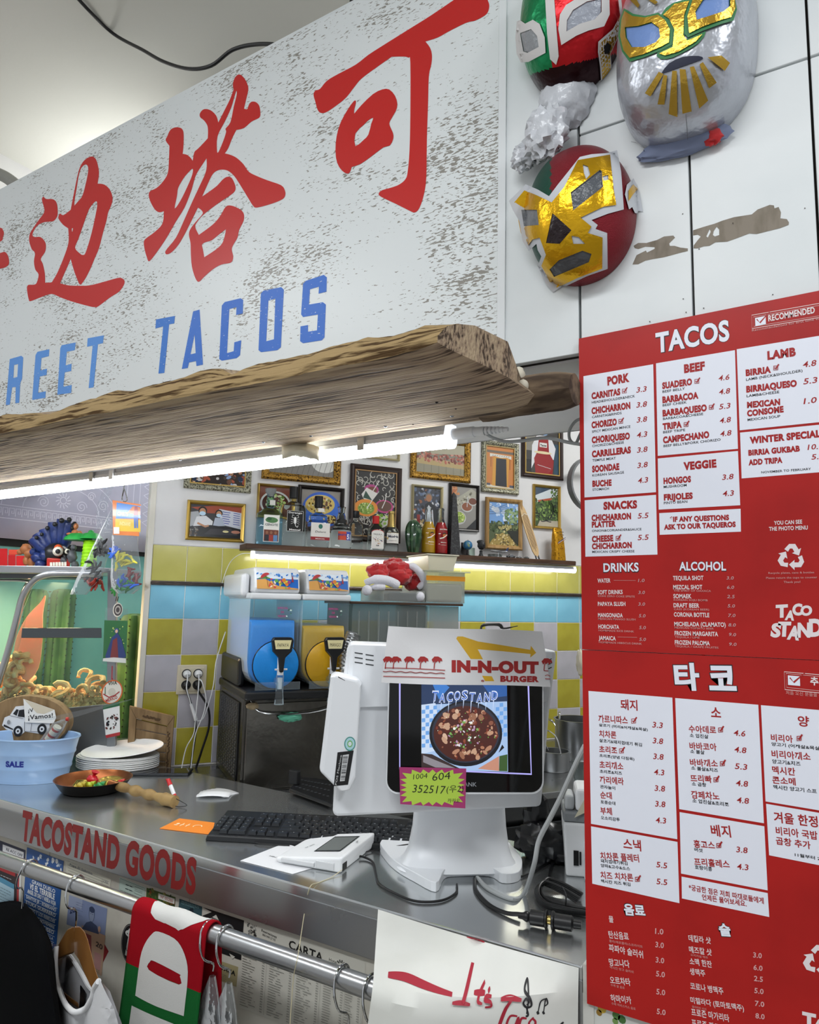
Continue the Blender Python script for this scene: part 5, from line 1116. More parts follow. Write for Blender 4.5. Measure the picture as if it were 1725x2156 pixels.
a=Art(O=SO+ sn_*.0034,U=sx_,Vv=ZUP,N=sn_,step=.00015,px=True)
a.poly([su(x,y) for x,y in ((842,1628),(1118,1634),(1113,1400),(842,1400))][::1],'0000') if 0 else None
EM=pm('screen_glow','000000',rough=.2)
def emis_mat(name,k):
 mt=bpy.data.materials.new(name); mt.use_nodes=True; N=mt.node_tree.nodes; b=N['Principled BSDF']; at=N.new('ShaderNodeAttribute'); at.attribute_name='Col'
 b.inputs['Base Color'].default_value=(.01,.01,.01,1); b.inputs['Roughness'].default_value=.15; mt.node_tree.links.new(at.outputs['Color'],b.inputs['Emission Color']); b.inputs['Emission Strength'].default_value=k; return mt
EM=emis_mat('screen_glow',.95)
def FX(pts):return pts
a.px=True
a.line([(842,1420),(842,1618),(1119,1630),(1112,1420)],.004,'b9b4ff')
a.poly([(888,1620),(1070,1625),(1067,1410),(888,1410)],'a9c6ee')
cf=lambda pts:[(650+ x*.37106,1150+ y*.37106) for x,y in pts]
uu=lambda x,y:a.uv(650+ x*.37106,1150+ y*.37106)
a.poly(cf([(640,770),(640,900),(1128,880),(1125,770)]),'24395f'); a.poly(cf([(640,900),(640,1180),(760,1150),(720,890)]),'cfe0f8')
for i in range(5):
 for j in range(10):
  if (i+ j) % 2:x=642+ i*22; y=905+ j*24; a.poly(cf([(x,y),(x+ 20,y- 2),(x+ 20,y+ 20),(x,y+ 22)]),'6fa6e8'); a.n-= 1
for i in range(3):
 for j in range(8):
  if (i+ j) % 2:x=1062+ i*22; y=890+ j*24; a.poly(cf([(x,y),(x+ 20,y- 2),(x+ 20,y+ 20),(x,y+ 22)]),'6fa6e8'); a.n-= 1
a.n += 1; a.poly(cf([(700,775),(740,870),(800,800),(760,772)]),'3f7fd0'); a.poly(cf([(980,775),(1040,860),(1125,850),(1125,772)]),'2c5da6')
a.poly(cf([(640,1175),(640,1262),(860,1262),(700,1180)]),'3a2b2b'); a.poly(cf([(650,1185),(650,1225),(720,1255),(830,1258)]),'8f8a92'); a.poly(cf([(1080,1190),(960,1262),(1080,1275)]),'c98f78'); a.poly(cf([(1082,1190),(1080,1275),(1128,1276),(1128,1180)]),'3c5a2c')
c_=uu(892,1062); rx=abs(uu(1098,1062)[0]- c_[0]); ry=abs(uu(892,888)[1]- c_[1])
a.poly([(c_[0]+ 1.0*rx*(1.0),c_[1]- .35*ry),(c_[0]+ 1.06*rx,c_[1]- .45*ry),(c_[0]+ .9*rx,c_[1]- .62*ry)],'0c0c14')
a.ell(*c_,rx,ry*1.06,'0d0d16',40); a.ell(c_[0],c_[1]+ .002,rx*.93,ry*.97,'2c2f3f',40); a.ell(*c_,rx*.88,ry*.9,'4a1c12',40)
inb=lambda k:(lambda u,v:((u- c_[0])/rx) ** 2+ ((v- c_[1])/ry) ** 2 < k)
a.scatter(170,c_[0]- rx,c_[1]- ry,c_[0]+ rx,c_[1]+ ry,.002,.006,['7a3220','8f4a30','5a2014','b37a5c','c39678','8d5540'],inb(.72),7,3)
a.scatter(90,c_[0]- rx,c_[1]- ry,c_[0]+ rx,c_[1]+ ry,.005,.010,['c79f83','b68468','d6b49a','9a684e'],lambda u,v:.28 < ((u- c_[0])/rx) ** 2+ ((v- c_[1])/ry) ** 2 < .66,8,9)
a.scatter(420,c_[0]- rx,c_[1]- ry,c_[0]+ rx,c_[1]+ ry,.0015,.0042,['e8e4ea','c9a7c6','f4f6f0','b98fb6','4f7f3a','7fae5a','2e5a2a'],inb(.22),5,5)
a.scatter(60,c_[0]- rx,c_[1]- ry,c_[0]+ rx,c_[1]+ ry,.0008,.0018,['6fae4e','e9e6c9'],inb(.7),5,6)
# spiky lettering over the picture
for i,ch in enumerate('TACOSTAND'):
 x=695+ i*42; u,v=uu(x,878+ 8*math.sin(i*1.3)); h=.024- .003*abs(math.sin(i*1.7))
 a.text(ch,u,v,h,'dfe9ff',.0148,.045,.1); a.text(ch,u+ .0012,v+ .0015,h*.86,'2d62c8',.0122,.0,.1)
 a.line([(u+ .006,v),(u+ .005,v- .012- .006*(i % 3))],[.0022,.0003],'cfe0ff');
a.build('lit_picture',pos,EM)
a=Art(O=SO+ sn_*.0034,U=sx_,Vv=ZUP,N=sn_,step=.00015,px=True); a.tx('OKPOS BANK',925,1655,1004,1656,9,'8f9399',.02); a.build('bezel_lettering',pos,PRINT)
# foot: flared column standing on a wide curved base
mb=MB()
def ring(z,hw,hd,cx,cy,n=28,pw=3.5):
 o=[]
 for j in range(n):
  t=2*math.pi*j/n; c,s=math.cos(t),math.sin(t); k=(abs(c) ** pw+ abs(s) ** pw) ** (-1/pw); o.append(foot_c+ sx_*(cx+ hw*c*k)+ sn_*(cy+ hd*s*k)+ ZUP*(z- pz+ 0))
 return o
fcx=(su(983,1800)[0]+ (SO- foot_c).dot(sx_))
mb.loft([ring(z,hw,hd,cx+ fcx,cy) for z,hw,hd,cx,cy in ((pz+ .012,.150,.066,.004,-.03),(pz+ .03,.134,.056,.006,-.035),(pz+ .05,.125,.044,.008,-.04),(pz+ .10,.117,.032,.01,-.045),(pz+ .17,.112,.028,.01,-.045),(pz+ .26,.108,.026,.01,-.045))]); obj('column',mb,PW,pos)
gx=lambda x,y:(lambda p:((p- foot_c).dot(sx_),(p- foot_c).dot(sn_)))(onz(x,y,pz))
base=[gx(*q) for q in ((803,1787),(812,1812),(835,1835),(870,1856),(918,1879),(935,1852),(960,1846),(1030,1846),(1058,1860),(1092,1856),(1100,1836),(1094,1818),(1070,1790),(1040,1770),(860,1772))]
base=[(p.x,p.y) for p in spline([(a_,b_,0) for a_,b_ in base],4,True)]
bM=Matrix(((sx_.x,sn_.x,0,foot_c.x),(sx_.y,sn_.y,0,foot_c.y),(0,0,1,pz),(0,0,0,1)))
mb=MB(); mb.prism([(x,y) for x,y in base],bM,.022); obj('base',mb,PW,pos,bevel=.005,seg=3)
# cashier side behind: tall white body and side printer/card unit
def Q3(pts,off):return [onS(x,y,off) for x,y in pts]
def slab(pts,o0,o1,name,mt,bev=.006,par=None,lab=None,**k):
 mb=MB(); uvs=[su(x,y,o1) for x,y in pts]; mb.prism(uvs,PM(o0),o1- o0); return obj(name,mb,mt,par,bevel=bev,seg=3,label=lab)
slab([(733,1357),(1175,1372),(1160,1490),(1142,1700),(700,1720),(712,1500)][::-1],-.14,-.055,'cashier_unit',PW,.012,pos)
slab([(735,1354),(1174,1370),(1160,1480),(728,1492)][::-1],-.150,-.044,'cashier_screen_back',PW,.010,pos)
for i in range(3):
 for j in range(2):
  x,y=747+ j*23,1373+ i*10+ j*4; slab([(x,y),(x+ 17,y+ 2.5),(x+ 17,y+ 5),(x,y+ 2.5)][::-1],-.0445,-.0435,'vent_slot',DGY,0,pos)
  x,y=1146+ j*9,1386+ i*9; slab([(x,y+ 3),(x+ 7,y),(x+ 7,y+ 2),(x,y+ 5)][::-1],-.0445,-.0435,'vent_slot',DGY,0,pos)
cru=slab([(696,1426),(704,1418),(755,1430),(762,1440),(750,1640),(738,1665),(716,1668),(672,1624),(680,1560)][::-1],-.062,.006,'side_card_unit',PW,.008,pos)
slab([(712,1424),(726,1432),(727,1433.5),(712,1426)][::-1],.0055,.0064,'card_slot',BLK,0,pos)
a=Art(O=SO+ sn_*.0068,U=sx_,Vv=ZUP,N=sn_,step=.0001,px=True)
a.poly([(703,1655),(733,1652),(745,1580),(711,1584)][::1],'131417'); a.poly([(716,1645),(726,1644),(735,1588),(722,1590)],'d4d6d8'); a.tx('POS Machine',709,1653,720,1590,4,'d4d6d8')
rg=random.Random(1)
for i in range(26):y=1592+ i*2; a.line([(722.5- (y- 1592)*.1,y),(733- (y- 1592)*.13,y- .5)],.0004+ rg.random()*.0012,'26272a'); a.n-= 1
a.n += 1; u,v=a.uv(737,1566); a.ell(u,v,.0125,.0155,'3f8f86'); a.ell(u,v,.0105,.0132,'a9d0d8'); a.ell(u,v,.006,.0075,'6fae62'); a.ell(u,v,.004,.005,'d4dfe2')
a.build('stickers',pos,PRINT)
# paper hat hung over the top of the display
hat=thing('paper_hat','white paper hat with red palm trees and a yellow arrow, atop the display','paper hat',onS(980,1442,.004))
HK=.37106
def hs(u,v,h):   # u px, v px on the front sheet; the sheet bellies forward a little
 return onS(u,v,.010+ h+ .012*math.sin(max(0,min(1,(u- 805)/345))*3.14)+ .004*math.sin((u- 805)*.03+ v*.02))
def hedge(t):return (1- t)
HTL,HTR,HBR,HBL=(818,1318),(1142,1330),(1160,1447),(803,1437)
def hq(s,t):
 x=(1- t)*((1- s)*HTL[0]+ s*HTR[0])+ t*((1- s)*HBL[0]+ s*HBR[0]); y=(1- t)*((1- s)*HTL[1]+ s*HTR[1])+ t*((1- s)*HBL[1]+ s*HBR[1]); return x,y+ 1.5*math.sin(s*6)
PAPER=pm('hat_paper','e4e4e6',rough=.6,bump=(25,.5,.002))
mb=MB(); mb.grid(40,14,lambda i,j:hs(*hq(i,1- j),0)); obj('front_sheet',mb,PAPER,hat)
mb=MB(); mb.grid(30,10,lambda i,j:hs(*hq(i,(1- j)*.95),0)*1- sn_*(.012+ .055*j*0+ .045*(1- j)+ .012*math.sin(i*3.14)) if False else onS(*hq(i,(1- j)*.9),-.028- .016*(1- j)) ); obj('back_sheet',mb,PAPER,hat)
mb=MB(); mb.grid(30,3,lambda i,j:hs(*hq(i,0),0).lerp(onS(*hq(i,0),-.028),j)); obj('fold',mb,PAPER,hat)
a=Art(step=.00012,warp=hs,maxlen=8); a.px=False; IR='a62a2a'; YW='e0b12c'
hc=lambda L:[(650+ x*HK,1150+ y*HK) for x,y in L]
a.poly(hc([(838,525),(845,512),(875,512),(960,540),(1100,562),(1258,588),(1262,565),(1292,605),(1258,632),(1260,612),(1100,596),(960,585),(990,642),(920,640)]),YW); a.poly(hc([(985,735),(1040,738),(1054,766),(1002,766)]),YW)
def ht(t,x0,y0,x1,y1,h,bold):  # text in picture axes (y down)
 vs,fs,a0,a1,b0,b1=text_mesh(t,bold); kx=(x1- x0)/(a1- a0); ky=h/(.72+ 1.2*bold)
 a.raw([(650+ (x0+ (p[0]- a0)*kx)*HK,1150+ (y0+ (y1- y0)*(p[0]- a0)/(a1- a0)- (p[1]+ bold)*ky)*HK) for p in vs],[f[::-1] for f in fs],IR)
ht('IN-N-OUT',812,716,1306,724,68,.075); ht('BURGER',1088,770,1308,772,34,.07); ht('®',978,770,998,771,12,.02)
for i,x in enumerate((445,490,565,643,722,1346)):
 sc_=1 if i < 5 else .9; y=630 if i < 5 else 640
 a.poly(hc([(x- 24,y+ 14),(x- 8,y- 4),(x+ 14,y- 4),(x+ 34,y+ 8),(x+ 38,y+ 24),(x+ 26,y+ 20),(x+ 22,y+ 34),(x+ 12,y+ 20),(x+ 2,y+ 30),(x- 4,y+ 18),(x- 14,y+ 32)]),IR)
 a.line(hc([(x,y+ 14),(x- 8,y+ 40),(x- 10,y+ 66)]),.9*sc_*2.2,IR)
a.line(hc([(432,690),(600,694),(775,704)]),1.6,IR); a.line(hc([(424,738),(600,742),(775,748)]),1.6,IR)
a.line(hc([(422+ i*10,710+ i*.35+ 2.5*math.sin(i*1.1)) for i in range(36)]),1.7,'8d2626'); a.line(hc([(1336,706),(1360,708)]),1.6,IR); a.line(hc([(1342,735),(1355,730),(1372,738)]),1.4,IR); a.line(hc([(1342,752),(1372,754)]),1.6,IR)
for x in range(0):pass
# give the sheet art a consistent side
a.build('hat_print',hat,PRINT)
# neon price note stuck on the display
nt_=thing('starburst_note','green and pink starburst note with handwritten numbers stuck on the display corner','note',onS(912,1700,.006))
a=Art(O=SO+ sn_*.009,U=sx_,Vv=ZUP,N=sn_,step=.00015,px=True); a.poly([(841,1615),(982,1618),(980,1702),(843,1693)][::-1],'a8376f')
sb=[]
for i in range(44):
 t=2*math.pi*i/44; k=(1.0 if i % 2 else .80); c,s=math.cos(t),math.sin(t); sq_=(abs(c) ** 6+ abs(s) ** 6) ** (-1/6); sb.append((911+ 68*c*sq_*k,1658+ 38*s*sq_*k))
a.poly(sb[::-1],'b4d24c')
def hw(t,x0,y0,x1,y1,h):a.tx(t,x0,y0,x1,y1,h,'1b2018',-.004,.15)
hw('1004',870,1641,900,1638,11); hw('604',910,1644,948,1640,16); hw('352517',868,1668,936,1671,17); hw('(우2)',940,1672,976,1670,18); hw('카카오',942,1690,968,1690,9)
a.build('note_face',nt_,PRINT)
# ---- cables on the counter
cable('reader_cable',[onz(735,1806,ZT+ .012),onz(760,1803,ZT+ .006),onz(785,1815,ZT+ .003),onz(792,1840,ZT+ .003),onz(800,1862,ZT+ .003),onz(840,1885,ZT+ .003),onz(880,1898,ZT+ .003),onz(930,1896,ZT+ .003),onz(960,1880,ZT+ .003),onz(962,1862,ZT+ .003)],.0027,BLK,'black cable looping from the card reader along the counter to the terminal foot')
cable('thin_black_cable',[onz(748,1799,ZT+ .008),onz(790,1790,ZT+ .004),onz(835,1782,ZT+ .02),onz(870,1777,ZT+ .022),onz(890,1775,ZT+ .022)],.0022,BLK,'thin black cable from the card reader to the terminal column')
cable('grey_riser_cable',[onz(1005,1848,ZT+ .004),onz(1030,1872,ZT+ .004),onz(1080,1893,ZT+ .004),onz(1105,1880,ZT+ .006),atd(1125,1820,1.50),atd(1135,1770,1.50),atd(1160,1720,1.48),atd(1185,1670,1.46),atd(1212,1610,1.44),atd(1232,1570,1.43)],.0052,GRY,'thick pale grey cable rising from the counter to behind the menus')
cable('thick_black_cable',[onz(1000,1850,ZT+ .004),onz(1003,1875,ZT+ .004),onz(1030,1905,ZT+ .004),onz(1065,1922,ZT+ .005),onz(1095,1925,ZT+ .009)],.0045,BLK,'thick black power cord running to the coupled plugs')
cable('rear_black_cable',[onz(1055,1848,ZT+ .004),onz(1100,1845,ZT+ .004),onz(1140,1825,ZT+ .004),onz(1175,1800,ZT+ .004),onz(1195,1780,ZT+ .005)],.003,BLK,'black cord passing behind the terminal foot towards the white power adapter')
cable('sagging_cord',[onz(1190,1780,ZT+ .02),onz(1180,1800,ZT+ .015),onz(1165,1815,ZT+ .008),onz(1158,1840,ZT+ .004),onz(1160,1860,ZT+ .004)],.003,BLK,'short black cord curling down beside the white power adapter')
mb=MB(); p0,p1=onz(1092,1927,ZT+ .016),onz(1225,1948,ZT+ .018); d=(p1- p0).normalized()
def pl(f):return p0.lerp(p1,f)
pg=thing('coupled_plugs','two chunky black power connectors plugged together at the counter edge','plug',(p0.x,p0.y,ZT))
mb.tube([pl(0),pl(.07),pl(.12),pl(.15),pl(.17),pl(.2),pl(.42),pl(.44),pl(.46),pl(.47)],[.006,.0065,.010,.010,.008,.0145,.0145,.018,.018,.014],14); obj('inlet_plug',mb,BLK,pg)
mb=MB(); mb.tube([pl(.53),pl(.54),pl(.57),pl(.59),pl(.85),pl(.88),pl(1.0)],[.014,.018,.018,.0145,.0145,.009,.008],14); obj('outlet_plug',mb,BLK,pg)
mb=MB(); mb.tube([pl(.465),pl(.535)],.0085,12); obj('brass_collar',mb,pm('brass','a8945a',rough=.3,metal=1),pg)
mb=MB()
for i in range(7):
 oo=.004*i; zz=ZT+ .006+ .004*(i % 4); mb.tube([onz(1215+ i*2,1900- i*3,zz),onz(1175+ i,1875- i*3,zz+ .01),onz(1140+ i*2,1862- i*2,zz+ .012),onz(1128+ i*2,1880- i,zz+ .004),onz(1145+ i,1905- i*2,zz),onz(1190+ i,1918- i*2,zz),onz(1235,1925- i*2,zz)],.0032,8,0,5)
mb.tube([onz(1184,1868,ZT+ .03),onz(1192,1886,ZT+ .035),onz(1190,1915,ZT+ .01)],.0018,6,0,4)
single('coiled_cord',mb,BLK,'bundled black cord tied in loops behind the coupled plugs','cord')
# white power adapter / receipt printer at the right end
w0=onz(1192,1845,ZT); pr_=thing('receipt_printer','white and grey receipt printer partly hidden by the left edge of the menus','printer',(w0.x,w0.y,ZT)); wM=T_(V((w0.x,w0.y,ZT)),math.atan2(sx_.y,sx_.x)- .25)
mb=MB(); mb.M=wM; mb.hexa([(0,0,0),(.11,0,0),(.11,.12,0),(0,.12,0)],[(-.006,-.004,.125),(.112,-.004,.125),(.112,.124,.125),(-.006,.124,.125)]); obj('body',mb,WHT,pr_,bevel=.006,seg=3)
mb=MB(); mb.M=wM; mb.box(-.006,.112,-.002,.122,.126,.150); obj('grey_collar',mb,pm('mid_grey_plastic','83878a',rough=.45),pr_,bevel=.005)
mb=MB(); mb.M=wM; mb.box(-.001,.022,.01,.08,.150,.186); obj('grey_lever',mb,pm('light_grey_plastic','b5b9bb',rough=.35),pr_,bevel=.008,seg=3)
mb=MB(); mb.M=wM; mb.box(.024,.105,.0,.10,.150,.205); obj('lid',mb,WHT,pr_,bevel=.01,seg=3)
mb=MB(); mb.M=wM; mb.box(.018,.03,-.0055,-.003,.028,.062); mb.box(.032,.036,-.0055,-.003,.03,.06); obj('black_ports',mb,BLK,pr_)
mb=MB(); mb.M=wM; mb.box(.042,.11,-.022,-.004,-.0,.088); ad_=obj('front_cover',mb,WHT,pr_,bevel=.006,seg=3)
a=Art(O=wM @ V((0,-.0222,0)),U=wM.to_3x3() @ V((1,0,0)),Vv=ZUP,N=wM.to_3x3() @ V((0,-1,0)),step=.0003); a.text('SAMSUNG',.054,.022,.006,'2a2c30',.044,.04); a.build('lettering',pr_,PRINT)
mb=MB(); mb.grid(6,8,lambda u,v:wM @ V((.012+ .05*u*(1- v)+ .02,-.012- .004*v,.20- .085*(1- v)+ .01*u)),solid=0) if False else mb.grid(6,8,lambda u,v:wM @ V((.02+ .06*u*v+ .04*v,-.012+ .01*v,.14+ .07*v- .02*u*v))); obj('paper_tongue',mb,pm('yellowed_paper','cfc9b0',rough=.7),pr_)
# crumpled black bag behind the terminal
def crumple(s_=3.0,k=.28):return lambda d:k*nzz(d.x*s_,d.y*s_,d.z*s_)+ k*.5*nzz(d.x*s_*3,d.y*s_*3,d.z*s_*3+ 5)
BAG=pm('black_bag','101114',rough=.3)
mb=MB(); c1=onz(1120,1800,ZT+ .03); mb.ball(c1+ V((0,.08,.01)),(.075,.06,.05),26,18,dis=crumple()); mb.ball(c1+ V((-.03,.10,.07)),(.035,.035,.06),20,14,dis=crumple(4)); mb.ball(c1+ V((.05,.09,.0)),(.05,.05,.033),20,14,dis=crumple(4))
single('crumpled_black_bag',mb,BAG,'crumpled black plastic bag behind the terminal foot','bag')
mb=MB(); p=onz(1178,1802,ZT); mb.M=T_(p,.5); mb.box(0,.05,0,.08,0,.02); single('cream_box',mb,pm('cream_card','c3bda6',rough=.7,var=('a39b80',40,.5,.7)),'small cream carton between black bag and receipt printer','box',bevel=.002)
# ================================================================ PICTURES ON THE BACK WALL
BRot=Matrix.Rotation(BANG,3,'Z')
def WB(t,off,z):return bpos(t,off,z)
GOLD=pm('gold_frame','b99a4e',rough=.3,metal=.9); GOLD2=pm('ornate_gold','a07a35',rough=.35,metal=.85,bump=(160,1.0,.004),var=('3a2413',130,.5,.62)); DKF=pm('dark_frame','1d1816',rough=.3); BRF=pm('brown_frame','2c1d19',rough=.3); MOS=pm('mosaic_frame','a9a893',rough=.35,metal=.4,bump=(170,1.0,.003),var=('4d4c3e',150,.48,.56)); OAK=pm('oak_frame','ad8a56',rough=.5,var=('94713f',14,.4,.6),stretch=(4,4,.6)); PALEG=pm('pale_gold_frame','c6bb92',rough=.3,metal=.8)
def picture(label,q,mt,fw,draw,off=0.0,th=.018,inner=None,lean=0):
 (ax,ay),(bx_,by),(cx,cy),(dx,dy)=q; f=[tz(*p,off+ th) for p in q]
 t0=(f[0][0]+ f[3][0])/2; t1=(f[1][0]+ f[2][0])/2; z1=(f[0][1]+ f[1][1])/2; z0=(f[2][1]+ f[3][1])/2
 t=thing('framed_picture',label,'picture',WB((t0+ t1)/2,off,z0),'framed pictures on the back wall')
 w,h=t1- t0,z1- z0; O=WB(t0,off,z0); MM=Matrix.Translation(O) @ Matrix.Rotation(BANG,4,'Z')
 mb=MB(); mb.M=MM
 for (p,s_) in (([(0,0),(w,0),(w- fw,fw),(fw,fw)],0),([(w,0),(w,h),(w- fw,h- fw),(w- fw,fw)],0),([(w,h),(0,h),(fw,h- fw),(w- fw,h- fw)],0),([(0,h),(0,0),(fw,fw),(fw,h- fw)],0)):
  rr_=[]
  (x0,z0_),(x1,z1_),(x2,z2),(x3,z3)=p
  sec=[(0,0),(0,th*.7),(.25,th),(.6,th*.9),(1,th*.45),(1,0)]
  rr_=[[(x0+ (x3- x0)*k,-d,z0_+ (z3- z0_)*k) for k,d in sec],[(x1+ (x2- x1)*k,-d,z1_+ (z2- z1_)*k) for k,d in sec]]
  mb.loft([r[::-1] for r in rr_],smooth=False)
 obj('frame',mb,mt,t)
 if inner:
  a=Art(O=O+ BN*(th*.5),U=BD,Vv=ZUP,N=BN,step=.0004); a.frame(fw*.9,fw*.9,w- fw*.9,h- fw*.9,.006,inner); obj('inner_slip',a.mb,PRINT,t)
 a=Art(O=WB(t0,off,z0)+ BN*.004+ BD*fw+ ZUP*fw,U=BD,Vv=ZUP,N=BN,step=.00012); a.w,a.h=w- 2*fw,h- 2*fw
 draw(a,a.w,a.h); a.build('photograph',t,PRINT_GLOSS); return t
def head(a,x,y,r,hair='1d1714',skin='b58463',mask=None):
 a.ell(x,y+ r*.25,r*1.08,r*1.1,hair); a.ell(x,y- .05*r,r*.82,r,skin)
 if mask:a.ell(x,y- r*.45,r*.8,r*.55,mask)
def g1(a,w,h):
 a.rect(0,0,w,h,'3b3a3c'); a.poly([(0,h*.9),(w*.5,h),(w,h),(w,h*.75),(w*.3,h*.75)],'9a4a35'); a.poly([(w*.55,h*.9),(w,h*.82),(w,h*.3),(w*.6,h*.42)],'c8ccd8')
 for i in range(6):a.line([(w*.62,h*(.82- i*.07)),(w*(.78- .02*(i % 2)),h*(.8- i*.07))],.0028,'3a4a9a'); a.line([(w*.84,h*(.8- i*.07)),(w*.97,h*(.78- i*.07))],.0026,'3a4a9a')
 a.poly([(0,h*.75),(w*.18,h*.8),(w*.18,h*.4),(0,h*.3)],'a9adb2'); a.poly([(w*.06,h*.3),(w*.12,h*.62),(w*.3,h*.66),(w*.44,h*.5),(w*.42,h*.28)],'d8dade'); a.poly([(w*.44,h*.34),(w*.48,h*.62),(w*.62,h*.62),(w*.68,h*.38)],'aab3c4')
 head(a,w*.23,h*.78,h*.12,mask='b8d4e8'); head(a,w*.55,h*.74,h*.10,mask='b8d4e8')
 a.poly([(0,0),(0,h*.3),(w*.4,h*.38),(w,h*.3),(w,0)],'232427'); a.poly([(w*.28,h*.08),(w*.4,h*.26),(w*.8,h*.3),(w*.95,h*.1)],'3a3a3e'); a.ell(w*.7,h*.2,w*.06,h*.035,'d8cf9a'); a.ell(w*.9,h*.2,w*.09,h*.05,'b87f6a')
 a.line([(w*.14,h*.42),(w*.3,h*.32),(w*.36,h*.36)],.008,'b58463'); a.scatter(30,0,0,w*.15,h*.3,.003,.006,['5c4a38','7c7a74','2b2c2f'],seed=2)
def g2(a,w,h):
 a.rect(0,0,w,h,'2c2320'); a.scatter(90,0,0,w,h,.006,.016,['c9c6c4','8fa6cc','4a3c34','a8543c','d9b18e','23304a','6d4b39'],seed=4)
 for i in range(6):head(a,w*(.1+ .16*i),h*(.5+ .08*(i % 2)),h*.09)
def g3(a,w,h):
 a.rect(0,0,w,h,'7a4a3c'); a.ell(w*.5,h*.45,w*.48,h*.42,'c8cdc9',36); a.ell(w*.5,h*.45,w*.42,h*.36,'4a2a22',36); a.scatter(150,w*.12,h*.2,w*.88,h*.85,.004,.009,['8fae4e','b9d07a','5c7d2f','d5dfae','6d2f22'],lambda u,v:((u- w*.5)/w) ** 2+ ((v- h*.48)/h) ** 2 < .09,5,2)
def g4(a,w,h):
 a.rect(0,0,w,h,'787672'); a.ell(w*.85,h*.5,w*.2,h*.35,'cfd0cc');
 for i in range(12):a.line([(w*i/12,0),(w*(i+ .8)/12,h*.6)],.0018,'5c5b57'); a.n-= 1
def g5(a,w,h):
 a.rect(0,0,w,h,'8b8781'); a.rect(0,0,w,h*.35,'6b5148'); a.ell(w*.52,h*.48,w*.50,h*.48,'2f5fc4',40); a.ell(w*.52,h*.48,w*.44,h*.42,'3a6ed0',40)
 a.ell(w*.48,h*.62,w*.38,h*.26,'d9bf6a',36,.1); a.scatter(150,w*.1,h*.4,w*.85,h*.88,.003,.008,['3a2a1e','6d4a30','8f8a4a','cdb878','a0563c','e0d9b8'],lambda u,v:((u- w*.48)/(w*.3)) ** 2+ ((v- h*.62)/(h*.2)) ** 2 < 1,6,2)
 a.ell(w*.7,h*.25,w*.2,h*.12,'d9bf6a',24); a.scatter(50,w*.5,h*.15,w*.9,h*.35,.003,.006,['6d4a30','b0a86a','3a2a1e'],None,6,3)
def g6(a,w,h):
 a.rect(0,0,w,h,'2b2a2a'); rg=random.Random(3)
 for i in range(95):
  x,y,r_=rg.uniform(0,w),rg.uniform(0,h),rg.uniform(.008,.016); q=rg.uniform(0,6); pts=[(min(w,max(0,x+ r_*math.cos(q+ k*.5))),min(h,max(0,y+ r_*math.sin(q+ k*.5)))) for k in range(9)]; a.line(pts,.0034,'b9b7ae'); a.n-= 1
 a.n += 1; a.ell(w*.4,h*.72,w*.17,h*.075,'a83c7c',30); a.ell(w*.42,h*.71,w*.12,h*.05,'6d3a2c'); a.poly([(w*.16,h*.63),(w*.28,h*.74),(w*.55,h*.66),(w*.42,h*.54),(w*.22,h*.56)],'d6d4cf'); a.poly([(w*.2,h*.58),(w*.26,h*.69),(w*.42,h*.55)],'2a4a3c')
 a.ell(w*.72,h*.47,w*.22,h*.1,'b8417f',30); a.ell(w*.72,h*.475,w*.18,h*.08,'5c4034'); a.ell(w*.28,h*.43,w*.28,h*.13,'d98a35',34); a.ell(w*.28,h*.42,w*.2,h*.09,'7d9a3c'); a.scatter(60,w*.1,h*.35,w*.46,h*.5,.003,.006,['a9c064','5c7a2c','d0d89a'],lambda u,v:((u- w*.28)/(w*.19)) ** 2+ ((v- h*.42)/(h*.085)) ** 2 < 1,5,4)
 for p in ([(w*.42,h*.68),(w*.58,h*.86)],[(w*.3,h*.42),(w*.48,h*.62)],[(w*.66,h*.44),(w*.74,h*.56),(w*.76,h*.68)]):a.line(p,.004,'d8d6d2')
 a.ell(w*.62,h*.24,w*.2,h*.1,'c9c8c2'); a.scatter(24,w*.5,h*.16,w*.78,h*.34,.007,.011,['6d9a3a','8fb452','c0d07a','4e7a2a'],None,8,7)
def g7(a,w,h):a.rect(0,0,w,h,'bdb9ac')
def g8(a,w,h):
 a.rect(0,0,w,h,'7d7a6c'); a.rect(0,h*.0,w,h*.3,'8b8672'); a.poly([(0,h*.28),(w,h*.22),(w,h*.42),(0,h*.5)],'b09a6a'); a.scatter(120,0,h*.38,w,h*.68,.005,.011,['8f4636','a85c48','6d2c24','c08a78'],None,7,3)
 for i in range(7):a.line([(w*i/6.5,0),(w*i/6.5,h*.26)],.0012,'5f5c4e'); a.n-= 1
 a.poly([(w*.3,h*.62),(w,h*.7),(w,h),(w*.2,h)],'a5a08a')
def g9(a,w,h):
 a.rect(0,0,w,h,'3a3f4c'); a.scatter(60,0,h*.3,w,h,.006,.013,['5a6a86','22242c','8a5a42','c0c4cc','6d7a92'],None,6,3); a.poly([(w*.4,h*.1),(w*.42,h*.62),(w*.58,h*.7),(w*.8,h*.6),(w*.98,h*.4),(w*.75,h*.05)],'20242c'); a.poly([(w*.42,h*.12),(w*.46,h*.5),(w*.56,h*.62),(w*.72,h*.5),(w*.78,h*.1)],'c8ccd4')
 head(a,w*.56,h*.78,h*.085,'6d6a66','a07050'); a.rect(0,0,w,h*.12,'1b1c20'); a.scatter(20,w*.05,h*.02,w*.4,h*.25,.006,.010,['c8b48a','a08a5c','e0d2b0'],None,7,5); a.rect(w*.12,h*.15,w*.24,h*.38,'8f2f2a')
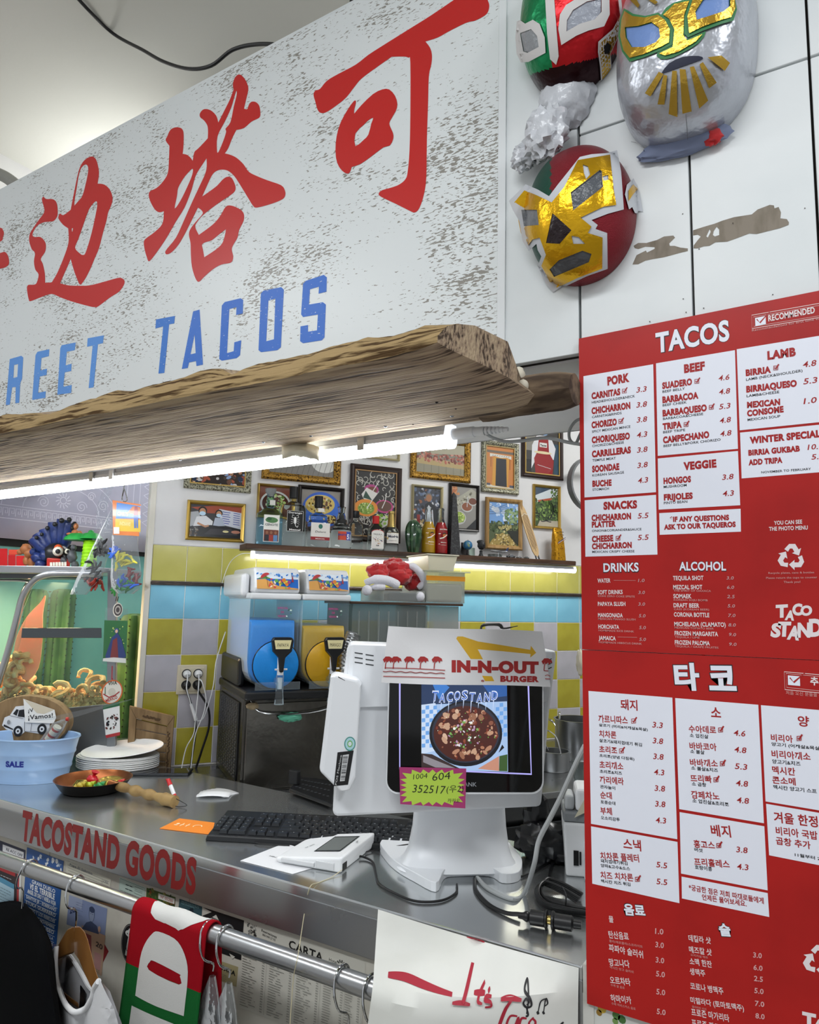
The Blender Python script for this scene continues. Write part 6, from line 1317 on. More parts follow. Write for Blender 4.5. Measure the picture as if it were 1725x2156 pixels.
def g10(a,w,h):
 a.rect(0,0,w,h,'8f8d88'); a.poly([(0,h*.3),(0,h*.62),(w*.8,h*.98),(w,h*.9),(w,h*.7)],'a8a697'); a.scatter(90,0,h*.5,w*.8,h*.9,.004,.008,['5c5a4c','c4c2b0','7d7a68'],lambda u,v:v < h*.6+ u*.35*h/w and v > h*.38+ u*.4*h/w,5,4); a.scatter(20,w*.02,h*.82,w*.3,h*.98,.006,.011,['b0663c','c98a5a'],None,7,5)
 for (x,y,r_,c) in ((.62,.52,.2,'8a5238'),(.85,.66,.16,'6d4030'),(.28,.25,.27,'9ab052')):a.ell(w*x,h*y,w*r_*1.15,h*r_*.62,'c2c2bf'); a.ell(w*x,h*(y+ .01),w*r_,h*r_*.5,c)
 a.scatter(50,w*.08,h*.16,w*.48,h*.34,.005,.009,['a9c45a','d0dc8a','7d9a3c'],None,5,6); a.poly([(w*.6,0),(w,h*.25),(w,0)],'23262a'); a.line([(w*.62,h*.52),(w*.64,h*.78)],.004,'c9cacc')
def g11(a,w,h):
 a.rect(0,0,w,h,'c07a3c'); a.rect(0,h*.84,w,h*.9,'6b5f52'); a.poly([(0,0),(w,0),(w,h*.04),(0,h*.08)],'cbc7b8'); a.rect(0,h*.06,w*.16,h*.11,'4c4f5c'); a.rect(w*.84,h*.04,w,h*.1,'4c4f5c'); a.poly([(w*.22,h*.06),(w*.26,h*.74),(w*.82,h*.74),(w*.78,h*.04)],'c9933c'); a.poly([(w*.34,h*.06),(w*.36,h*.72),(w*.72,h*.72),(w*.74,h*.05)],'1e212b'); a.poly([(w*.14,h*.74),(w*.14,h*.82),(w*.9,h*.8),(w*.9,h*.72),(w*.74,h*.755),(w*.52,h*.735),(w*.3,h*.765)],'d5d2c8')
 for i in range(8):a.line([(w*(.22+ i*.08),h*.775),(w*(.27+ i*.08),h*.785)],.0022,'3c3c38'); a.n-= 1
 a.line([(w*.18,h*.5),(w*.18,h*.73)],.002,'5a3c26'); a.line([(w*.85,h*.47),(w*.85,h*.72)],.002,'5a3c26')
def g12(a,w,h):
 a.rect(0,0,w,h,'3c3a38'); a.rect(0,h*.5,w*.3,h,'7d7a72'); a.rect(w*.85,0,w,h*.7,'2c4658'); a.poly([(w*.18,h*.1),(w*.2,h*.62),(w*.34,h*.86),(w*.74,h*.86),(w*.9,h*.6),(w*.84,h*.35),(w*.3,h*.3)],'d3d4d8'); a.poly([(w*.3,0),(w*.26,h*.34),(w*.36,h*.5),(w*.4,h*.8),(w*.68,h*.8),(w*.7,h*.5),(w*.84,h*.32),(w*.8,0)],'8f1f22'); a.rect(w*.42,h*.6,w*.64,h*.7,'d8d6d2'); a.text('Tacos',w*.44,h*.62,h*.05,'20201e',w*.18,.05); a.ell(w*.52,h*.48,w*.26,h*.03,'d8caa0'); a.ell(w*.57,h*.93,w*.1,h*.06,'8fb4e0'); a.rect(0,0,w*.18,h*.3,'1c1c1e'); a.line([(w*.36,h*.2),(w*.75,h*.14)],.002,'d3d4d8')
def g13(a,w,h):
 a.rect(0,0,w,h,'3c4f2e'); a.poly([(0,h*.6),(0,h),(w,h),(w,h*.72),(w*.4,h*.66)],'c9d2d6'); a.poly([(0,h*.78),(0,h),(w*.75,h)],'3f4f62'); a.poly([(w*.1,h*.66),(w*.15,h*.62),(w*.9,h*.72),(w*.9,h*.78)],'b0563c'); a.scatter(170,0,h*.15,w,h*.68,.004,.011,['2c3f20','5c7a3a','7d9a4e','1c2a16','49602f'],None,6,3); a.scatter(50,w*.7,h*.6,w,h,.004,.009,['2c3f20','5c7a3a','49602f'],None,6,8); a.poly([(w*.1,0),(w*.2,h*.14),(w,h*.16),(w,0)],'b3ab98'); a.line([(w*(.72+ .08*math.sin(i/3)),h*(.62- i*.035)) for i in range(12)],.006,'1b1c1e'); a.line([(w*(.25+ i*.05),h*(.13- .01*math.sin(i))) for i in range(10)],.005,'23242a')
def g14(a,w,h):
 a.rect(0,0,w,h,'6f9ad0'); a.scatter(30,0,h*.6,w,h,.008,.02,['b9cde6','d8e2ee','86aada'],None,9,3); a.rect(0,0,w,h*.5,'4e5a3a'); a.scatter(120,0,h*.3,w,h*.56,.005,.011,['3a4a2c','5c6b42','2a331f','7d8a5c'],None,6,3); a.scatter(90,w*.5,h*.55,w,h*.88,.005,.011,['4e6a44','6d8a5a','8fa67a'],lambda u,v:((u- w*.78)/(w*.24)) ** 2+ ((v- h*.72)/(h*.17)) ** 2 < 1,6,4)
 for i in range(11):q=.3+ i*.24; a.line([(w*.15,h*.3),(w*.15+ w*.2*math.cos(q),h*.3+ h*.26*math.sin(q))],.0028,'3c4f2c'); a.n-= 1
 a.n += 1; a.poly([(0,0),(w*.1,h*.12),(w*.45,h*.3),(w*.7,h*.22),(w*.95,0)],'a08a4a'); a.scatter(70,w*.1,0,w*.9,h*.26,.004,.009,['c0a860','8a743c','d2c08a','5c4f2c'],None,5,5); a.poly([(w*.6,h*.34),(w,h*.36),(w,h*.02),(w*.85,h*.1)],'23271f'); a.scatter(40,w*.3,h*.3,w*.75,h*.48,.004,.008,['c9bf8a','a89c64'],lambda u,v:abs(v- h*.25- (u*h/w)*.3) < .02,6,6)
 for i in range(5):a.line([(0,h*(.95- i*.06)),(w*.25,h*(.86- i*.03)),(w*.6,h*(.97- i*.05))],.0014,'3a3428'); a.n-= 1
 a.n += 1
picture('gold framed photo of two masked cooks at a griddle',[(397,1051),(519,1061.5),(514,1142.4),(389.5,1135.5)],GOLD,.016,g1)
picture('silver mosaic framed photo of a crowd, cut off by the tube lamp',[(392,950),(534,958),(527,1039),(387,1026)],MOS,.026,g2,inner='b99a4e')
picture('gold framed photo of a plate of green salad behind the first bottles',[(544,1017.5),(621.5,1022),(619,1096),(541,1090)],GOLD,.012,g3)
picture('wide ornate gold frame over the bottles, its top hidden by the tube lamp',[(556,925),(722,932),(717,1020.6),(551.5,1007.4)],GOLD2,.034,g4)
picture('dark framed photo of a taco on a blue plate',[(629.5,1019),(726,1028.5),(725,1122),(626.5,1118)],DKF,.018,g5)
picture('tall dark framed photo of orange and pink salsa bowls',[(739.7,974.8),(847.8,986),(844.3,1144.3),(735.7,1138)],BRF,.026,g6,inner='a07a4a')
picture('thin pale gold frame mostly behind the tube lamp, above the salsa bowls',[(770,890),(845,896),(843.5,970),(768,963)],PALEG,.010,g7)
picture('ornate gold frame with red roasted meat, below the end of the tube lamp',[(870,915),(994,922),(992,1017.4),(863.5,1004.3)],GOLD2,.034,g8)
picture('silver gilt framed photo of a woman cooking in a white apron',[(870.4,1018.3),(936,1025.6),(933,1128),(867,1121)],PALEG,.013,g9)
picture('black framed photo of salsa pots beside the dark obelisk',[(949,1015.6),(1011.6,1022.7),(1010,1120.8),(947,1115)],DKF,.014,g10)
picture('silver mosaic framed photo of an orange doorway',[(1018.7,926.8),(1095.8,933),(1093,1041.5),(1015,1034.8)],MOS,.026,g11,inner='a9905a')
picture('dark framed photo of a cook in a red apron, topmost at the right',[(1102,892),(1188.5,896),(1187.4,1011.3),(1100.5,1002.4)],BRF,.024,g12,inner='b99a4e')
picture('gold framed photo of a garden hammock above the gold coffee packet',[(1124.3,1018.3),(1183.5,1024.3),(1181.4,1114.6),(1126.7,1112)],GOLD,.014,g13)
picture('oak framed photo of a desert garden standing on the shelf',[(1024.5,1046.8),(1101.6,1051.5),(1102,1158),(1025.4,1156)],OAK,.022,g14,off=.02)
# ================================================================ BOTTLE SHELF
SZ=1.831
mb=MB(); rings=[]
for i in range(60):
 f=i/59; t=.232+ f*(1.958- .232); e=.003*nzz(t*9,1,0)+ .0015*nzz(t*40,2,0)
 rings.append([WB(t,o,z) for o,z in ((.002,SZ),(.128+ e,SZ),(.134+ e,SZ- .004),(.133+ e*1.5,SZ- .021+ e),(.127+ e,SZ- .025),(.002,SZ- .025))])
mb.loft([r[::-1] for r in rings],smooth=False)
SHW=pm('dark_shelf_wood','4e3423',rough=.6,var=('2c1c13',14,.42,.58,6),stretch=(.25,.25,2.5),bump=(60,.5,.002))
single('bottle_shelf',mb,SHW,'narrow dark wooden shelf with bottles and souvenirs on the back wall','shelf',org=WB(1.1,.0,SZ- .025))
led('shelf_lamp','lit white tube lamp under the bottle shelf',WB(.262,.10,SZ- .046),WB(1.975,.10,SZ- .046),.034,.03,n_=BN,mt_=pm('led_tube_small','ffffff',emis=('fffdf4',14)))
cable('shelf_lamp_lead',[WB(.262,.10,SZ- .04),WB(.22,.08,SZ- .045),WB(.19,.02,SZ- .08),WB(.165,.01,SZ- .16),WB(.16,.01,SZ- .22)],.0016,WHT,'thin white lead curving down from the left end of the shelf lamp')
GL=pm('clear_glass','f4fbfa',rough=.02,trans=1,ior=1.3); GLB=pm('blue_glass','a9d8ea',rough=.02,trans=1,ior=1.3); CAPB=pm('cap_black','131315',rough=.3)
def lt(x,off=.07):return bt(onb(x,1150,off))
def zz(x,y,off=.07):return onb(x,y,off).z
def bottle(name,label,x,ytop,w,prof,mt=GL,pw=2,sq=(1,1),cap=None,capm=None,lab=None,liquid=None,off=.07,grp='bottles on the shelf',cat='bottle'):
 """prof: (radius / half width, height 0..1)"""
 h=zz(x,ytop,off)- SZ; r=w*.5*3.2/1500*(1 if x < 700 else 1+ (x- 700)*.0004)
 t=thing(name,label,cat,(0,0,0),grp)
 mb=MB(); mb.lathe([(a_*r,b_*h) for a_,b_ in prof],seg=28,sq=sq,pw=pw); obj('glass',mb,mt,t)
 if liquid:
  mb=MB(); lv=liquid[1]; pf=[(a_*r*.93- .0005,max(.006,b_*h)) for a_,b_ in prof if b_ <= lv]; pf=[(.93*prof[0][0]*r,.005)]+ pf[1:]; mb.lathe(pf,seg=24,sq=sq,pw=pw); obj('liquid',mb,liquid[0],t)
 if cap:
  mb=MB(); mb.lathe([(a_*r,b_*h) for a_,b_ in cap],seg=20); obj('cap',mb,capm or CAPB,t)
 if lab:
  cyl=lab.get('cyl',True); d=r*sq[1]*lab.get('d',1.0)+ .0008
  a=Art(step=.00015,warp=(lambda u,v,hh:V(((d+ hh)*math.sin(u/d),-(d+ hh)*math.cos(u/d),v))) if cyl else (lambda u,v,hh:V((u,-d- hh,v))),maxlen=.02 if cyl else 0)
  lab['f'](a,r,h); a.build('label',t,PRINT)
 place(t,WB(lt(x,off),off,SZ+ .0004),BANG); return t
SQ=[(.0,0),(.95,0),(1,.02),(1,.5),(.95,.56),(.62,.62),(.3,.68),(.27,.72),(.27,.93),(.3,.94),(.3,.96),(0,.96)]
def l1(a,r,h):
 a.rect(-r*.62,h*.05,r*.62,h*.52,'e2e2dc'); a.ell(0,h*.43,r*.5,h*.05,'4c7a4a'); a.ell(-r*.2,h*.45,r*.2,h*.03,'2f5a38'); a.text('CENOTE',0,h*.33,.010,'2b3a40',r*1.0,.02,align='c'); a.rect(-r*.58,h*.06,r*.58,h*.26,'6d3c30')
 for i,c in enumerate(('2b2c34','a03c34','5c86b4')):x=r*(-.34+ .34*i); a.rect(x- r*.16,h*.06,x+ r*.16,h*.17,c); a.ell(x,h*.21,r*.1,h*.028,'8f6248')
 a.rect(-r*.22,h*.69,r*.22,h*.78,'cfd0c8')
bottle('glass_bottle','pale blue glass bottle with a landscape label, first on the shelf',565,1029,52,SQ,GLB,4,(1,.72),[(.24,.86),(.28,.9),(.42,.94),(.44,1),(0,1)],pm('cork_grey','7c7f80',rough=.6),{'f':l1,'cyl':False})
def l2(a,r,h):
 a.rect(-r*.66,h*.24,r*.66,h*.58,'101010'); a.frame(-r*.66,h*.24,r*.66,h*.58,.0012,'d5d6d4'); a.text('Durango',0,h*.535,.0075,'e4e5e3',r*1.1,.03,align='c'); a.text('Mezcal',0,h*.255,.0075,'e4e5e3',r*.9,.03,align='c')
 a.ell(0,h*.42,r*.10,h*.06,'e4e5e3'); a.line([(0,h*.38),(r*.06,h*.33),(r*.2,h*.31),(r*.26,h*.34)],.0026,'e4e5e3')
 for s_ in (-1,1):
  a.line([(s_*r*.08,h*.46),(s_*r*.26,h*.47),(s_*r*.22,h*.515),(s_*r*.1,h*.50)],.002,'e4e5e3')
  for k in range(3):a.line([(s_*r*.08,h*(.44- k*.025)),(s_*r*.34,h*(.43- k*.035))],.0011,'e4e5e3')
bottle('glass_bottle','clear bottle with a black scorpion label and black cap',614,1025,52,[(.0,0),(.92,0),(1,.02),(1,.62),(.92,.68),(.5,.72),(.26,.75),(.25,.95),(0,.95)],GL,4,(1,.72),[(.3,.80),(.34,.81),(.34,1),(0,1)],None,{'f':l2,'cyl':False})
def l3(a,r,h):
 a.rect(-r*.9,h*.14,r*.9,h*.47,'d9d7d2'); a.rect(-r*.9,h*.14,r*.9,h*.20,'8f2228'); a.text('MEZCAL',0,h*.155,.005,'e6dcd8',r*.9,.02,align='c'); a.ell(0,h*.40,r*.2,h*.045,'2a6a5c',16); a.text('Delore',0,h*.28,.009,'2b2b2d',r*1.0,.0,.3,align='c'); a.rect(-r*.3,h*.68,r*.3,h*.75,'d9d7d2')
bottle('glass_bottle','squat clear bottle with a cream label banded dark red, black cap',668,1045,46,[(.0,0),(.9,0),(1,.02),(1,.48),(.8,.53),(.84,.57),(.8,.62),(.34,.68),(.3,.72),(.3,.8),(0,.8)],GL,3,(1,.8),[(.33,.77),(.38,.78),(.38,1),(0,1)],None,{'f':l3,'cyl':False})
def l4(a,r,h):a.rect(-r*.6,h*.2,r*.75,h*.40,'c8472c'); a.rect(r*.2,h*.2,r*.75,h*.40,'2b4fb0'); a.text('PASTIS',-r*.58,h*.30,.008,'2b3f90',r*.85,.05); a.text('51',r*.25,h*.22,.024,'e6e8f0',r*.45,.04)
bottle('glass_carafe','ribbed clear carafe with an orange and blue printed label',717,1068,46,[(.0,0),(.85,0),(.98,.04),(.98,.36),(.94,.42),(.86,.44),(.84,.50),(.72,.53),(.7,.59),(.56,.62),(.54,.68),(.4,.71),(.4,.78),(.3,.84),(.33,.96),(.4,1),(.3,.99),(.25,.86),(0,.8)],GL,2.4,(1,1),None,None,{'f':l4,'d':1.0})
bottle('glass_bottle','small plain clear bottle with a black cap and no label',748,1076,31,[(.0,0),(.9,0),(1,.02),(1,.60),(.9,.66),(.4,.74),(.36,.78),(.36,.84),(0,.84)],GL,3,(1,.7),[(.4,.82),(.44,.83),(.44,1),(0,1)],None)
def l6(a,r,h):
 a.rect(-r*.82,h*.06,r*.82,h*.52,'dadad6'); a.ell(0,h*.52,r*.82,h*.08,'a82a2c',24); a.ell(0,h*.50,r*.8,h*.08,'dadad6',24); a.text('TEQUILA',0,h*.44,.007,'5a5a58',r*1.2,.02,align='c'); a.scatter(26,-r*.6,h*.2,r*.6,h*.40,.001,.003,['b08a3c','8f3a3a','3c4a6a'],None,6,3); a.text('GB',0,h*.13,.006,'2b2b2d',r*.4,.03,align='c')
bottle('glass_bottle','clear tequila bottle with a bright red cap and white label',790,1086,34,[(.0,0),(.9,0),(1,.02),(1,.55),(.88,.64),(.4,.74),(.34,.78),(0,.78)],GL,3,(1,.75),[(.3,.76),(.44,.77),(.44,.99),(0,1)],pm('cap_red','c01c1e',rough=.3),{'f':l6,'cyl':False})
def l7(a,r,h):a.rect(-r*1.0,h*.2,r*1.0,h*.46,'dcdbd6'); a.rect(-r*1.0,h*.44,r*1.0,h*.46,'b39a4e'); a.text('Modelo',-r*.75,h*.34,.0105,'1d2340',r*1.5,.05); a.ell(-r*.85,h*.32,.003,.006,'c0a040'); a.text('Especial',-r*.6,h*.26,.004,'6d6a60',r*1.0)
bottle('glass_bottle','clear beer bottle with gold foil neck and white label',823,1077,32,[(.0,0),(.92,0),(1,.03),(1,.48),(.92,.54),(.5,.66),(.42,.74),(.42,.84),(0,.84)],GL,2,(1,1),[(.62,.60),(.5,.68),(.46,.80),(.38,.93),(.44,.94),(.44,1),(0,1)],pm('gold_foil','b8a060',rough=.3,metal=.9),{'f':l7})
mb=MB(); rr=[]; hc_=zz(870,1094)- SZ; rc=.037
for i in range(20):
 f=i/19; k=(.5+ 1.5*f if f < .3 else 1.0) ; k=.62+ .38*math.sin(min(1,f/.62)*1.57) if f < .62 else math.sqrt(max(0,1- ((f- .62)/.385) ** 2)); rr.append([V((rc*k*(1+ .09*math.cos(q*11))*math.cos(q),rc*k*(1+ .09*math.cos(q*11))*math.sin(q),hc_*f)) for q in [2*math.pi*j/66 for j in range(66)]])
mb.loft(rr); cq=single('ceramic_cactus',mb,pm('green_glaze','22422a',rough=.12,coat=.5,var=('4e6f4a',30,.5,.7)),'glossy dark green ribbed ceramic cactus on the shelf','ornament',org=(0,0,0)); place(cq,WB(lt(870),.07,SZ+ .0003),BANG)
JP=[(.0,0),(.9,0),(1,.02),(1,.28),(.92,.36),(1,.44),(.96,.54),(.6,.68),(.44,.76),(.42,.93),(.46,.94),(.46,.98),(.3,1),(0,1)]
def lj(c):
 def f(a,r,h):a.text('Jarritos',0,h*.52,.006,'e8e4dc',r*1.3,.03,align='c'); a.ell(r*.1,h*.43,r*.3,h*.03,'2b2a2a'); a.ell(r*.1,h*.40,r*.3,h*.035,c); a.line([(-r*.6,h*.33),(-r*.1,h*.35),(r*.6,h*.42)],.005,'ece6dc'); a.text('Mexico',0,h*.24,.005,'e8e4dc',r*.9,.02,align='c'); a.text('refresco',0,h*.19,.004,'e8e4dc',r*.9,.0,align='c')
 return f
for x,yt,c,lc,nm in ((902,1068,'d0a018','d07a2c','yellow'),(928,1070,'b3141c','d0702c','red')):
 bottle('soda_bottle',f'soda bottle full of {nm} drink standing next to the {"green cactus" if nm == "yellow" else "dark obelisk"}',x,yt,29,JP,GL,2,(1,1),None,None,{'f':lj(lc),'d':1.0},(pm('soda_'+ nm,c,rough=.25),.75))
t=thing('obelisk_souvenir','tall tapering dark stone obelisk souvenir on the shelf','ornament'); ho=zz(955,1036)- SZ; OB=pm('dark_stone','232427',rough=.6,bump=(180,.8,.002),var=('3b3c3f',90,.5,.6))
mb=MB(); mb.box(-.033,.033,-.033,.033,0,.008); mb.hexa([(-.029,-.029,.008),(.029,-.029,.008),(.029,.029,.008),(-.029,.029,.008)],[(-.011,-.011,ho*.94),(.011,-.011,ho*.94),(.011,.011,ho*.94),(-.011,.011,ho*.94)]); mb.hexa([(-.011,-.011,ho*.94),(.011,-.011,ho*.94),(.011,.011,ho*.94),(-.011,.011,ho*.94)],[(-.001,-.001,ho),(.001,-.001,ho),(.001,.001,ho),(-.001,.001,ho)]); obj('shaft',mb,OB,t,bevel=.001); place(t,WB(lt(955),.065,SZ),BANG)
t=thing('small_globe','small blue globe on a dark stand','globe'); zc=zz(985,1148)- SZ
mb=MB(); mb.ball((0,0,zc),.024,20,14); obj('ball',mb,pm('globe_blue','2f6c9a',rough=.3,var=('8a9a6a',60,.55,.62)),t)
mb=MB(); mb.lathe([(.016,0),(.016,.004),(.005,.008),(.004,zc- .024),(0,zc- .02)],seg=16); mb.tube([V((0,.0,zc))+ V((.027*math.cos(q),0,.027*math.sin(q))) for q in [R(k) for k in range(-80,90,20)]],.0016,6); obj('stand',mb,CAPB,t); place(t,WB(lt(985),.07,SZ),BANG+ .9)
mb=MB(); mb.box(-.021,.021,-.002,.002,0,.07); o=single('photo_card',mb,pm('dark_card','231c1e',rough=.4),'small dark card leaning behind the blue globe','card',org=(0,0,0)); place(o,WB(lt(979,.03),.03,SZ),BANG)
mb=MB(); mb.box(-.016,.016,-.002,.002,0,.045); mb.box(-.014,.014,-.0026,-.002,.008,.02); o=single('green_tag',mb,pm('pale_green_card','b9cfc4',rough=.5),'small pale green card right of the blue globe','card',org=(0,0,0)); place(o,WB(lt(994,.04),.04,SZ),BANG)
mb=MB(); hb_=zz(1012,1135)- SZ; mb.lathe([(.014,0),(.012,.006),(.007,.018),(.008,.03),(.0,.034)],seg=14); mb.ball((0,-.002,hb_*.66),(.017,.02,.024),18,14,dis=lambda d:.12*nzz(d.x*3,d.y*3,d.z*3)); mb.ball((0,.004,hb_*.84),(.02,.018,.010),16,8); mb.ball((0,-.022,hb_*.62),(.004,.006,.006),8,6); mb.ball((0,-.018,hb_*.5),(.008,.006,.003),8,6)
for s_ in (-1,1):mb.ball((s_*.018,.002,hb_*.6),(.004,.005,.008),8,6)
o=single('carved_head',mb,OB,'small black carved head on a narrow neck','ornament',org=(0,0,0)); place(o,WB(lt(1012),.075,SZ),BANG+ .3)
SIL=pm('toy_silver','a9acb0',rough=.3,metal=.6)
t=thing('model_airplane','small silver model airplane on a stand in front of the oak frame','model'); mb=MB(); mb.tube([V((-.04,0,.032)),V((-.034,0,.034)),V((.02,0,.028)),V((.045,0,.030))],[.001,.005,.005,.002],12,0,3); obj('fuselage',mb,SIL,t)
mb=MB(); mb.hexa([(-.012,0,.029),(.006,0,.029),(.034,-.055,.031),(.026,-.055,.031)],[(-.012,0,.031),(.006,0,.031),(.034,-.055,.032),(.026,-.055,.032)]); mb.hexa([(-.012,0,.029),(.006,0,.029),(.034,.055,.031),(.026,.055,.031)],[(-.012,0,.031),(.006,0,.031),(.034,.055,.032),(.026,.055,.032)]); obj('wing',mb,SIL,t)
mb=MB(); mb.hexa([(.03,-.001,.03),(.044,-.001,.03),(.044,.001,.03),(.03,.001,.03)],[(.046,-.001,.05),(.052,-.001,.05),(.052,.001,.05),(.046,.001,.05)]); obj('tail',mb,pm('tail_blue','2f3f6a',rough=.4),t)
mb=MB(); mb.tube([V((0,0,0)),V((0,0,.028))],.0015,6); mb.lathe([(.014,0),(.014,.003)],seg=16); obj('stand',mb,SIL,t); place(t,WB(lt(1050,.09),.09,SZ),BANG- .5)
t=thing('ashtray','low pale stone ashtray under the model airplane','ashtray'); mb=MB(); mb.lathe([(.0,0),(.034,0),(.038,.018),(.034,.018),(.028,.006),(0,.006)],seg=24); obj('bowl',mb,pm('pale_stone','8d9290',rough=.25,var=('6d7472',60,.5,.6)),t); place(t,WB(lt(1043,.05),.048,SZ),BANG)
for i,(x,c,lb) in enumerate(((1076,'6d7074','small dark grey toy car nearest the ashtray'),(1093,'8f9296','tiny silver toy car, middle of the three'),(1109,'7c7f83','tiny grey toy car nearest the surfboard'))):
 t=thing('toy_car',lb,'toy car',(0,0,0),'toy cars on the shelf'); k=1.25 if i == 0 else .8; mb=MB(); mb.box(-.018*k,.018*k,-.007*k,.007*k,.003,.009*k); mb.hexa([(-.010*k,-.006*k,.009*k),(.011*k,-.006*k,.009*k),(.011*k,.006*k,.009*k),(-.010*k,.006*k,.009*k)],[(-.006*k,-.005*k,.015*k),(.008*k,-.005*k,.015*k),(.008*k,.005*k,.015*k),(-.006*k,.005*k,.015*k)]); obj('body',mb,pm('toy_'+ c,c,rough=.3,metal=.4),t,bevel=.001)
 for sx__ in (-.011,.011):mb=MB(); mb.lathe([(.0038*k,-.0078*k),(.0038*k,.0078*k)],(sx__*k,0,.0038*k),12,ax='y'); obj('wheels',mb,CAPB,t)
 place(t,WB(lt(x,.1),.1,SZ),BANG+ .1*i)
t=thing('toy_surfboard','miniature striped wooden surfboard leaning on the wall','surfboard'); hsf=(zz(1103,1062,.03)- SZ)/math.cos(R(10))
pr_f=[(.003,0),(.013,.04),(.02,.12),(.0235,.3),(.0245,.5),(.022,.7),(.016,.87),(.008,.96),(.001,1)]
o2_=[(x,y*hsf+ .012) for x,y in pr_f]+ [(-x,y*hsf+ .012) for x,y in pr_f[::-1]]
XZ=Matrix(((1,0,0,0),(0,0,1,-.003),(0,1,0,0),(0,0,0,1)))
mb=MB(); mb.prism(o2_,XZ,.006); obj('board',mb,pm('pale_board_wood','c8a878',rough=.3,coat=.4),t,bevel=.0015)
a=Art(O=V((0,-.0034,0)),U=(1,0,0),Vv=(0,0,1),N=(0,-1,0),step=.0002)
for x in (-.013,-.007,.0,.008,.014):a.line([(x,.04+ abs(x)*2),(x,hsf*(.86- abs(x)*4))],.0022,'4e2f1c'); a.n-= 1
a.line([(-.02,hsf*.8),(.0,hsf*.84),(.02,hsf*.8)],.003,'e3ddcc'); a.build('stripes',t,PRINT)
mb=MB(); mb.box(-.010,-.007,-.006,.006,-.004,.02); mb.box(.007,.010,-.006,.006,-.004,.02); obj('feet',mb,SIL,t)
o=t; place(o,WB(lt(1132,.07),.075,SZ+ .004),BANG); o.rotation_euler=(Matrix.Rotation(BANG,3,'Z') @ Matrix.Rotation(R(-9),3,'X') @ Matrix.Rotation(R(-15),3,'Y')).to_euler()
mb=MB(); hg_=zz(1170,1112)- SZ
def gb(u,v):q=2*math.pi*u; c,s=math.cos(q),math.sin(q); k=(abs(c) ** 6+ abs(s) ** 6) ** (-1/6); w=.036- .006*v; d=.022*(1- .75*v ** 3); return V((w*c*k+ .004*nzz(v*5,q,0)- .008*v,d*s*k+ .003*nzz(v*6,q,3),v*hg_))
mb.grid(32,16,gb); mb.add([gb(i/32,1) for i in range(32)],[tuple(range(32))])
gc=thing('coffee_packet','crinkled shiny gold packet with dark print at the right end of the shelf','packet'); obj('packet',mb,pm('gold_foil_packet','c28d16',rough=.28,metal=.55,bump=(70,1.0,.004),var=('6d4a08',90,.58,.66)),gc)
a=Art(O=V((0,-.0228,0)),U=(1,0,0),Vv=(0,0,1),N=(0,-1,0),step=.0003); a.line([(-.024,hg_*.55),(.03,hg_*.72)],.003,'3a3f6a'); a.line([(-.024,hg_*.52),(.03,hg_*.69)],.002,'d9d4c8'); a.line([(-.024,hg_*.5),(.03,hg_*.67)],.002,'8f2f2a'); a.text('GROUND',-.018,hg_*.86,.006,'4a2f0c',.034,.03); a.text('COFFEE',-.016,hg_*.77,.006,'4a2f0c',.032,.03); a.text('CAFE',-.010,hg_*.36,.006,'7a3a10',.022,.03); a.build('print',gc,PRINT)
place(gc,WB(lt(1176),.07,SZ),BANG+ .12)
# fan edge just visible beside the menu
mb=MB(); c=WB(2.12,.12,2.30); mb.lathe([(.14,-.02),(.15,-.02),(.15,.02),(.14,.02)],(0,0,0),32,ax='y',cap=False); o=single('wall_fan_rim',mb,pm('fan_grey','6f7274',rough=.4),'dark grey round fan rim behind the left edge of the menus','fan',org=(0,0,0)); place(o,bpos(bt(onb(1246,1020,.12)),.12,onb(1246,1020,.12).z),BANG)
# ================================================================ BACK COUNTER AND MACHINES
bc=thing('back_counter','dark steel back counter along the tiled wall with pots on it','counter',WB(.9,.4,0))
DKS=pm('dark_steel','5c5e60',rough=.3,metal=1)
mb=MB(); L4=lambda o1,o2,z:[WB(-.10 if o1 < .1 else .46,o1,z),WB(.46 if o2 > .1 else -.1,o2,z),WB(2.7,o2,z),WB(2.7,o1,z)]; mb.hexa(L4(.005,.868,.88),L4(.005,.868,.905)); obj('worktop',mb,steel('back_steel','9a9c9e',.25),bc,bevel=.003)
mb=MB(); bbox(mb,.47,2.7,.856,.866,.82,.88); bbox(mb,.47,2.7,.02,.84,.05,.88); obj('cabinet',mb,DKS,bc)
for t0 in (.72,1.06):mb=MB(); bbox(mb,t0,t0+ .32,.866,.872,.35,.80); obj('door',mb,pm('fridge_door','3c3e40',rough=.3,metal=.8),bc,bevel=.003);
MW=pm('machine_white','d6d8da',rough=.3); SBK=pm('satin_black','141517',rough=.35); CLR=film('clear_tank','eef6fa',.95,.05)
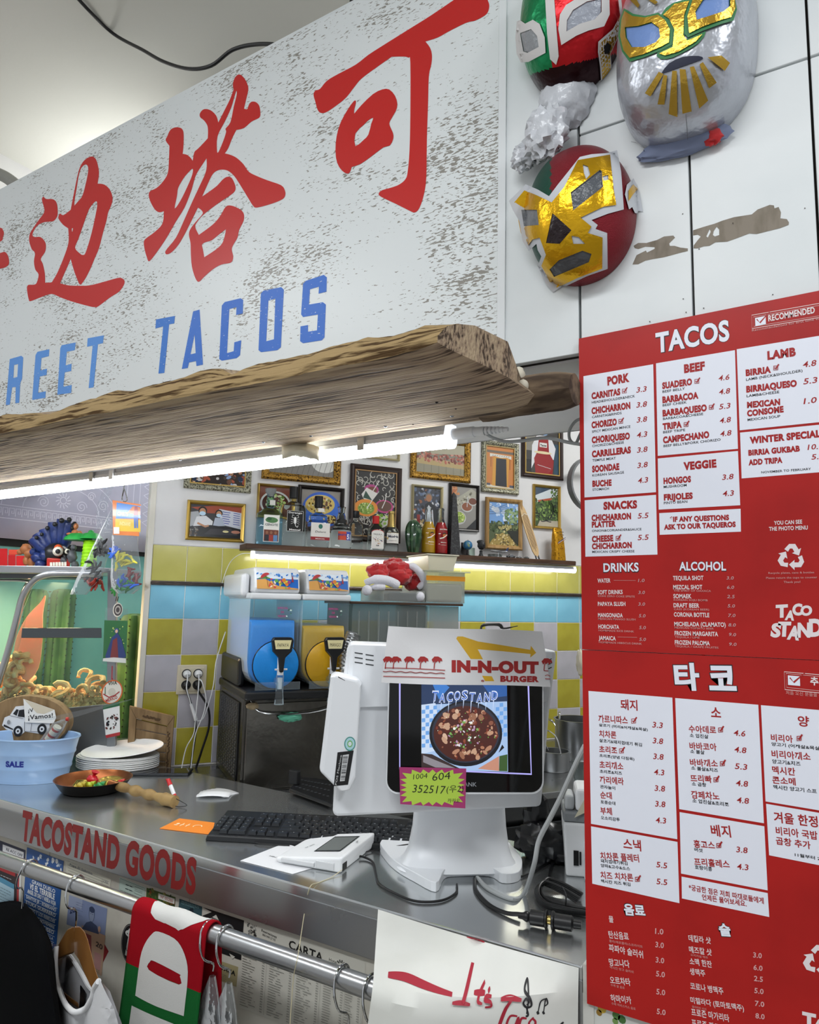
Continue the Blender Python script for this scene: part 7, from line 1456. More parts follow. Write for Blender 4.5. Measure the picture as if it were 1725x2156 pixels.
# slush machine, frame: x along the wall, -y towards the room
sm=thing('slush_machine','two tank slush machine with blue papaya and orange mango drink','drink machine'); SW=.395; SH={'base':.33,'tray':.365,'tank':.695,'top':.81}
mb=MB(); mb.box(0,SW,.0,.48,.0,.33); obj('body',mb,pm('machine_steel','55534e',rough=.25,metal=.9,var=('43413c',5,.4,.6)),sm,bevel=.006)
mb=MB(); mb.box(.012,SW- .012,-.004,0,.01,.315); obj('front_panel',mb,pm('worn_steel_panel','716e68',rough=.22,metal=.95,bump=(9,.5,.006)),sm,bevel=.002)
mb=MB(); mb.box(-.006,0,.06,.44,.03,.31); obj('side_grille',mb,SBK,sm,bevel=.002)
gm=MB(); gm.box(-.0022,0,0,.016,0,.005); gmesh=_mesh('grille_bar',gm,pm('bar_grey','4a4c4d',rough=.4),V((0,0,0)))
for i in range(26):
 for j in range(9):
  o=bpy.data.objects.new('grille_bar',gmesh); COL.objects.link(o); o.parent=sm; o.location=(-.006,.075+ j*.039+ (i % 2)*.008,.04+ i*.0102)
mb=MB(); mb.box(-.008,SW+ .004,-.05,.47,.33,.362); obj('drip_deck',mb,SBK,sm,bevel=.008)
mb=MB(); mb.box(-.006,.02,.10,.45,.362,.47); obj('black_side',mb,SBK,sm,bevel=.012)
AW=.19
def art_front(x0,z0,y):return Art(O=V((x0,y,z0)),U=(1,0,0),Vv=(0,0,1),N=(0,-1,0),step=.00015)
for k,(x0,col,nm,lv) in enumerate(((.004,'0f86d8','PAPAYA',.615),(.205,'c99a10','MANGO',.595))):
 xc=x0+ AW/2; yb=.40
 def shell(g,z1,ins=0):
  """flat sided tank above a horizontal drum"""
  r=AW*.5- g; zc=.455; pts=[(xc+ r*math.cos(R(a_)),zc- ins*0+ r*math.sin(R(a_))) for a_ in range(200,341,10)]; pts += [(xc+ r,zc+ .01),(xc+ r- .002,z1),(xc- r+ .002,z1),(xc- r,zc+ .01)]; return pts
 M_=Matrix(((1,0,0,0),(0,0,-1,yb),(0,1,0,0),(0,0,0,1)))
 mb=MB(); P1=shell(0,.70); n=len(P1); mb.loft([[V((x,.0,z)) for x,z in P1],[V((x,yb,z)) for x,z in P1]],cap1=True,smooth=False); obj('clear_tank',mb,CLR,sm)
 mb=MB(); P2=[(x,min(z,lv)) for x,z in shell(.008,.70)]
 mb.loft([[V((xc+ (x- xc)*q_,y,z if z < .5 else z- dz)) for x,z in P2] for y,q_,dz in ((.012,.86,.03),(.016,.97,.012),(.03,1,.0),(yb- .02,1,0))]);
 SL=pm('slush_'+ nm.lower(),col,rough=.35,bump=(60,.5,.003)); obj('slush',mb,SL,sm,bevel=.006)
 mb=MB(); mb.lathe([(0,-.012),(.078,-.012),(.086,-.006),(.086,.012)],(xc+ .012,0,.452),40,ax='y'); obj('drum_front',mb,SL,sm)
 mb=MB(); mb.tube([V((xc+ .012+ .087*math.cos(q),-.004,.452+ .087*math.sin(q))) for q in [R(a_) for a_ in range(0,361,12)]],.0025,6); obj('drum_seal',mb,CAPB,sm)
 mb=MB(); mb.box(x0- .003,x0+ AW+ .003,-.012,yb+ .01,.692,.716); obj('lid_collar',mb,MW,sm,bevel=.008,seg=3)
 lid=[(-.006,.716),(-.012,.735),(.004,.795),(.022,.812),(yb- .02,.812),(yb,.80),(yb,.716)]
 mb=MB(); mb.loft([[V((x,y,z)) for y,z in lid] for x in (x0+ .012,x0+ AW- .004)],smooth=False); obj('lid',mb,MW,sm,bevel=.01,seg=3)
 wp=lambda u,v,h:V((x0+ .02+ u,-.0135+ .016*(v/.062)- h,.731+ v)); a=Art(step=.0003,warp=wp); w_,h_=AW- .032,.062
 a.rect(0,0,w_,h_,'d9e4ee'); a.rect(0,0,w_,h_*.62,'1f63b8'); a.poly([(0,0),(0,h_*.55),(w_*.2,h_*.6),(w_*.5,h_*.2),(w_,h_*.06),(w_,0)],'d09a52'); a.poly([(0,h_*.6),(w_*.2,h_*.78),(w_*.35,h_*.62)],'4c8a3c')
 a.scatter(16,0,h_*.72,w_,h_*.97,.003,.006,['2f74c4','aac6e2','6f9fd4'],None,6,3); a.ell(w_*.2,h_*.75,w_*.12,h_*.2,'b03a3c',16,.5,0,180); a.line([(w_*.22,h_*.8),(w_*.27,h_*.1)],.0014,'5c2a2a'); a.poly([(w_*.83,h_*.45),(w_*.86,h_*.9),(w_*.89,h_*.45)],'8f2f3c')
 a.scatter(12,w_*.3,h_*.1,w_*.45,h_*.6,.004,.007,['c9403c','e8d8c8','d0a04a'],None,7,4); a.scatter(18,w_*.45,h_*.1,w_*.78,h_*.55,.004,.008,['d07a2c','7fae3c','8f3f7a','c9c94a','d04f3c','5c9a4a'],None,8,6)
 a.build('beach_picture',sm,PRINT_GLOSS)
 a=art_front(x0,.362,-.0008); a.text('ESPECIAL',.105,.295,.008,'b03a7a',.040,.02); a.text('DE',.118,.280,.008,'b03a7a',.012,.02); a.text('VERANO',.106,.265,.008,'b03a7a',.032,.02); a.scatter(10,.14,.268,.158,.30,.002,.004,['5c8a7a','d0e0d8','3c5c54'],None,6,2); a.build('tank_sticker',sm,PRINT)
 cx=xc+ .016; mb=MB(); mb.prism([(cx- .040,.545),(cx- .034,.505),(cx- .012,.482),(cx- .007,.43),(cx+ .007,.43),(cx+ .012,.482),(cx+ .036,.505),(cx+ .042,.545),(cx+ .034,.556),(cx- .034,.556)],Matrix(((1,0,0,0),(0,0,1,-.075),(0,1,0,0),(0,0,0,1))),.022); obj('tap_handle',mb,SBK,sm,bevel=.005,seg=3)
 a=art_front(cx,.52,-.0756); a.poly([(-.026,-.006),(.026,-.006),(.032,.026),(-.032,.026)],'d8cf9e'); a.text(nm,0,.002,.013,'1b1a16',.042,.0,.1,align='c'); a.build('flavour_label',sm,PRINT)
 mb=MB(); mb.tube([V((cx,-.055,.49)),V((cx,-.055,.42))],.012,14); mb.tube([V((cx- .022,-.06,.44)),V((cx+ .024,-.06,.44))],.0035,8); obj('tap_body',mb,MW,sm)
 mb=MB(); mb.tube([V((cx,-.055,.42)),V((cx,-.055,.352)),V((cx,-.055,.315))],[.014,.014,.018],16); mb.tube([V((cx,-.055,.385)),V((cx,-.0,.40))],.012,12); obj('spout',mb,CLR,sm)
 mb=MB(); mb.tube([V((cx,-.055,.41)),V((cx,-.055,.37))],.009,12); obj('white_piston',mb,MW,sm)
 mb=MB(); mb.box(x0+ .02,x0+ AW- .005,-.062,-.058,.368,.395); obj('splash_guard',mb,CLR,sm,bevel=.001)
mb=MB(); mb.box(-.020,.012,.05,.42,.70,.79); obj('white_side_housing',mb,MW,sm,bevel=.016,seg=3)
t0s=tz(505,1700,.5)[0]- .004; place(sm,WB(t0s,.5,.905),BANG)
for ch in sm.children:
 if ch.name.startswith('drum_front'):ch['label']='round drum front'
# towels on the machine front
def blob(name,mt,lab,cat,t,off,z,r,k=.25,s_=3,group=None,rz_=0):
 mb=MB(); mb.ball((0,0,0),r,24,16,dis=crumple(s_,k)); o=single(name,mb,mt,lab,cat,group,org=(0,0,-r[2])); place(o,WB(t,off,z),BANG+ rz_); return o
tzz=lambda x,y,off:tz(x,y,off)
t_,z_=tz(612,1508,.52); blob('green_cloth',pm('green_cloth','5fae92',rough=.9),'pale green rag draped on the front of the slush machine','cloth',t_,.518,z_- .02,(.042,.012,.016),.3,3)
t_,z_=tz(532,1488,.52); blob('beige_cloth',pm('beige_cloth','8f8064',rough=.9),'small beige rag at the left of the green rag','cloth',t_,.518,z_- .01,(.022,.01,.012),.3,3)
mb=MB(); mb.tube([WB(*q) for q in ((t0s+ .02,.512,1.235),(t0s+ .05,.522,1.195),(t0s+ .12,.53,1.182),(t0s+ .24,.53,1.183),(t0s+ .33,.522,1.2),(t0s+ .38,.512,1.235))],.003,8,0,5); single('wire_hoop',mb,CHR,'bent steel wire across the front of the slush machine holding rags','wire')
# drip trays lying in front of the machine
tr=thing('drip_tray','black perforated drip trays stacked behind the terminal','tray',onz(655,1680,.97)); mb=MB()
pq=[onz(608,1668,.962),onz(700,1702,.962),onz(704,1650,.962),onz(632,1642,.962)]; mb.hexa(pq,[q+ V((0,0,.012)) for q in pq]); obj('tray',mb,SBK,tr,bevel=.004); ORG.setdefault(tr.name,tr.location.copy())
c_t=sum(pq,V((0,0,0)))/4+ V((0,0,.0125)); mb=MB()
for i in range(9):
 for j in range(3):q=pq[0].lerp(pq[1],.12+ i*.095).lerp(pq[3].lerp(pq[2],.12+ i*.095),.25+ j*.25)+ V((0,0,.0121)); mb.lathe([(.0045,0),(.0045,.0006)],q,10)
h_=obj('hole',mb,DGY,tr); h_['kind']='stuff'
mb=MB(); q=onz(620,1650,.975); mb.box(q.x- .02,q.x+ .02,q.y- .01,q.y+ .01,.974,1.02); obj('upright',mb,SBK,tr,bevel=.004)
# stack right of the machine
t0,t1=.60,1.092; OT=.45
ICE=film('smoky_plastic','d3dad9',.86,.12); CL2=film('clear_plastic_box','eef0ee',.87,.1); IVP=pm('ivory_plastic','ddd8c2',rough=.4,trans=.25)
mb=MB(); bbox(mb,t0+ .01,t1- .01,.12,OT,.906,1.25); single('steel_cabinet',mb,DKS,'dark steel box under the clear dish bin, mostly hidden by the terminal','cabinet',bevel=.004)
db=thing('dish_bin','large clear ribbed plastic bin holding white bowls','bin',WB((t0+ t1)/2,.3,1.251))
def openbox(mb,t0,t1,o0,o1,z0,z1,th=.003,tp=.0):
 for q in ((t0,t1,o0,o0+ th),(t0,t1,o1- th,o1),(t0,t0+ th,o0,o1),(t1- th,t1,o0,o1)):bbox(mb,*q,z0,z1)
 bbox(mb,t0,t1,o0,o1,z0,z0+ th)
mb=MB(); openbox(mb,t0,.93,.14,OT,1.251,1.585); obj('bin',mb,ICE,db,bevel=.001)
mb=MB()
for i in range(8):t=t0+ .03+ i*.043; mb.tube([WB(t,OT+ .001,1.27),WB(t,OT+ .001,1.56)],.003,6)
obj('rib',mb,CL2,db)['kind']='stuff'
mb=MB(); bbox(mb,t0- .012,t1+ .01,.13,OT+ .012,1.586,1.597); obj('wooden_lid',mb,pm('lid_brown','3f2a1c',rough=.5),db,bevel=.002)
wbm=MB(); wbm.lathe([(.0,.0),(.03,0),(.062,.035),(.066,.05),(.062,.05),(.055,.036),(0,.008)],seg=24); bwm=_mesh('white_bowl',wbm,pm('bowl_white','d9d8d2',rough=.2),V((0,0,0)))
for i in range(5):
 o=bpy.data.objects.new('white_bowl',bwm); COL.objects.link(o); o['label']='white bowl standing on edge in the clear dish bin'; o['category']='bowl'; o['group']='bowls in the dish bin'; o.location=WB(t0+ .05+ i*.05,.32,1.325); o.rotation_euler=(R(78),0,BANG+ R(70))
mb=MB(); openbox(mb,.94,t1,.16,OT- .01,1.40,1.584); obj_=single('side_tub',mb,CL2,'clear plastic tub right of the ribbed dish bin','tub',bevel=.001)
mb=MB(); bbox(mb,.935,t1,.15,OT- .012,.906,1.398) if 0 else bbox(mb,.945,t1- .002,.165,OT- .015,1.252,1.398); single('steel_pan',mb,ST,'deep steel food pan under the clear side tub','pan',bevel=.004)
mb=MB(); openbox(mb,.735,.925,.19,OT- .0,1.598,1.645); lt1=single('low_tray',mb,CL2,'low clear tray with dark contents under the red hat','tray',bevel=.001)
mb=MB(); bbox(mb,.76,.90,.22,OT- .006,1.602,1.636); single('dark_pouch',mb,pm('navy_pouch','2b3a48',rough=.5),'dark navy pouch with a small white tag inside the low clear tray','pouch',bevel=.006)
mb=MB(); openbox(mb,.93,1.115,.20,OT,1.598,1.73); bbox(mb,.918,1.135,.185,OT+ .015,1.728,1.734); single('food_container',mb,CL2,'clear food container with an orange tape mark, right of the red hat','container',bevel=.002)
mb=MB(); bbox(mb,.938,1.108,.21,OT- .006,1.602,1.68); single('white_filling',mb,pm('milky_filling','cfcabc',rough=.5),'pale filling inside the clear food container','food',bevel=.01)
mb=MB(); bbox(mb,.928,1.116,OT,OT+ .0012,1.692,1.712); single('orange_tape',mb,pm('orange_tape','d08a1c',rough=.4),'orange tape strip with handwriting on the clear food container','tape')
mb=MB(); q0=[WB(t,o,1.735) for t,o in ((.955,.24),(1.075,.24),(1.075,.42),(.955,.42))]; q1=[WB(t,o,1.80) for t,o in ((.943,.23),(1.088,.23),(1.088,.432),(.943,.432))]; mb.hexa(q0,q1); bbox(mb,.936,1.094,.224,.438,1.80,1.806); single('ivory_tub',mb,IVP,'ivory lidded plastic tub on top of the clear food container','tub',bevel=.003)
# santa hat
sh=thing('santa_hat','crumpled red santa hat with white fur trim on the low clear tray','hat',WB(.80,.33,1.646)); RF=pm('red_felt','b8141a',rough=.8,sheen=.5,bump=(300,.2,.0005)); WF=pm('white_fur','dedee6',rough=.95,sheen=.6,bump=(160,.8,.003))
def Lp(x,y,off):return onb(x,y,off)
mb=MB()
for (x,y,off,r) in ((835,1208,.375,(.085,.06,.05)),(798,1206,.385,(.05,.045,.038)),(870,1225,.36,(.045,.05,.035)),(832,1190,.33,(.045,.05,.03))):mb.ball(Lp(x,y,off),r,36,24,dis=crumple(1.5,.32))
obj('felt',mb,RF,sh)
mb=MB(); mb.tube([Lp(*q) for q in ((770,1228,.42),(790,1220,.44),(815,1222,.445),(838,1232,.44))],[.015,.019,.019,.016],16,0,4); mb.tube([Lp(*q) for q in ((772,1240,.41),(790,1236,.44),(810,1236,.445))],[.010,.014,.012],12,0,4); mb.tube([Lp(*q) for q in ((845,1190,.40),(868,1192,.42),(884,1205,.42),(893,1225,.41),(880,1238,.40))],[.010,.015,.016,.014,.010],14,0,4); obj('fur_trim',mb,WF,sh)
for q in ((773,1243,.44),(884,1256,.44)):mb=MB(); mb.ball(Lp(*q),.021,20,14,dis=lambda d:.08*nzz(d.x*9,d.y*9,d.z*9)); obj('pompom',mb,WF,sh)
# ribbed duct behind the terminal, pots, glass, machine top
mb=MB(); dp=spline([Lp(735,1460,.56),Lp(728,1400,.54),Lp(735,1360,.53),Lp(745,1335,.52)],12); mb.tube(dp,[.030 if i % 2 else .025 for i in range(len(dp))],16); single('foil_duct',mb,pm('foil','b5b6b6',rough=.25,metal=.9),'ribbed foil duct curving up behind the terminal','duct')
def pot(name,lab,x,ybase,r,h,holes=0):
 c=onz(x,ybase,.906); dz=(V((c.x- CAM.x,c.y- CAM.y,0)).normalized())*r; c=c+ dz; t=thing(name,lab,'pot',c)
 mb=MB(); mb.lathe([(0,0),(r*.94,0),(r,.012),(r,h),(r+ .006,h+ .002),(r+ .006,h+ .005),(r- .003,h+ .005),(r- .004,.01),(0,.008)],c,40); obj('body',mb,ST,t); return t,c
p1_,c1=pot('stock_pot','large steel stock pot behind the smaller pan, cut by the menus',1218,1606,.105,.17)
mb=MB(); mb.tube([c1+ V((-.105,-.03,.15)),c1+ V((-.125,-.045,.165)),c1+ V((-.10,-.07,.165)),c1+ V((-.08,-.075,.145))],.004,8,0,4); mb.tube([c1+ V((-.10,.02,.178)),c1+ V((-.09,.0,.195)),c1+ V((-.07,-.05,.198)),c1+ V((-.06,-.08,.178))],.005,8,0,4); obj('handle',mb,CHR,p1_)
p2_,c2=pot('steel_pan','small steel saucepan with a raised bail handle beside the terminal',1168,1628,.062,.075)
mb=MB(); e=.062; mb.tube([c2+ V((-.04,e*.8- .02,.07)),c2+ V((-.07,.01,.15)),c2+ V((-.03,-.02,.165)),c2+ V((.02,-.03,.14)),c2+ V((.045,-.04,.07))],.0028,8,0,6); obj('bail',mb,CHR,p2_)
c=onz(1222,1652,.906); g_=thing('drinking_glass','empty faceted drinking glass in front of the pots','glass',c); mb=MB(); mb.lathe([(0,0),(.022,0),(.026,.03),(.029,.05),(.033,.09),(.031,.09),(.026,.05),(.02,.012),(0,.01)],c,16,smooth=False); obj('glass',mb,GL,g_)
t=thing('toaster_top','black handled lid of a steel appliance peeking over the terminal','appliance',onb(1045,1330,.45)); mb=MB(); t_,z_=tz(1040,1335,.45); bbox(mb,t_- .06,t_+ .09,.28,.46,1.2,z_); obj('body',mb,ST,t,bevel=.01)
mb=MB(); mb.tube([Lp(1013,1326,.46),Lp(1018,1316,.46),Lp(1050,1315,.46),Lp(1060,1323,.46),Lp(1080,1320,.46),Lp(1090,1318,.46)],[.005,.007,.008,.004,.002,.002],8,0,3); obj('handle',mb,SBK,t)
# hanging rag by the menus
mb=MB(); mb.ball(Lp(1222,1395,.55),(.018,.015,.055),16,14,dis=crumple(3,.3)); single('hanging_rag',mb,pm('cream_rag','cfc8b4',rough=.8),'small cream plastic bag hanging at the left edge of the menus','bag')
# wall socket with plugs and leads
sk_=thing('wall_socket','beige double wall socket on the tiles with four plugs','socket',WB(.06,.0,1.197)); IV=pm('ivory_plate','cfc6ae',rough=.4)
mb=MB(); bbox(mb,0,.12,.0005,.010,1.197,1.317); obj('plate',mb,IV,sk_,bevel=.003)
mb=MB(); bbox(mb,.012,.108,.010,.014,1.209,1.305); obj('raised_frame',mb,IV,sk_,bevel=.002)
def skt(i,j):return WB(.037+ .046*i,.014,1.281- .046*j)
for i in range(2):
 for j in range(2):
  c=skt(i,j); m_=WHT if j == 0 else BLK; mb=MB(); mb.tube([c,c+ BN*.004],.0195,20); obj('socket_hole',mb,SBK,sk_)
  mb=MB(); mb.tube([c+ BN*.002,c+ BN*.02,c+ BN*.026- ZUP*.006],[.016,.016,.011],16); obj('plug',mb,m_,sk_)
for i,(j,k,m_,r,pts,lab) in enumerate(((0,1,BLK,.0042,((408,1500),(412,1540),(405,1590),(398,1640)),'black lead hanging straight down from the lower left plug of the socket'),(1,1,BLK,.0045,((438,1490),(440,1530),(425,1580),(402,1650)),'thick black lead bowing right from the lower right plug of the socket'),
 (0,0,WHT,.0024,((393,1450),(400,1475),(407,1500),(414,1517),(428,1512),(440,1480),(450,1440),(456,1390),(475,1330)),'white lead from the upper left plug looping up beside the slush machine'),(1,0,WHT,.0022,((418,1450),(415,1480),(412,1510),(408,1545),(392,1575),(382,1620)),'thin white lead from the upper right plug running down to the counter'),(1,0,WHT,.0022,((425,1435),(434,1470),(428,1505),(412,1545),(404,1600),(400,1640)),'second white lead from the upper right plug, nearest the slush machine'))):
 c=skt(j,k)+ BN*.03; cable('plug_lead',[c,c- ZUP*.02+ BN*.004]+ [onb(x,y,.045+ .006*i) for x,y in pts],r,m_,lab,n=5)
mb=MB(); mb.tube([onb(402,1482,.052),onb(413,1516,.056)],[.006,.008],10); single('lead_joiner',mb,WHT,'small white inline connector on the lead below the socket','connector')
# wooden cabinet door leaning at the tiles
def LP(x,y):return hit(x,y,(BN*.8+ V((.3,-.5,0))).normalized(),WB(-.02,.10,1.0))
dn=(BN*.8+ V((.3,-.5,0))).normalized(); wd2=thing('wooden_shutter','small carved wooden cabinet door leaning against the tiles','door',LP(320,1630)); PNE=pm('pine','8d7350',rough=.6,var=('6f5738',12,.4,.6),stretch=(3,3,.5))
def wq(pts,d0,d1):P_=[LP(*p) for p in pts]; mb=MB(); mb.hexa([p+ dn*d0 for p in P_],[p+ dn*d1 for p in P_]); return mb
OQ=[(266,1640),(358,1640),(368,1507),(274,1485)]; IQ=[(280,1640),(346,1640),(353,1527),(288,1511)]
for i in range(4):k=(i+ 1) % 4; obj('frame_rail',wq([OQ[i],OQ[k],IQ[k],IQ[i]],0,.018),PNE,wd2,bevel=.002)
for i in range(6):f0,f1=i/6,(i+ .9)/6; L=lambda f,a_,b_:(a_[0]+ (b_[0]- a_[0])*f,a_[1]+ (b_[1]- a_[1])*f); obj('slat',wq([L(f0,IQ[0],IQ[3]),L(f0,IQ[1],IQ[2]),L(f1,IQ[1],IQ[2]),L(f1,IQ[0],IQ[3])],.002,.010),PNE,wd2,bevel=.002)
mb=MB(); rg=random.Random(5)
for i in range(26):f=i/25; p=LP(303+ 34*f,1505.5+ 9*f+ rg.uniform(-2,2))+ dn*.018; mb.ball(p,(.004,.004,.003),8,5)
for i in range(34):f=i/33; p=LP(356- 3*f+ rg.uniform(-2,2),1540+ 95*f)+ dn*.018; mb.ball(p,(.003,.003,.004),8,5)
obj('carving',mb,pm('dark_carving','57422b',rough=.7),wd2)['kind']='stuff'
# ================================================================ WRESTLING MASKS ON THE WALL
def bulge(x,y,ra,rb,rn,tilt=0,Y=1.335,pw=2.15):
 c=ony(x,y,Y); ct_,st_=math.cos(tilt),math.sin(tilt); A_=V((ct_,0,st_)); B_=V((-st_,0,ct_)); N_=V((0,-1,0))
 q=lambda w:V((w.dot(A_)/ra,w.dot(B_)/rb,w.dot(N_)/rn)); FF=lambda r:abs(r.x) ** pw+ abs(r.y) ** pw+ abs(r.z) ** pw
 def f(px_,py_,h):
  d=ray(px_,py_); o=CAM- c; D,O_=q(d),q(o); tm=-D.dot(O_)/D.dot(D)
  if FF(O_+ D*tm) < 1:
   lo_,hi=tm- .3,tm
   for _ in range(22):
    m_=(lo_+ hi)/2
    if FF(O_+ D*m_) < 1:hi=m_
    else:lo_=m_
   tm=hi
  r=O_+ D*tm; p=CAM+ d*tm; g=lambda k:math.copysign(abs(k) ** (pw- 1),k); n=(A_*(g(r.x)/ra)+ B_*(g(r.y)/rb)+ N_*(g(r.z)/rn)).normalized(); p=p+ n*h; p.y=min(p.y,1.3475); return p
 def body(colf=None,a=48,b=32):
  mb=MB(); rot=Matrix(((A_.x,B_.x,N_.x),(A_.y,B_.y,N_.y),(A_.z,B_.z,N_.z))); mb.ball(c,(ra,rb,rn),a,b,rotm=rot,dis=lambda d:(abs(d.x) ** pw+ abs(d.y) ** pw+ abs(d.z) ** pw) ** (-1/pw)- 1)
  for p in mb.v:p.y=min(p.y,1.348)
  if colf:
   mb.hascol=True; mb.c=[lin(colf(*proj(sum((mb.v[i] for i in f_),V((0,0,0)))/len(f_)))) for f_ in mb.f]
  return mb
 return c,f,body
def marta(f,cf):
 a=Art(step=.0007,warp=f,maxlen=7,lift=.0012); return a,lambda pts,col,holes=(),s_=0:a.poly(cf(pts)[::-1],col,[cf(h) for h in holes],smooth=s_)
FOIL=pm('foil_cloth',attr=True,rough=.3,metal=.65,bump=(13,.9,.012)); LEA=pm('mask_trim',attr=True,rough=.5); GFO=pm('gold_mask_foil',attr=True,rough=.25,metal=.8,bump=(70,.6,.003))
CRK=film('crinkled_plastic','eef0f4',.42,.15,(38,1.0)); LAM=pm('lame',attr=True,rough=.35,metal=.5,bump=(420,.8,.002),stretch=(1,1,2)); GD='c9a03a'; WTR='d2d0cf'
def fin(a,name,t,mt):
 if a.mb.v:a.build(name,t,mt)
# silver mask
c,f,body=bulge(1446,118,.124,.178,.128,-.05,pw=2.7)
t=thing('wrestling_mask','silver wrestling mask with gold eye patches edged in green, the rightmost of the three','mask',c,'wrestling masks'); cf=cropf(1280,0,330/1725)
obj('hood',body(lambda x,y:'b9bcc4'),FOIL,t)
a,P_=marta(f,cf); G2='2f7a45'
P_([(590,170),(720,40),(900,0),(940,10),(860,180),(850,400),(890,430),(1080,350),(1000,480),(800,600),(650,655),(540,620),(600,400)],G2,s_=2); P_([(190,95),(290,160),(420,185),(560,150),(650,210),(715,340),(715,500),(600,560),(400,640),(250,685),(170,570),(130,400),(150,220)],G2,[[(210,310),(350,300),(490,260),(570,320),(585,420),(540,480),(420,530),(280,530),(220,420)]]); P_([(920,-20),(1380,-60),(1408,120),(1370,240),(1250,275),(1050,350),(885,425),(845,380),(850,200)],G2,[[(1060,0),(1330,-20),(1330,90),(1260,150),(1080,210),(980,240),(965,150)]])
fin(a,'green_edging',t,LEA); a,P_=marta(f,cf); a.n=4
P_([(615,180),(740,60),(900,25),(845,180),(835,400),(880,460),(1040,390),(970,470),(780,580),(640,620),(570,600),(720,530),(740,340),(680,220)],GD); P_([(205,130),(290,190),(420,210),(560,180),(640,240),(690,340),(680,480),(590,530),(400,610),(260,645),(195,560),(160,400),(175,220)],GD,[[(210,310),(350,300),(490,260),(570,320),(585,420),(540,480),(420,530),(280,530),(220,420)]]); P_([(950,-20),(1370,-50),(1385,110),(1340,210),(1230,245),(1030,320),(900,385),(880,200)],GD,[[(1060,0),(1330,-20),(1330,90),(1260,150),(1080,210),(980,240),(965,150)]])
for q in ([570,795,620,820,480,1060,420,1025],[620,830,660,835,630,1145,555,1145],[715,785,765,785,770,1275,675,1245],[795,765,860,770,925,1215,825,1240],[905,745,950,735,1100,1100,1005,1185],[1010,715,1045,690,1190,910,1110,970],[1095,640,1240,620,1330,700,1275,785],[240,-10,320,-10,365,70,345,100],[420,-10,490,-10,560,40,530,65]):fin(a,'gold_patch',t,GFO); a,P_=marta(f,cf); a.n=4; P_([(q[i],q[i+ 1]) for i in (0,2,4,6)],'b8943a')
fin(a,'gold_patch',t,GFO); a,P_=marta(f,cf); P_([(210,310),(350,300),(490,260),(570,320),(585,420),(540,480),(420,530),(280,530),(220,420)],'6f8ec8'); fin(a,'blue_lining',t,pm('blue_lining',attr=True,rough=.4,bump=(30,.8,.005))); a,P_=marta(f,cf); P_([(1060,0),(1330,-20),(1330,90),(1260,150),(1080,210),(980,240),(965,150)],'6f8ec8'); fin(a,'blue_lining',t,pm('blue_lining',attr=True,rough=.4,bump=(30,.8,.005))); a,P_=marta(f,cf); P_([(600,800),(680,700),(830,630),(1000,620),(1050,650),(950,690),(750,760),(630,805)],'1b2038',s_=2); fin(a,'mouth_opening',t,LEA)
a,P_=marta(f,cf); a.px=False
for L_ in ([(270,1560),(500,1640),(880,1640),(1200,1520),(1450,1280),(1560,1080)],[(860,1250),(890,1640)]):
 a.line([(p.x,p.y) for p in spline([(x,y,0) for x,y in cf(L_)],6)],.8,'6d6f72')
fin(a,'seam',t,LEA)
mb=MB(); mb.ball(ony(1440,303,1.338),(.085,.014,.022),24,14,dis=crumple(3,.2));
for p in mb.v:p.y=min(p.y,1.3475)
obj('blue_stuffing',mb,pm('blue_grey_stuffing','76809c',rough=.7),t); mb=MB(); mb.ball(ony(1503,288,1.335),(.018,.010,.016),14,10,dis=crumple(4,.4)); obj('red_lining',mb,RF,t)
# red and green mask with white eye rims
c,f,body=bulge(1210,45,.112,.165,.115,-.05)
cf=cropf(1080,0,260/1475); t=thing('wrestling_mask','shiny green and red mask with white eye rims and a plastic bag in its mouth','mask',c,'wrestling masks')
def ms1(x,y):
 u,v=(x- 1080)/.17627,(y)/.17627; lim=930- (u- 100)*.33 if u < 520 else 800- (u- 520)*.22
 return ('1c8a55' if u < 470 else 'c21c24') if v < lim else '2a0f14'
obj('hood',body(ms1,160,120),FOIL,t); a,P_=marta(f,cf)
P_([(390,-60),(495,-60),(530,400),(552,670),(522,772),(450,705),(415,400)],WTR); HL=[(100,395),(230,350),(300,430),(320,560),(190,628),(140,610)]; HR=[(645,380),(650,250),(720,130),(880,30),(1050,-10),(1050,150),(970,240),(800,290)]
P_([(62,255),(100,240),(160,285),(250,240),(330,290),(390,450),(400,630),(200,735),(110,740),(60,640),(45,450)],WTR,[HL]); P_([(585,540),(550,350),(570,180),(640,70),(800,-30),(1140,-60),(1145,180),(1080,320),(900,370),(760,430)],WTR,[HR])
P_([(1240,0),(1262,200),(1180,350),(1010,500),(1005,620),(1030,800),(1055,1190),(1090,1110),(1165,820),(1150,640),(1250,420),(1290,150),(1275,0)],WTR); fin(a,'white_trim',t,LEA)
a,P_=marta(f,cf); a.n=4; P_([(1265,180),(1190,370),(1030,520),(1025,620),(1050,800),(1065,1120),(1085,1080),(1150,830),(1145,640),(1240,420)],GD); fin(a,'gold_ear',t,GFO); a,P_=marta(f,cf); a.n=6; P_([(1070,560),(1110,505),(1150,545),(1130,640),(1080,640)],'0c0c0c'); fin(a,'ear_hole',t,LEA)
a,P_=marta(f,cf); a.n=0; P_(HL,'8f9397'); fin(a,'eye_plastic',t,pm('grey_crinkle',attr=True,rough=.25,bump=(45,1,.006))); a,P_=marta(f,cf); a.n=0; P_(HR,'a3a8b4'); fin(a,'eye_plastic',t,pm('grey_crinkle',attr=True,rough=.25,bump=(45,1,.006)))
mb=MB(); cc_=f(1192,205,.0); mb.ball(cc_+ V((0,.01,0)),(.062,.05,.075),40,28,dis=lambda d:.12*nzz(d.x*4,d.y*4,d.z*4)+ .06*nzz(d.x*11,d.y*11,d.z*11))
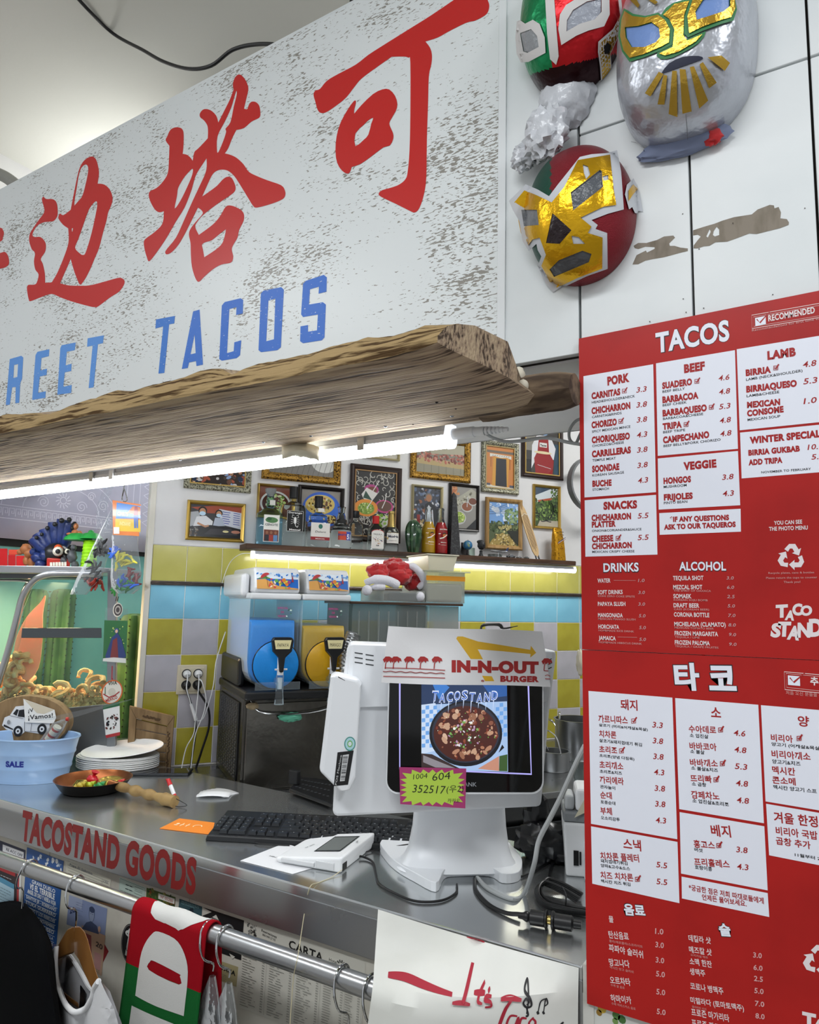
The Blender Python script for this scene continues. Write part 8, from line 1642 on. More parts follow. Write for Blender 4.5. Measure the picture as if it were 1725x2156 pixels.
mb.ball(ony(1150,280,1.29),(.045,.03,.055),30,20,dis=crumple(4,.35)); mb.ball(ony(1105,330,1.315),(.03,.018,.03),24,16,dis=crumple(4,.4))
for p in mb.v:p.y=min(p.y,1.3475)
obj('plastic_bag',mb,pm('milky_plastic','c6c9cf',rough=.28,bump=(18,.9,.01),spec=.8),t)
# gold faced mask
c,f,body=bulge(1224,458,.108,.142,.10,.10); cf=cropf(1060,270,320/1725)
t=thing('wrestling_mask','dark red and green mask with a cracked gold face, lowest of the three','mask',c,'wrestling masks')
obj('hood',body(lambda x,y:'14493a' if (x < 1160 and y < 560) or y > 612- (x- 1180)*.02 and x < 1225 else '7c1220',80,50),LAM,t); a,P_=marta(f,cf)
HH=[[(770,740),(1090,490),(1110,500),(1125,680),(800,940)],[(215,925),(400,930),(420,1100),(245,1110)],[(570,970),(780,1160),(650,1310),(500,1300)],[(540,1590),(640,1490),(900,1385),(1000,1420),(970,1510),(590,1670)]]
P_([(75,825),(265,640),(400,700),(525,775),(620,650),(740,500),(870,335),(1000,305),(1175,292),(1285,258),(1330,500),(1345,700),(1360,925),(1180,975),(1000,1045),(1070,1100),(1045,1145),(1175,1190),(1180,1590),(950,1670),(570,1850),(480,1740),(400,1560),(440,1450),(400,1380),(385,1310),(300,1390),(230,1280),(190,1050),(120,930)],'c3c6cc',HH)
P_([(1465,575),(1390,650),(1370,760),(1415,925),(1450,900),(1480,965),(1590,985),(1530,720)],'c3c6cc'); fin(a,'white_trim',t,LEA); a,P_=marta(f,cf); a.n=4
P_([(140,850),(260,710),(400,770),(560,850),(700,680),(850,380),(1200,320),(1240,700),(1270,880),(1130,900),(880,1020),(1000,1120),(960,1190),(1120,1240),(1115,1580),(850,1680),(580,1810),(500,1640),(450,1550),(500,1430),(430,1240),(350,1260),(290,1340),(220,1180),(170,930)],'d9a81c',HH+ [[(905,430),(960,450),(985,540),(940,590),(915,520)],[(780,1220),(860,1235),(930,1310),(800,1310)],[(1120,560),(1180,545),(1185,600),(1130,610)]])
P_([(1450,650),(1400,720),(1400,840),(1450,760),(1500,700)],'d9a81c'); fin(a,'gold_face',t,GFO)
a,P_=marta(f,cf); a.n=0; P_(HH[0],'565a60'); P_(HH[1],'6d7074'); P_(HH[3],'4e5156'); P_(HH[2],'1f1014'); fin(a,'plastic_behind_holes',t,MATS['grey_crinkle'])
# ================================================================ LEFT SIDE: SNACK CASE, TOYS, BUCKET, PLATES, PAN
DC=CAM+ fwd0*2.86; nC=-fwd0
def oc_(x,y,b=0):return hit(x,y,fwd0,DC+ fwd0*b)
cs=thing('snack_case','glass and steel warming case full of pork crackling at the left','display case',V(((oc_(100,1590)).x,(oc_(100,1590)).y,ZT)))
FS=pm('case_steel','b9bbbd',rough=.3,metal=1); PANE=film('case_glass','e3f2ef',.975,.03); B_=.34
def cc2(pts,b0,b1,name,mt,**k):
 mb=MB(); mb.loft([[oc_(x,y)+ fwd0*b0 for x,y in pts],[oc_(x,y)+ fwd0*b1 for x,y in pts]],smooth=False)
 for p in mb.v:p.z=max(p.z,.9515); return obj(name,mb,mt,cs,**k)
zf=[(-260,1600),(236,1590),(236,1540),(-260,1548)]
cc2([(-300,1606),(236,1592),(236,1588),(-300,1600)],.0,B_,'base_plate',FS)
cc2([(-300,1530),(228,1482),(232,1592),(-300,1606)],-.004,.004,'lower_panel',pm('grey_panel','7d8082',rough=.35,metal=.7),bevel=.002)
cc2([(-300,1186),(170,1193),(232,1196),(232,1206),(170,1208),(-300,1202)],-.005,B_,'roof',FS,bevel=.002)
cc2([(228,1200),(246,1202),(244,1590),(226,1590)],-.008,.012,'corner_post',pm('brushed_post','9a9da0',rough=.35,metal=.9),bevel=.002)
mb=MB(); mb.tube([oc_(*p) for p in ((215,1208),(150,1208),(100,1210),(70,1224),(48,1256),(36,1300),(20,1360),(0,1425),(-22,1490))],.013,14,0,5); mb.tube([oc_(*p,B_) for p in ((215,1208),(150,1208),(80,1214),(48,1250),(20,1360),(-22,1490))],.011,12,0,5); obj('curved_frame',mb,FS,cs)
cc2([(95,1216),(228,1212),(228,1484),(-5,1500),(10,1420),(50,1280),(68,1236)],.0,.003,'side_glass',PANE)
cc2([(48,1322),(215,1322),(215,1343),(46,1343)],-.006,-.003,'handle_plate',pm('mirror_strip','5d6264',rough=.12,metal=.9),bevel=.003)
fgb=MB(); fgb.loft([[oc_(x,y)+ fwd0*b for x,y in ((80,1222),(52,1258),(38,1300),(22,1362),(-4,1432))] for b in (.01,B_- .01)],closed=False,cap0=False,cap1=False); obj('curved_glass',fgb,PANE,cs)
mb=MB(); mb.tube([oc_(-120,1222,.2),oc_(40,1222,.2),oc_(60,1230,.2)],.006,8,0,4); obj('inner_rail',mb,FS,cs)
cc2([(-120,1206),(150,1206),(150,1216),(-120,1216)],.1,.3,'lamp_housing',DKS)
l=bpy.data.lights.new('warming_lamp','AREA'); l.shape='RECTANGLE'; l.size=.3; l.size_y=.15; l.energy=11; l.color=(1,.68,.42); lo=bpy.data.objects.new('warming_lamp',l); COL.objects.link(lo); lo.location=oc_(90,1226,.2); lo.rotation_euler=(0,0,.5)
PINK=pm('paddle_pink','f6b892',rough=.35,sss=.5)
mb=MB(); mb.prism([(p.x,p.y) for p in spline([(.0,-.19,0),(.045,-.14,0),(.052,-.03,0),(.045,.08,0),(.05,.15,0),(.03,.12,0),(-.02,.06,0),(-.055,-.03,0),(-.05,-.12,0)],4,True)],Matrix(((right0.x,0,-fwd0.x,0),(right0.y,0,-fwd0.y,0),(0,1,0,0),(0,0,0,1))),.004)
o=single('plastic_scoop',mb,PINK,'pale orange leaf shaped scoop hanging inside the snack case','scoop',org=(0,0,0)); o.location=oc_(64,1332,.07)
# crackling: curls and crumbs
rg=random.Random(11); CK=pm('pork_crackling','f2c08c',rough=.75,bump=(120,.8,.003),var=('d9954f',22,.42,.62)); kinds=[]
for k in range(5):
 n=12; R_=.024+ .004*(k % 3); sp_=(5.2,3.6,4.4,2.6,5.8)[k]; mb=MB(); mb.tube([V((R_*(1- .06*i/n)*math.cos(sp_*i/n),R_*math.sin(sp_*i/n),.008*math.sin(i*.9+ k)+ .012*i/n)) for i in range(n+ 1)],[.008+ .0035*abs(math.sin(i*1.3+ k)) for i in range(n+ 1)],8); kinds.append(_mesh('crackling_curl',mb,CK,V((0,0,0))))
def top_y(x):return 1470- 20*math.sin(x*.03)- (60 if 15 < x < 55 else 0)- (22 if x > 120 else 0)
PTS=[]
for i in range(330):
 if len(PTS) > 95:break
 x=rg.uniform(0,214); y0=top_y(x)- 8; y=y0+ rg.uniform(0,1) ** 1.3*62;
 if i == 0:x,y=26,1425
 if i == 1:x,y=42,1398
 if i == 2:x,y=178,1420
 L0=oc_(x,y,rg.uniform(.035,.12))
 if any((L0- q).length < .030 for q in PTS):continue
 PTS.append(L0); o=bpy.data.objects.new('crackling_curl',kinds[i % 5]); COL.objects.link(o); o.location=L0; o.rotation_euler=(R(90)+ rg.uniform(-.9,.9),rg.uniform(-1,1),rg.uniform(0,6.28)); s_=rg.uniform(.75,1.15)*(1.25 if i < 2 else 1); o.scale=(s_,s_,s_)
 o['label']='curled orange brown pork crackling in the heap inside the snack case'; o['category']='snack'; o['group']='pork crackling in the case'
mb=MB()
for i in range(900):
 x=rg.uniform(-6,222); y=1493- rg.random() ** 1.5*34; p=oc_(x,y,rg.uniform(.012,.07)); d=V((rg.uniform(-1,1),rg.uniform(-1,1),rg.uniform(-1,1))).normalized()*.008; e=d.orthogonal().normalized()*rg.uniform(.002,.005); g_=d.cross(e).normalized()*.003
 mb.add([p- d,p+ e,p+ d,p- e,p+ g_],[(0,1,4),(1,2,4),(2,3,4),(3,0,4),(3,2,1,0)])
bb=[oc_(-60,1500,.012),oc_(224,1490,.012),oc_(224,1490,.38),oc_(-60,1500,.38)]; tt_=[oc_(-60,1475,.05),oc_(224,1466,.05),oc_(224,1450,.38),oc_(-60,1456,.38)]; mb.hexa(bb,tt_)
cr_o=single('crackling_crumbs',mb,pm('crumbs','d8b47c',rough=.8,var=('b08048',60,.4,.6),bump=(150,.8,.003)),'layer of pale brown crackling crumbs at the bottom of the snack case','snack'); cr_o['kind']='stuff'
# cacti behind
CG=pm('cactus_green','4a7038',rough=.6,var=('35562c',9,.4,.6)); CGL=pm('cactus_pale','8fae4a',rough=.6)
def cactus(lab,x,y0,y1,d,r):
 b_=CAM+ ray(x,1300)*d; z0,z1=0,(CAM+ ray(x,y0)*d).z; t=thing('cactus',lab,'cactus',V((b_.x,b_.y,z0)),'cacti by the teal wall'); mb=MB()
 mb.loft([[V((b_.x+ r*k*(1+ .28*math.cos(q*6))*math.cos(q),b_.y+ r*k*(1+ .28*math.cos(q*6))*math.sin(q),z)) for q in [2*math.pi*j/48 for j in range(48)]] for z,k in ((z0,.9),(z0+ (z1- z0)*.5,1),(z1- .03,.98),(z1- .008,.8),(z1,.4))]); obj('stem',mb,CG,t)
 mb=MB()
 for j in range(6):
  q=j*math.pi/3
  for i in range(int((z1- z0)/.03)):p=V((b_.x+ r*1.27*math.cos(q),b_.y+ r*1.27*math.sin(q),z0+ .02+ i*.03)); mb.ball(p,.0035,5,4)
 obj('spines',mb,pm('spine','2b2a20',rough=.9),t)['kind']='stuff'
cactus('tall cactus column right of the snack case, nearest the tiled wall',287,1292,1660,3.36,.055); cactus('cactus column seen through the glass right of the pink scoop',130,1240,1660,3.45,.045); cactus('cactus column seen through the glass behind the pink scoop',74,1240,1660,3.36,.04)
# toys and boxes on the case
def blobs(t,name,mt,L,k=0):
 mb=MB()
 for x,y,b,r in L:mb.ball(oc_(x,y,b),r if isinstance(r,tuple) else (r,r,r),14,10,dis=crumple(3,k) if k else None)
 return obj(name,mb,mt,t)
def rotR(r):return r
tb=thing('red_box','row of red boxes with an orange one on the far left of the snack case','box',oc_(10,1196,.15))
for (x0_,x1_,y0_,c_) in ((-60,16,1155,'c01418'),(17,33,1168,'b81216'),(34,56,1170,'c8161a'),(18,40,1157,'d2452c')):mb=MB(); mb.loft([[oc_(x,y,b) for x,y in ((x0_,y0_),(x1_,y0_),(x1_,1197 if c_ != 'd2452c' else 1168),(x0_,1197 if c_ != 'd2452c' else 1168))] for b in (.12,.3)],smooth=False); obj('box',mb,pm('box_'+ c_,c_,rough=.4),tb,bevel=.002)
tk=thing('tiki_figure','blue winged tiki toy head with a big orange eye and bared teeth','toy',oc_(120,1196,.1)); NV=pm('toy_navy','1d2f66',rough=.35,bump=(80,.6,.003)); TO=pm('toy_orange','c8541f',rough=.4); TW_=pm('toy_white','e0dccb',rough=.3); TR=pm('toy_red','b02a1c',rough=.35); TB=pm('toy_dark','17181a',rough=.35); TG_=pm('toy_green','1f8f3a',rough=.35); TL=pm('toy_lime','9ade1c',rough=.35); TS=pm('toy_skin','a8683c',rough=.45)
for i,(x,y,L_,an) in enumerate(((75,1136,56,-.75),(84,1127,66,-.5),(98,1118,74,-.28),(116,1105,84,-.1),(134,1100,88,.12),(148,1108,80,.35))):
 mb=MB(); tip=oc_(x,y,.10+ i*.006); rt=oc_(108+ i*3,1176,.11+ i*.006); mb.tube([rt,rt.lerp(tip,.5),tip,tip+ (tip- rt)*.08],[.014,.026,.028,.012],12,0,3); obj('feather',mb,NV,tk)
blobs(tk,'feather_eye',TB,[(77,1132,.07,.008),(88,1125,.07,.008),(100,1112,.07,.009),(116,1104,.07,.010),(130,1096,.07,.011),(146,1094,.07,.010)]); blobs(tk,'head',TB,[(118,1168,.10,.05),(136,1174,.10,.03)]); blobs(tk,'orange_rim',TO,[(122,1160,.07,(.026,.018,.027))]); blobs(tk,'eyeball',TW_,[(122,1161,.055,.020),(142,1161,.06,.011)]); blobs(tk,'pupil',TB,[(122,1161,.038,.010),(143,1161,.05,.006)])
mb=MB(); mb.loft([[oc_(x,y,b) for x,y in ((98,1174),(150,1178),(146,1196),(98,1196))] for b in (.045,.09)],smooth=False); obj('mouth',mb,TR,tk,bevel=.006)
for i in range(6):mb=MB(); mb.loft([[oc_(x,y,b) for x,y in ((105+ i*6,1184- i*.2),(110+ i*6,1184- i*.2),(110+ i*6,1192),(105+ i*6,1192))] for b in (.038,.05)],smooth=False); obj('tooth',mb,TW_,tk,bevel=.001)
tm=thing('monkey_figure','small brown monkey toy crouching at the left of the blue tiki','toy',oc_(55,1196,.12)); blobs(tm,'body',TS,[(55,1156,.12,.022),(62,1165,.12,.02),(56,1180,.12,(.014,.014,.02)),(66,1184,.12,(.016,.014,.02)),(42,1162,.12,.012)],.15)
mb=MB(); tn=thing('crow_figure','small navy bird toy beside the brown monkey','toy',oc_(82,1196,.08)); blobs(tn,'body',NV,[(70,1162,.09,.014),(78,1174,.08,(.03,.02,.022)),(86,1188,.08,.022),(96,1170,.08,.024)],.15)
tp_=thing('doll_figure','tanned doll with black hair sitting above the green palm toy','toy',oc_(155,1140,.1)); blobs(tp_,'skin',TS,[(160,1108,.1,(.010,.010,.013)),(158,1121,.1,(.018,.012,.013)),(146,1124,.09,(.018,.008,.006)),(168,1122,.1,(.010,.009,.009))]); blobs(tp_,'hair',TB,[(157,1106,.108,(.014,.012,.016)),(153,1112,.105,.009)])
tq=thing('palm_toy','lime green toy palm trunk with a dark green leafy cap','toy',oc_(185,1196,.08)); mb=MB(); r0_=oc_(186,1196,.08); r1_=oc_(190,1138,.08); mb.tube([r0_.lerp(r1_,i/16) for i in range(17)],[.030+ .003*(i % 2)- .0004*i for i in range(17)],18); obj('trunk',mb,TL,tq)
mb=MB(); mb.lathe([(.0,.02),(.03,.016),(.052,.0),(.056,-.012),(.04,-.004),(0,.0)],oc_(165,1132,.08),20); mb.lathe([(.0,.024),(.03,.016),(.048,-.006),(.04,-.004),(0,.0)],oc_(192,1132,.07),20); mb.ball(oc_(192,1121,.07),(.012,.012,.010)); obj('leaves',mb,TG_,tq)
ts_=thing('gorilla_figure','small dark grey gorilla toy in front of the palm toy','toy',oc_(152,1196,.05)); blobs(ts_,'body',pm('toy_grey','4a4d50',rough=.4),[(155,1153,.05,.012),(152,1172,.05,(.022,.018,.026)),(134,1180,.05,(.018,.012,.012)),(158,1189,.05,.015)],.2)
# hanging toy bags and cards in front of the corner post
def hq_(x,y,b=0):return hit(x,y,fwd0,CAM+ fwd0*(2.72+ b))
def hang(name,lab,cat,pts,col=None,mt=None,th=.001,draw=None,z=0,grp=None,par=None):
 p0_=hq_(*pts[0],z); a=Art(O=CAM+ fwd0*(2.72+ z),U=right0,Vv=ZUP,N=-fwd0,step=.0003,px=True); a.O.z=0
 if col:a.poly(pts[::-1],col)
 if draw:draw(a)
 return single(name,a.mb,mt or PRINT_GLOSS,lab,cat,grp)
def hd1(a):
 a.poly([(243,1118),(296,1120),(296,1095),(243,1092)],'d0b03a'); a.poly([(244,1092),(296,1092),(297,1066),(246,1058)],'4a7ec0'); a.poly([(268,1080),(296,1085),(296,1068),(280,1066)],'c06a2c'); a.poly([(282,1085),(291,1085),(290,1066),(284,1066)],'8f2f2a'); a.poly([(283,1112),(286,1112),(287,1086),(282,1086)],'2f5fb0'); a.poly([(288,1112),(291,1112),(291,1086),(287,1086)],'2f5fb0')
 a.tx('COWBOYS',248,1085,270,1087,8,'e6d98a',.05); a.tx('INDIANS',252,1106,275,1108,8,'e6d98a',.05); a.poly([(240,1124),(252,1124),(252,1110),(240,1110)],'d8d4c8')
hc1=hang('toy_header_card','printed blue and yellow header card of the cowboy toy bag','card',[(237,1053),(297,1062),(293,1129),(238,1126)],'c9743c',draw=hd1)
CLB=film('clear_bag','e9ecee',.92,.08,(40,1.0)); rg=random.Random(8)
def bag(lab,rings,cols,nf,b0,spr):
 t=thing('toy_bag',lab,'toy bag',hq_(*rings[-1][:2],b0),'bags of plastic toys'); mb=MB()
 mb.loft([[hq_(x,y,b0)+ right0*(w*math.cos(q)*(1+ .08*math.sin(q*5+ i)))+ fwd0*(w*.45*math.sin(q)) for q in [2*math.pi*j/26 for j in range(26)]] for i,(x,y,w) in enumerate(rings)]); obj('clear_bag',mb,CLB,t)
 for c_,(cx,cy,rx,ry) in cols:
  mb=MB()
  for i in range(nf):
   p=hq_(cx+ rg.uniform(-rx,rx),cy+ rg.uniform(-ry,ry),b0+ rg.uniform(-.018,.018)); d=V((rg.uniform(-1,1),rg.uniform(-.4,.4),rg.uniform(-1,1))).normalized(); mb.tube([p- d*.018,p,p+ d.orthogonal()*.006+ d*.016],[.0035,.006,.0025],6)
  obj('toy_figures',mb,pm('toybag_'+ c_,c_,rough=.4),t)['kind']='stuff'
 return t
bag('clear bag of yellow, blue and green plastic cowboy toys',[(262,1128,.05),(262,1150,.048),(264,1180,.052),(266,1215,.056),(266,1240,.052),(264,1250,.03)],[('2f62c8',(240,1162,5,8)),('d8cf3c',(262,1180,20,14)),('2f62c8',(266,1222,20,12)),('7a1f24',(280,1215,12,18)),('2f8a3c',(256,1236,20,10))],13,0,0)
bag('darker clear bag of black and red toys hanging left of the cowboy bag',[(236,1075,.006),(226,1110,.02),(214,1150,.032),(200,1190,.04),(186,1220,.044),(165,1252,.03)],[('141518',(212,1150,12,16)),('1c1d20',(196,1200,14,22)),('8f2a1c',(200,1230,16,8))],16,.06,0)
mb=MB(); mb.tube([hq_(*p) for p in ((262,1030),(268,1052),(262,1056),(257,1050),(261,1028),(262,1015))],.0022,8,0,3); single('wire_hook',mb,CHR,'steel wire hook holding the two toy bags','hook')
mb=MB(); mb.grid(6,14,lambda u,v:hq_(205+ 18*v+ u*26*(1- .3*v)- 10*math.sin(v*3),1115- 90*v,.12)+ fwd0*.01*nzz(u*5,v*9,1)); single('crumpled_film',mb,CLB,'crumpled strip of clear film hanging beside the toy bags','plastic film')
def hd2(a):
 for s_,c_ in ((1.0,'2f6a3c'),):pass
 u,v=a.uv(243,1345); a.scatter(16,u- .035,v- .05,u+ .035,v+ .05,.002,.003,['c8d878'],None,5,3); a.poly([(222,1382),(236,1342),(248,1332),(256,1345),(266,1382),(256,1390),(226,1390)],'2d3f74'); a.poly([(232,1388),(238,1348),(247,1342),(250,1388)],'7a3436'); a.ell(*a.uv(246,1328),.008,.010,'3c4f8a'); a.ell(*a.uv(246,1329),.005,.007,'d0b08f'); a.poly([(217,1392),(266,1396),(266,1386),(240,1384),(218,1386)],'d8dad6')
hang('picture_card','green picture card of a robed figure in a clear sleeve','card',[(220,1306),(269,1307),(265,1390),(217,1388)],'2f6a3c',draw=hd2,z=.06)
hang('card_sleeve','clear plastic sleeve around the green picture card','sleeve',[(222,1280),(270,1282),(267,1401),(214,1398)],'e6eeee',CLB,z=.066)
def hd3(a):u,v=a.uv(248,1284); a.ell(u,v,.019,.027,'d6d2c6',28); a.ell(u+ .001,v,.016,.023,'4a4444',28); a.ell(u+ .001,v,.011,.016,'a8a29a',24); a.ell(u+ .001,v,.007,.010,'4a4444',20); a.line([(246,1256),(244,1266)],.003,'2b2b2b'); a.line([(250,1256),(248,1266)],.003,'2b2b2b')
hang('round_keyring','round cream keyring disc with a dark carved rosette','keyring',[(246,1268),(249,1268),(249,1270),(246,1270)],'d6d2c6',draw=hd3,z=.05)
def hd4(a):u,v=a.uv(236,1457); a.ell(u,v,.040,.046,'c8602c',30,-.3); a.ell(u,v,.035,.041,'d9d6cb',30,-.3); a.ell(u,v,.014,.015,'c3bfb2'); a.tx('VIVA',228,1443,247,1441,8,'2b3a2c',.03); a.tx('MEXICO',224,1479,248,1470,7,'a02a2c',.03); a.line([(218,1461),(230,1468),(242,1464),(252,1456)],.004,'a02a2c'); a.line([(222,1446),(222,1462)],.003,'2f5a3a'); a.line([(237,1402),(236,1430)],.004,'a02430')
hang('viva_badge','oval cream badge lettered VIVA MEXICO hanging on red thread','badge',[(235,1428),(238,1428),(238,1431),(235,1431)],'a02430',draw=hd4,z=.05)
def hd5(a):a.poly([(217,1494),(252,1486),(252,1476),(217,1486)],'1f5a38'); a.poly([(222,1548),(253,1541),(253,1548),(224,1554)],'a02a2c'); a.scatter(30,*a.uv(224,1534),*a.uv(248,1502),.002,.006,['1c1c1c','5c2a24','33302c'],None,6,2)
hang('pennant','small white pennant with a black figure print, green top and red foot','pennant',[(217,1494),(252,1485),(253,1545),(223,1552)],'d6d8d6',draw=hd5,z=.04)
# bucket, candy, wooden barrel lid, van sticker
bk=onz(40,1652,ZT)+ V((-.05,.06,0)); bt_=thing('tin_bucket','pale blue oval tin bucket lettered SALE','bucket',bk); BB=pm('baby_blue_enamel','9fbfe4',rough=.3,coat=.3,var=('93b4dc',6,.4,.6))
def bpt(q,r,z):return bk+ right0*(r*1.25*math.cos(q))+ fwd0*(r*.8*math.sin(q))+ V((0,0,z))
bp_=[(.0,.0),(.105,.0),(.110,.02),(.113,.042),(.116,.046),(.117,.051),(.116,.056),(.121,.09),(.124,.094),(.125,.099),(.124,.104),(.131,.142),(.135,.147),(.134,.152),(.128,.150),(.108,.01),(0,.008)]
mb=MB(); mb.loft([[bpt(2*math.pi*j/56,r,z) for j in range(56)] for r,z in bp_]); obj('pail',mb,BB,bt_)
a=Art(step=.0004,warp=lambda u,v,h:bpt(-math.pi/2+ u,.1165+ (v- .06)*.16+ h,v)); a.text('SALE',-.23,.060,.020,'1f2f8a',.42,.06); a.build('lettering',bt_,PRINT)
cn=thing('wrapped_candy_cane','striped candy stick in a clear wrapper tied with red, in the bucket','candy',bk+ V((0,0,.1))); db_=(bk- CAM).dot(fwd); q0,q1,q2=atd(70,1600,db_),atd(122,1530,db_),atd(142,1514,db_)
def stp(n,m_,nm,k0):
 mb=MB()
 for i in range(n):
  if i % 3 == k0:mb.tube([q0.lerp(q1,i/n),q0.lerp(q1,(i+ 1)/n)],.014,12)
 obj(nm,mb,m_,cn)
stp(18,TW_,'white_band',0); stp(18,TR,'red_band',1); stp(18,TW_,'white_band',2); mb=MB(); mb.tube([q0- (q1- q0)*.05,q0.lerp(q1,.3),q1,q1.lerp(q2,.6),q2],[.026,.024,.022,.012,.004],14); mb.loft([[q2+ right0*(.006+ w*.2)*s_+ (right0*.06+ ZUP*.035)*w*1.0+ (ZUP*.045- right0*.02)*s_*w for s_ in (-1,-.6,-.2,.2,.6,1)] for w in (0,.4,.75,1)],closed=False,cap0=False,cap1=False); obj('wrapper',mb,CLB,cn)
mb=MB(); mb.tube([q2- right0*.004,q2+ right0*.004],.007,10); obj('red_tie',mb,TR,cn)
bw=oc_(58,1520,-.17); wb_=thing('wooden_disc','round wooden board behind the bucket carrying a van sticker','board',bw); mb=MB()
mb.loft([[bw+ right0*(.155*k*math.cos(q))+ ZUP*(.095*k*math.sin(q))- fwd0*d for q in [2*math.pi*j/48 for j in range(48)]] for k,d in ((1,-.03),(1,-.002),(.97,.003),(.8,.003))]); obj('disc',mb,PNE,wb_,bevel=0); mb=MB(); mb.loft([[oc_(x,y,b) for x,y in ((-80,1556),(128,1562),(128,1600),(-80,1610))] for b in (-.19,-.08)],smooth=False); obj('stand',mb,DGY,wb_)
a=Art(O=bw- fwd0*.004,U=right0,Vv=ZUP,N=-fwd0,step=.0004,px=True); cf=cropf(0,1440,380/1725); VW='dcdfe2'; VB='1b1c20'
a.poly(cf([(20,395),(45,320),(95,300),(150,215),(250,205),(260,340),(480,370),(470,450),(420,470),(370,475),(240,455),(200,490),(140,490),(115,450),(60,435)])[::-1],VW)
for q in ([(125,285),(160,240),(180,248),(160,305)],[(185,250),(250,240),(235,318),(170,310)],[(40,385),(130,430),(125,440),(35,405)]):a.poly(cf(q)[::-1],VB)
for x,y in ((175,450),(405,430)):u,v=a.uv(x*.22029,1440+ y*.22029); a.ell(u,v,.017,.019,VB,20); a.ell(u,v,.009,.010,VW,16); a.ell(u,v,.004,.004,VB,10)
for L_ in ([(240,360),(240,450)],[(310,375),(300,450)],[(100,300),(230,330)],[(240,450),(370,455)]):a.line(cf(L_),.0014,VB)
a.ell(*a.uv(20,1520),.006,.008,'8a8d90',10); a.poly(cf([(232,140),(530,245),(545,320),(520,375),(250,365)])[::-1],'e6e6e2'); a.poly(cf([(240,145),(525,245),(430,285),(360,275)])[::-1],'cfc6b0'); T1(a,[('¡Vamos!',280,340,515,318,46),('¿V',278,272,330,262,36)],(.22029,0,1440),'22242a',.015); a.build('van_sticker',wb_,PRINT)
# plates
pcn=onz(232,1634,ZT); PLM=pm('paper_plate','ececea',rough=.45); plm=MB(); PR=[(0,.003),(.072,.003),(.084,.006),(.1,.0115),(.106,.0115),(.107,.0095),(.086,.0035),(.07,0),(0,0)]; plm.lathe(PR[::-1],seg=56,sq=(1.40,1.0)); pmsh=_mesh('paper_plate',plm,PLM,V((0,0,0)))
pcn=pcn+ fwd0*.12- right0*.022
for i in range(14):
 o=bpy.data.objects.new('paper_plate',pmsh); COL.objects.link(o); topp=i == 13; o.location=pcn+ V((rg.uniform(-.001,.001),rg.uniform(-.001,.001),.0035*i+ .0005))+ (right0*.014+ ZUP*.018 if topp else V((0,0,0))); s_=1+ .02*(i % 2); o.scale=(s_,s_,1); o.rotation_euler=(.12 if topp else 0,-.08 if topp else 0,yaw+ (-.0 if topp else rg.uniform(-.02,.02))); o['category']='plate'; o['group']='oval paper plates in the stack'
 o['label']='white oval paper plate lying tilted on top of the stack' if topp else 'bottom white oval paper plate of the stack on the counter' if i == 0 else 'white oval paper plate in the neat stack on the counter'
# frying pan with candy
pc_=onz(168,1680,ZT)+ fwd0*.095; fp=thing('frying_pan','copper lined frying pan with a turned wooden handle','pan',pc_); CO=pm('copper','a8663c',rough=.3,metal=.85,var=('8a5230',9,.4,.6)); mb=MB(); mb.lathe([(0,0),(.085,0),(.098,.006),(.122,.040),(.1235,.0405)],pc_,48,cap=False); obj('outside',mb,pm('pan_black','1d1a18',rough=.4,metal=.5),fp); mb=MB(); mb.lathe([(.1235,.0405),(.120,.040),(.096,.008),(.08,.003),(0,.003)],pc_,48,cap=False); obj('lining',mb,CO,fp)
h0,h1=pc_+ V((.075,-.075,.036))+ right0*.02,onz(368,1688,ZT+ .018); h0=atd(232,1650,(pc_- CAM).dot(fwd)- .02); mb=MB(); mb.tube([h0,h0.lerp(h1,.16)],[.013,.013],14); obj('ferrule',mb,CO,fp)
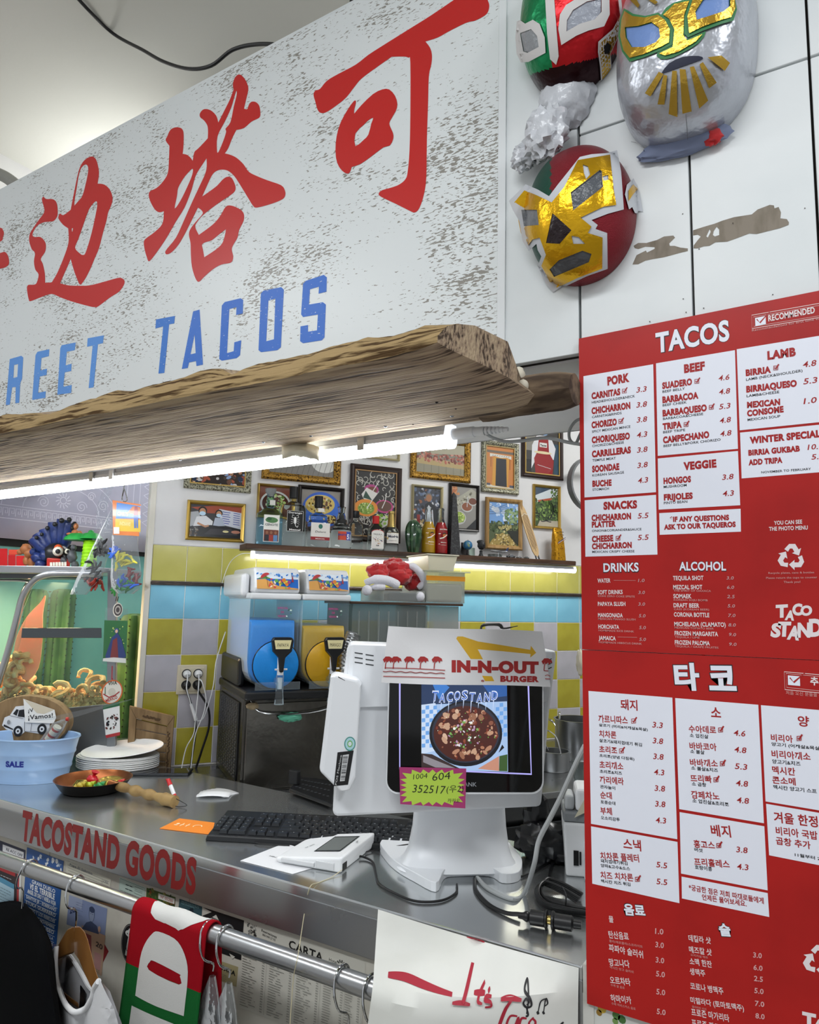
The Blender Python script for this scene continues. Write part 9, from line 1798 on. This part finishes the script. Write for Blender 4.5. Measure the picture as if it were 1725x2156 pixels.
mb=MB(); nn=28; mb.tube([h0.lerp(h1,.15+ .85*i/nn) for i in range(nn+ 1)],[.0145+ .0035*math.sin(i*.9)*(1 if 4 < i < 20 else .3)+ (.004 if i > 22 else 0) for i in range(nn+ 1)],18); obj('handle',mb,pm('turned_wood','9c8050',rough=.6,var=('7d6238',20,.4,.6)),fp)
mb=MB(); e_=h0.lerp(h1,.97); mb.tube([e_+ ZUP*.012,e_+ right0*.03- ZUP*.002,e_+ right0*.045- ZUP*.012,e_+ right0*.02- ZUP*.016,e_- ZUP*.012],.0012,6,0,4); obj('hanging_loop',mb,BLK,fp)
a=Art(O=pc_+ V((0,0,.012)),U=right0,Vv=(fwd0+ ZUP*.35),N=-fwd0*.35+ ZUP,step=.0004); a.rect(-.07,.0,-.02,.035,'6d5a20'); a.frame(-.07,.0,-.02,.035,.002,'b8a04a'); a.text('1888',-.064,.008,.018,'b8a04a',.038,.05); a.ell(.045,.04,.04,.022,'6d5a20',28); a.ell(.045,.04,.034,.017,'8f7a34',28); a.build('brass_badges',fp,GFO)
for i,(dx,dy,c_,lab) in enumerate(((-.012,.02,'c01420','large red wrapped candy at the back of the frying pan'),(-.004,-.02,'a8b82c','yellow green wrapped candy in the pan, front left'),(.03,-.02,'2c8f4a','green wrapped candy in the middle of the pan'),(.062,.0,'c8b02c','yellow and red wrapped candy in the pan, right of the green one'),(.08,.016,'b81c24','thin red wrapped candy at the right side of the pan'),(-.03,-.03,'b8a83c','small gold wrapped candy at the front rim of the pan'))):
 p=pc_+ right0*dx+ fwd0*dy+ V((0,0,.022 if i else .030)); k=1.6 if i == 0 else 1; t=thing('wrapped_candy',lab,'candy',p,'candies in the frying pan'); m_=pm('wrap_'+ c_,c_,rough=.25,bump=(150,.8,.002),coat=.3); mb=MB(); mb.ball(p,(.014*k,.010*k,.009*k),14,10,dis=crumple(3,.2)); obj('sweet',mb,m_,t); mb=MB()
 for s_ in (-1,1):mb.tube([p+ ZUP*s_*.008*k+ right0*s_*.004,p+ (ZUP*.016*(1 if i == 0 else .3)+ right0*.018*(.3 if i == 0 else 1))*s_*k],[.003,.009*k],10)
 obj('twist',mb,m_,t)
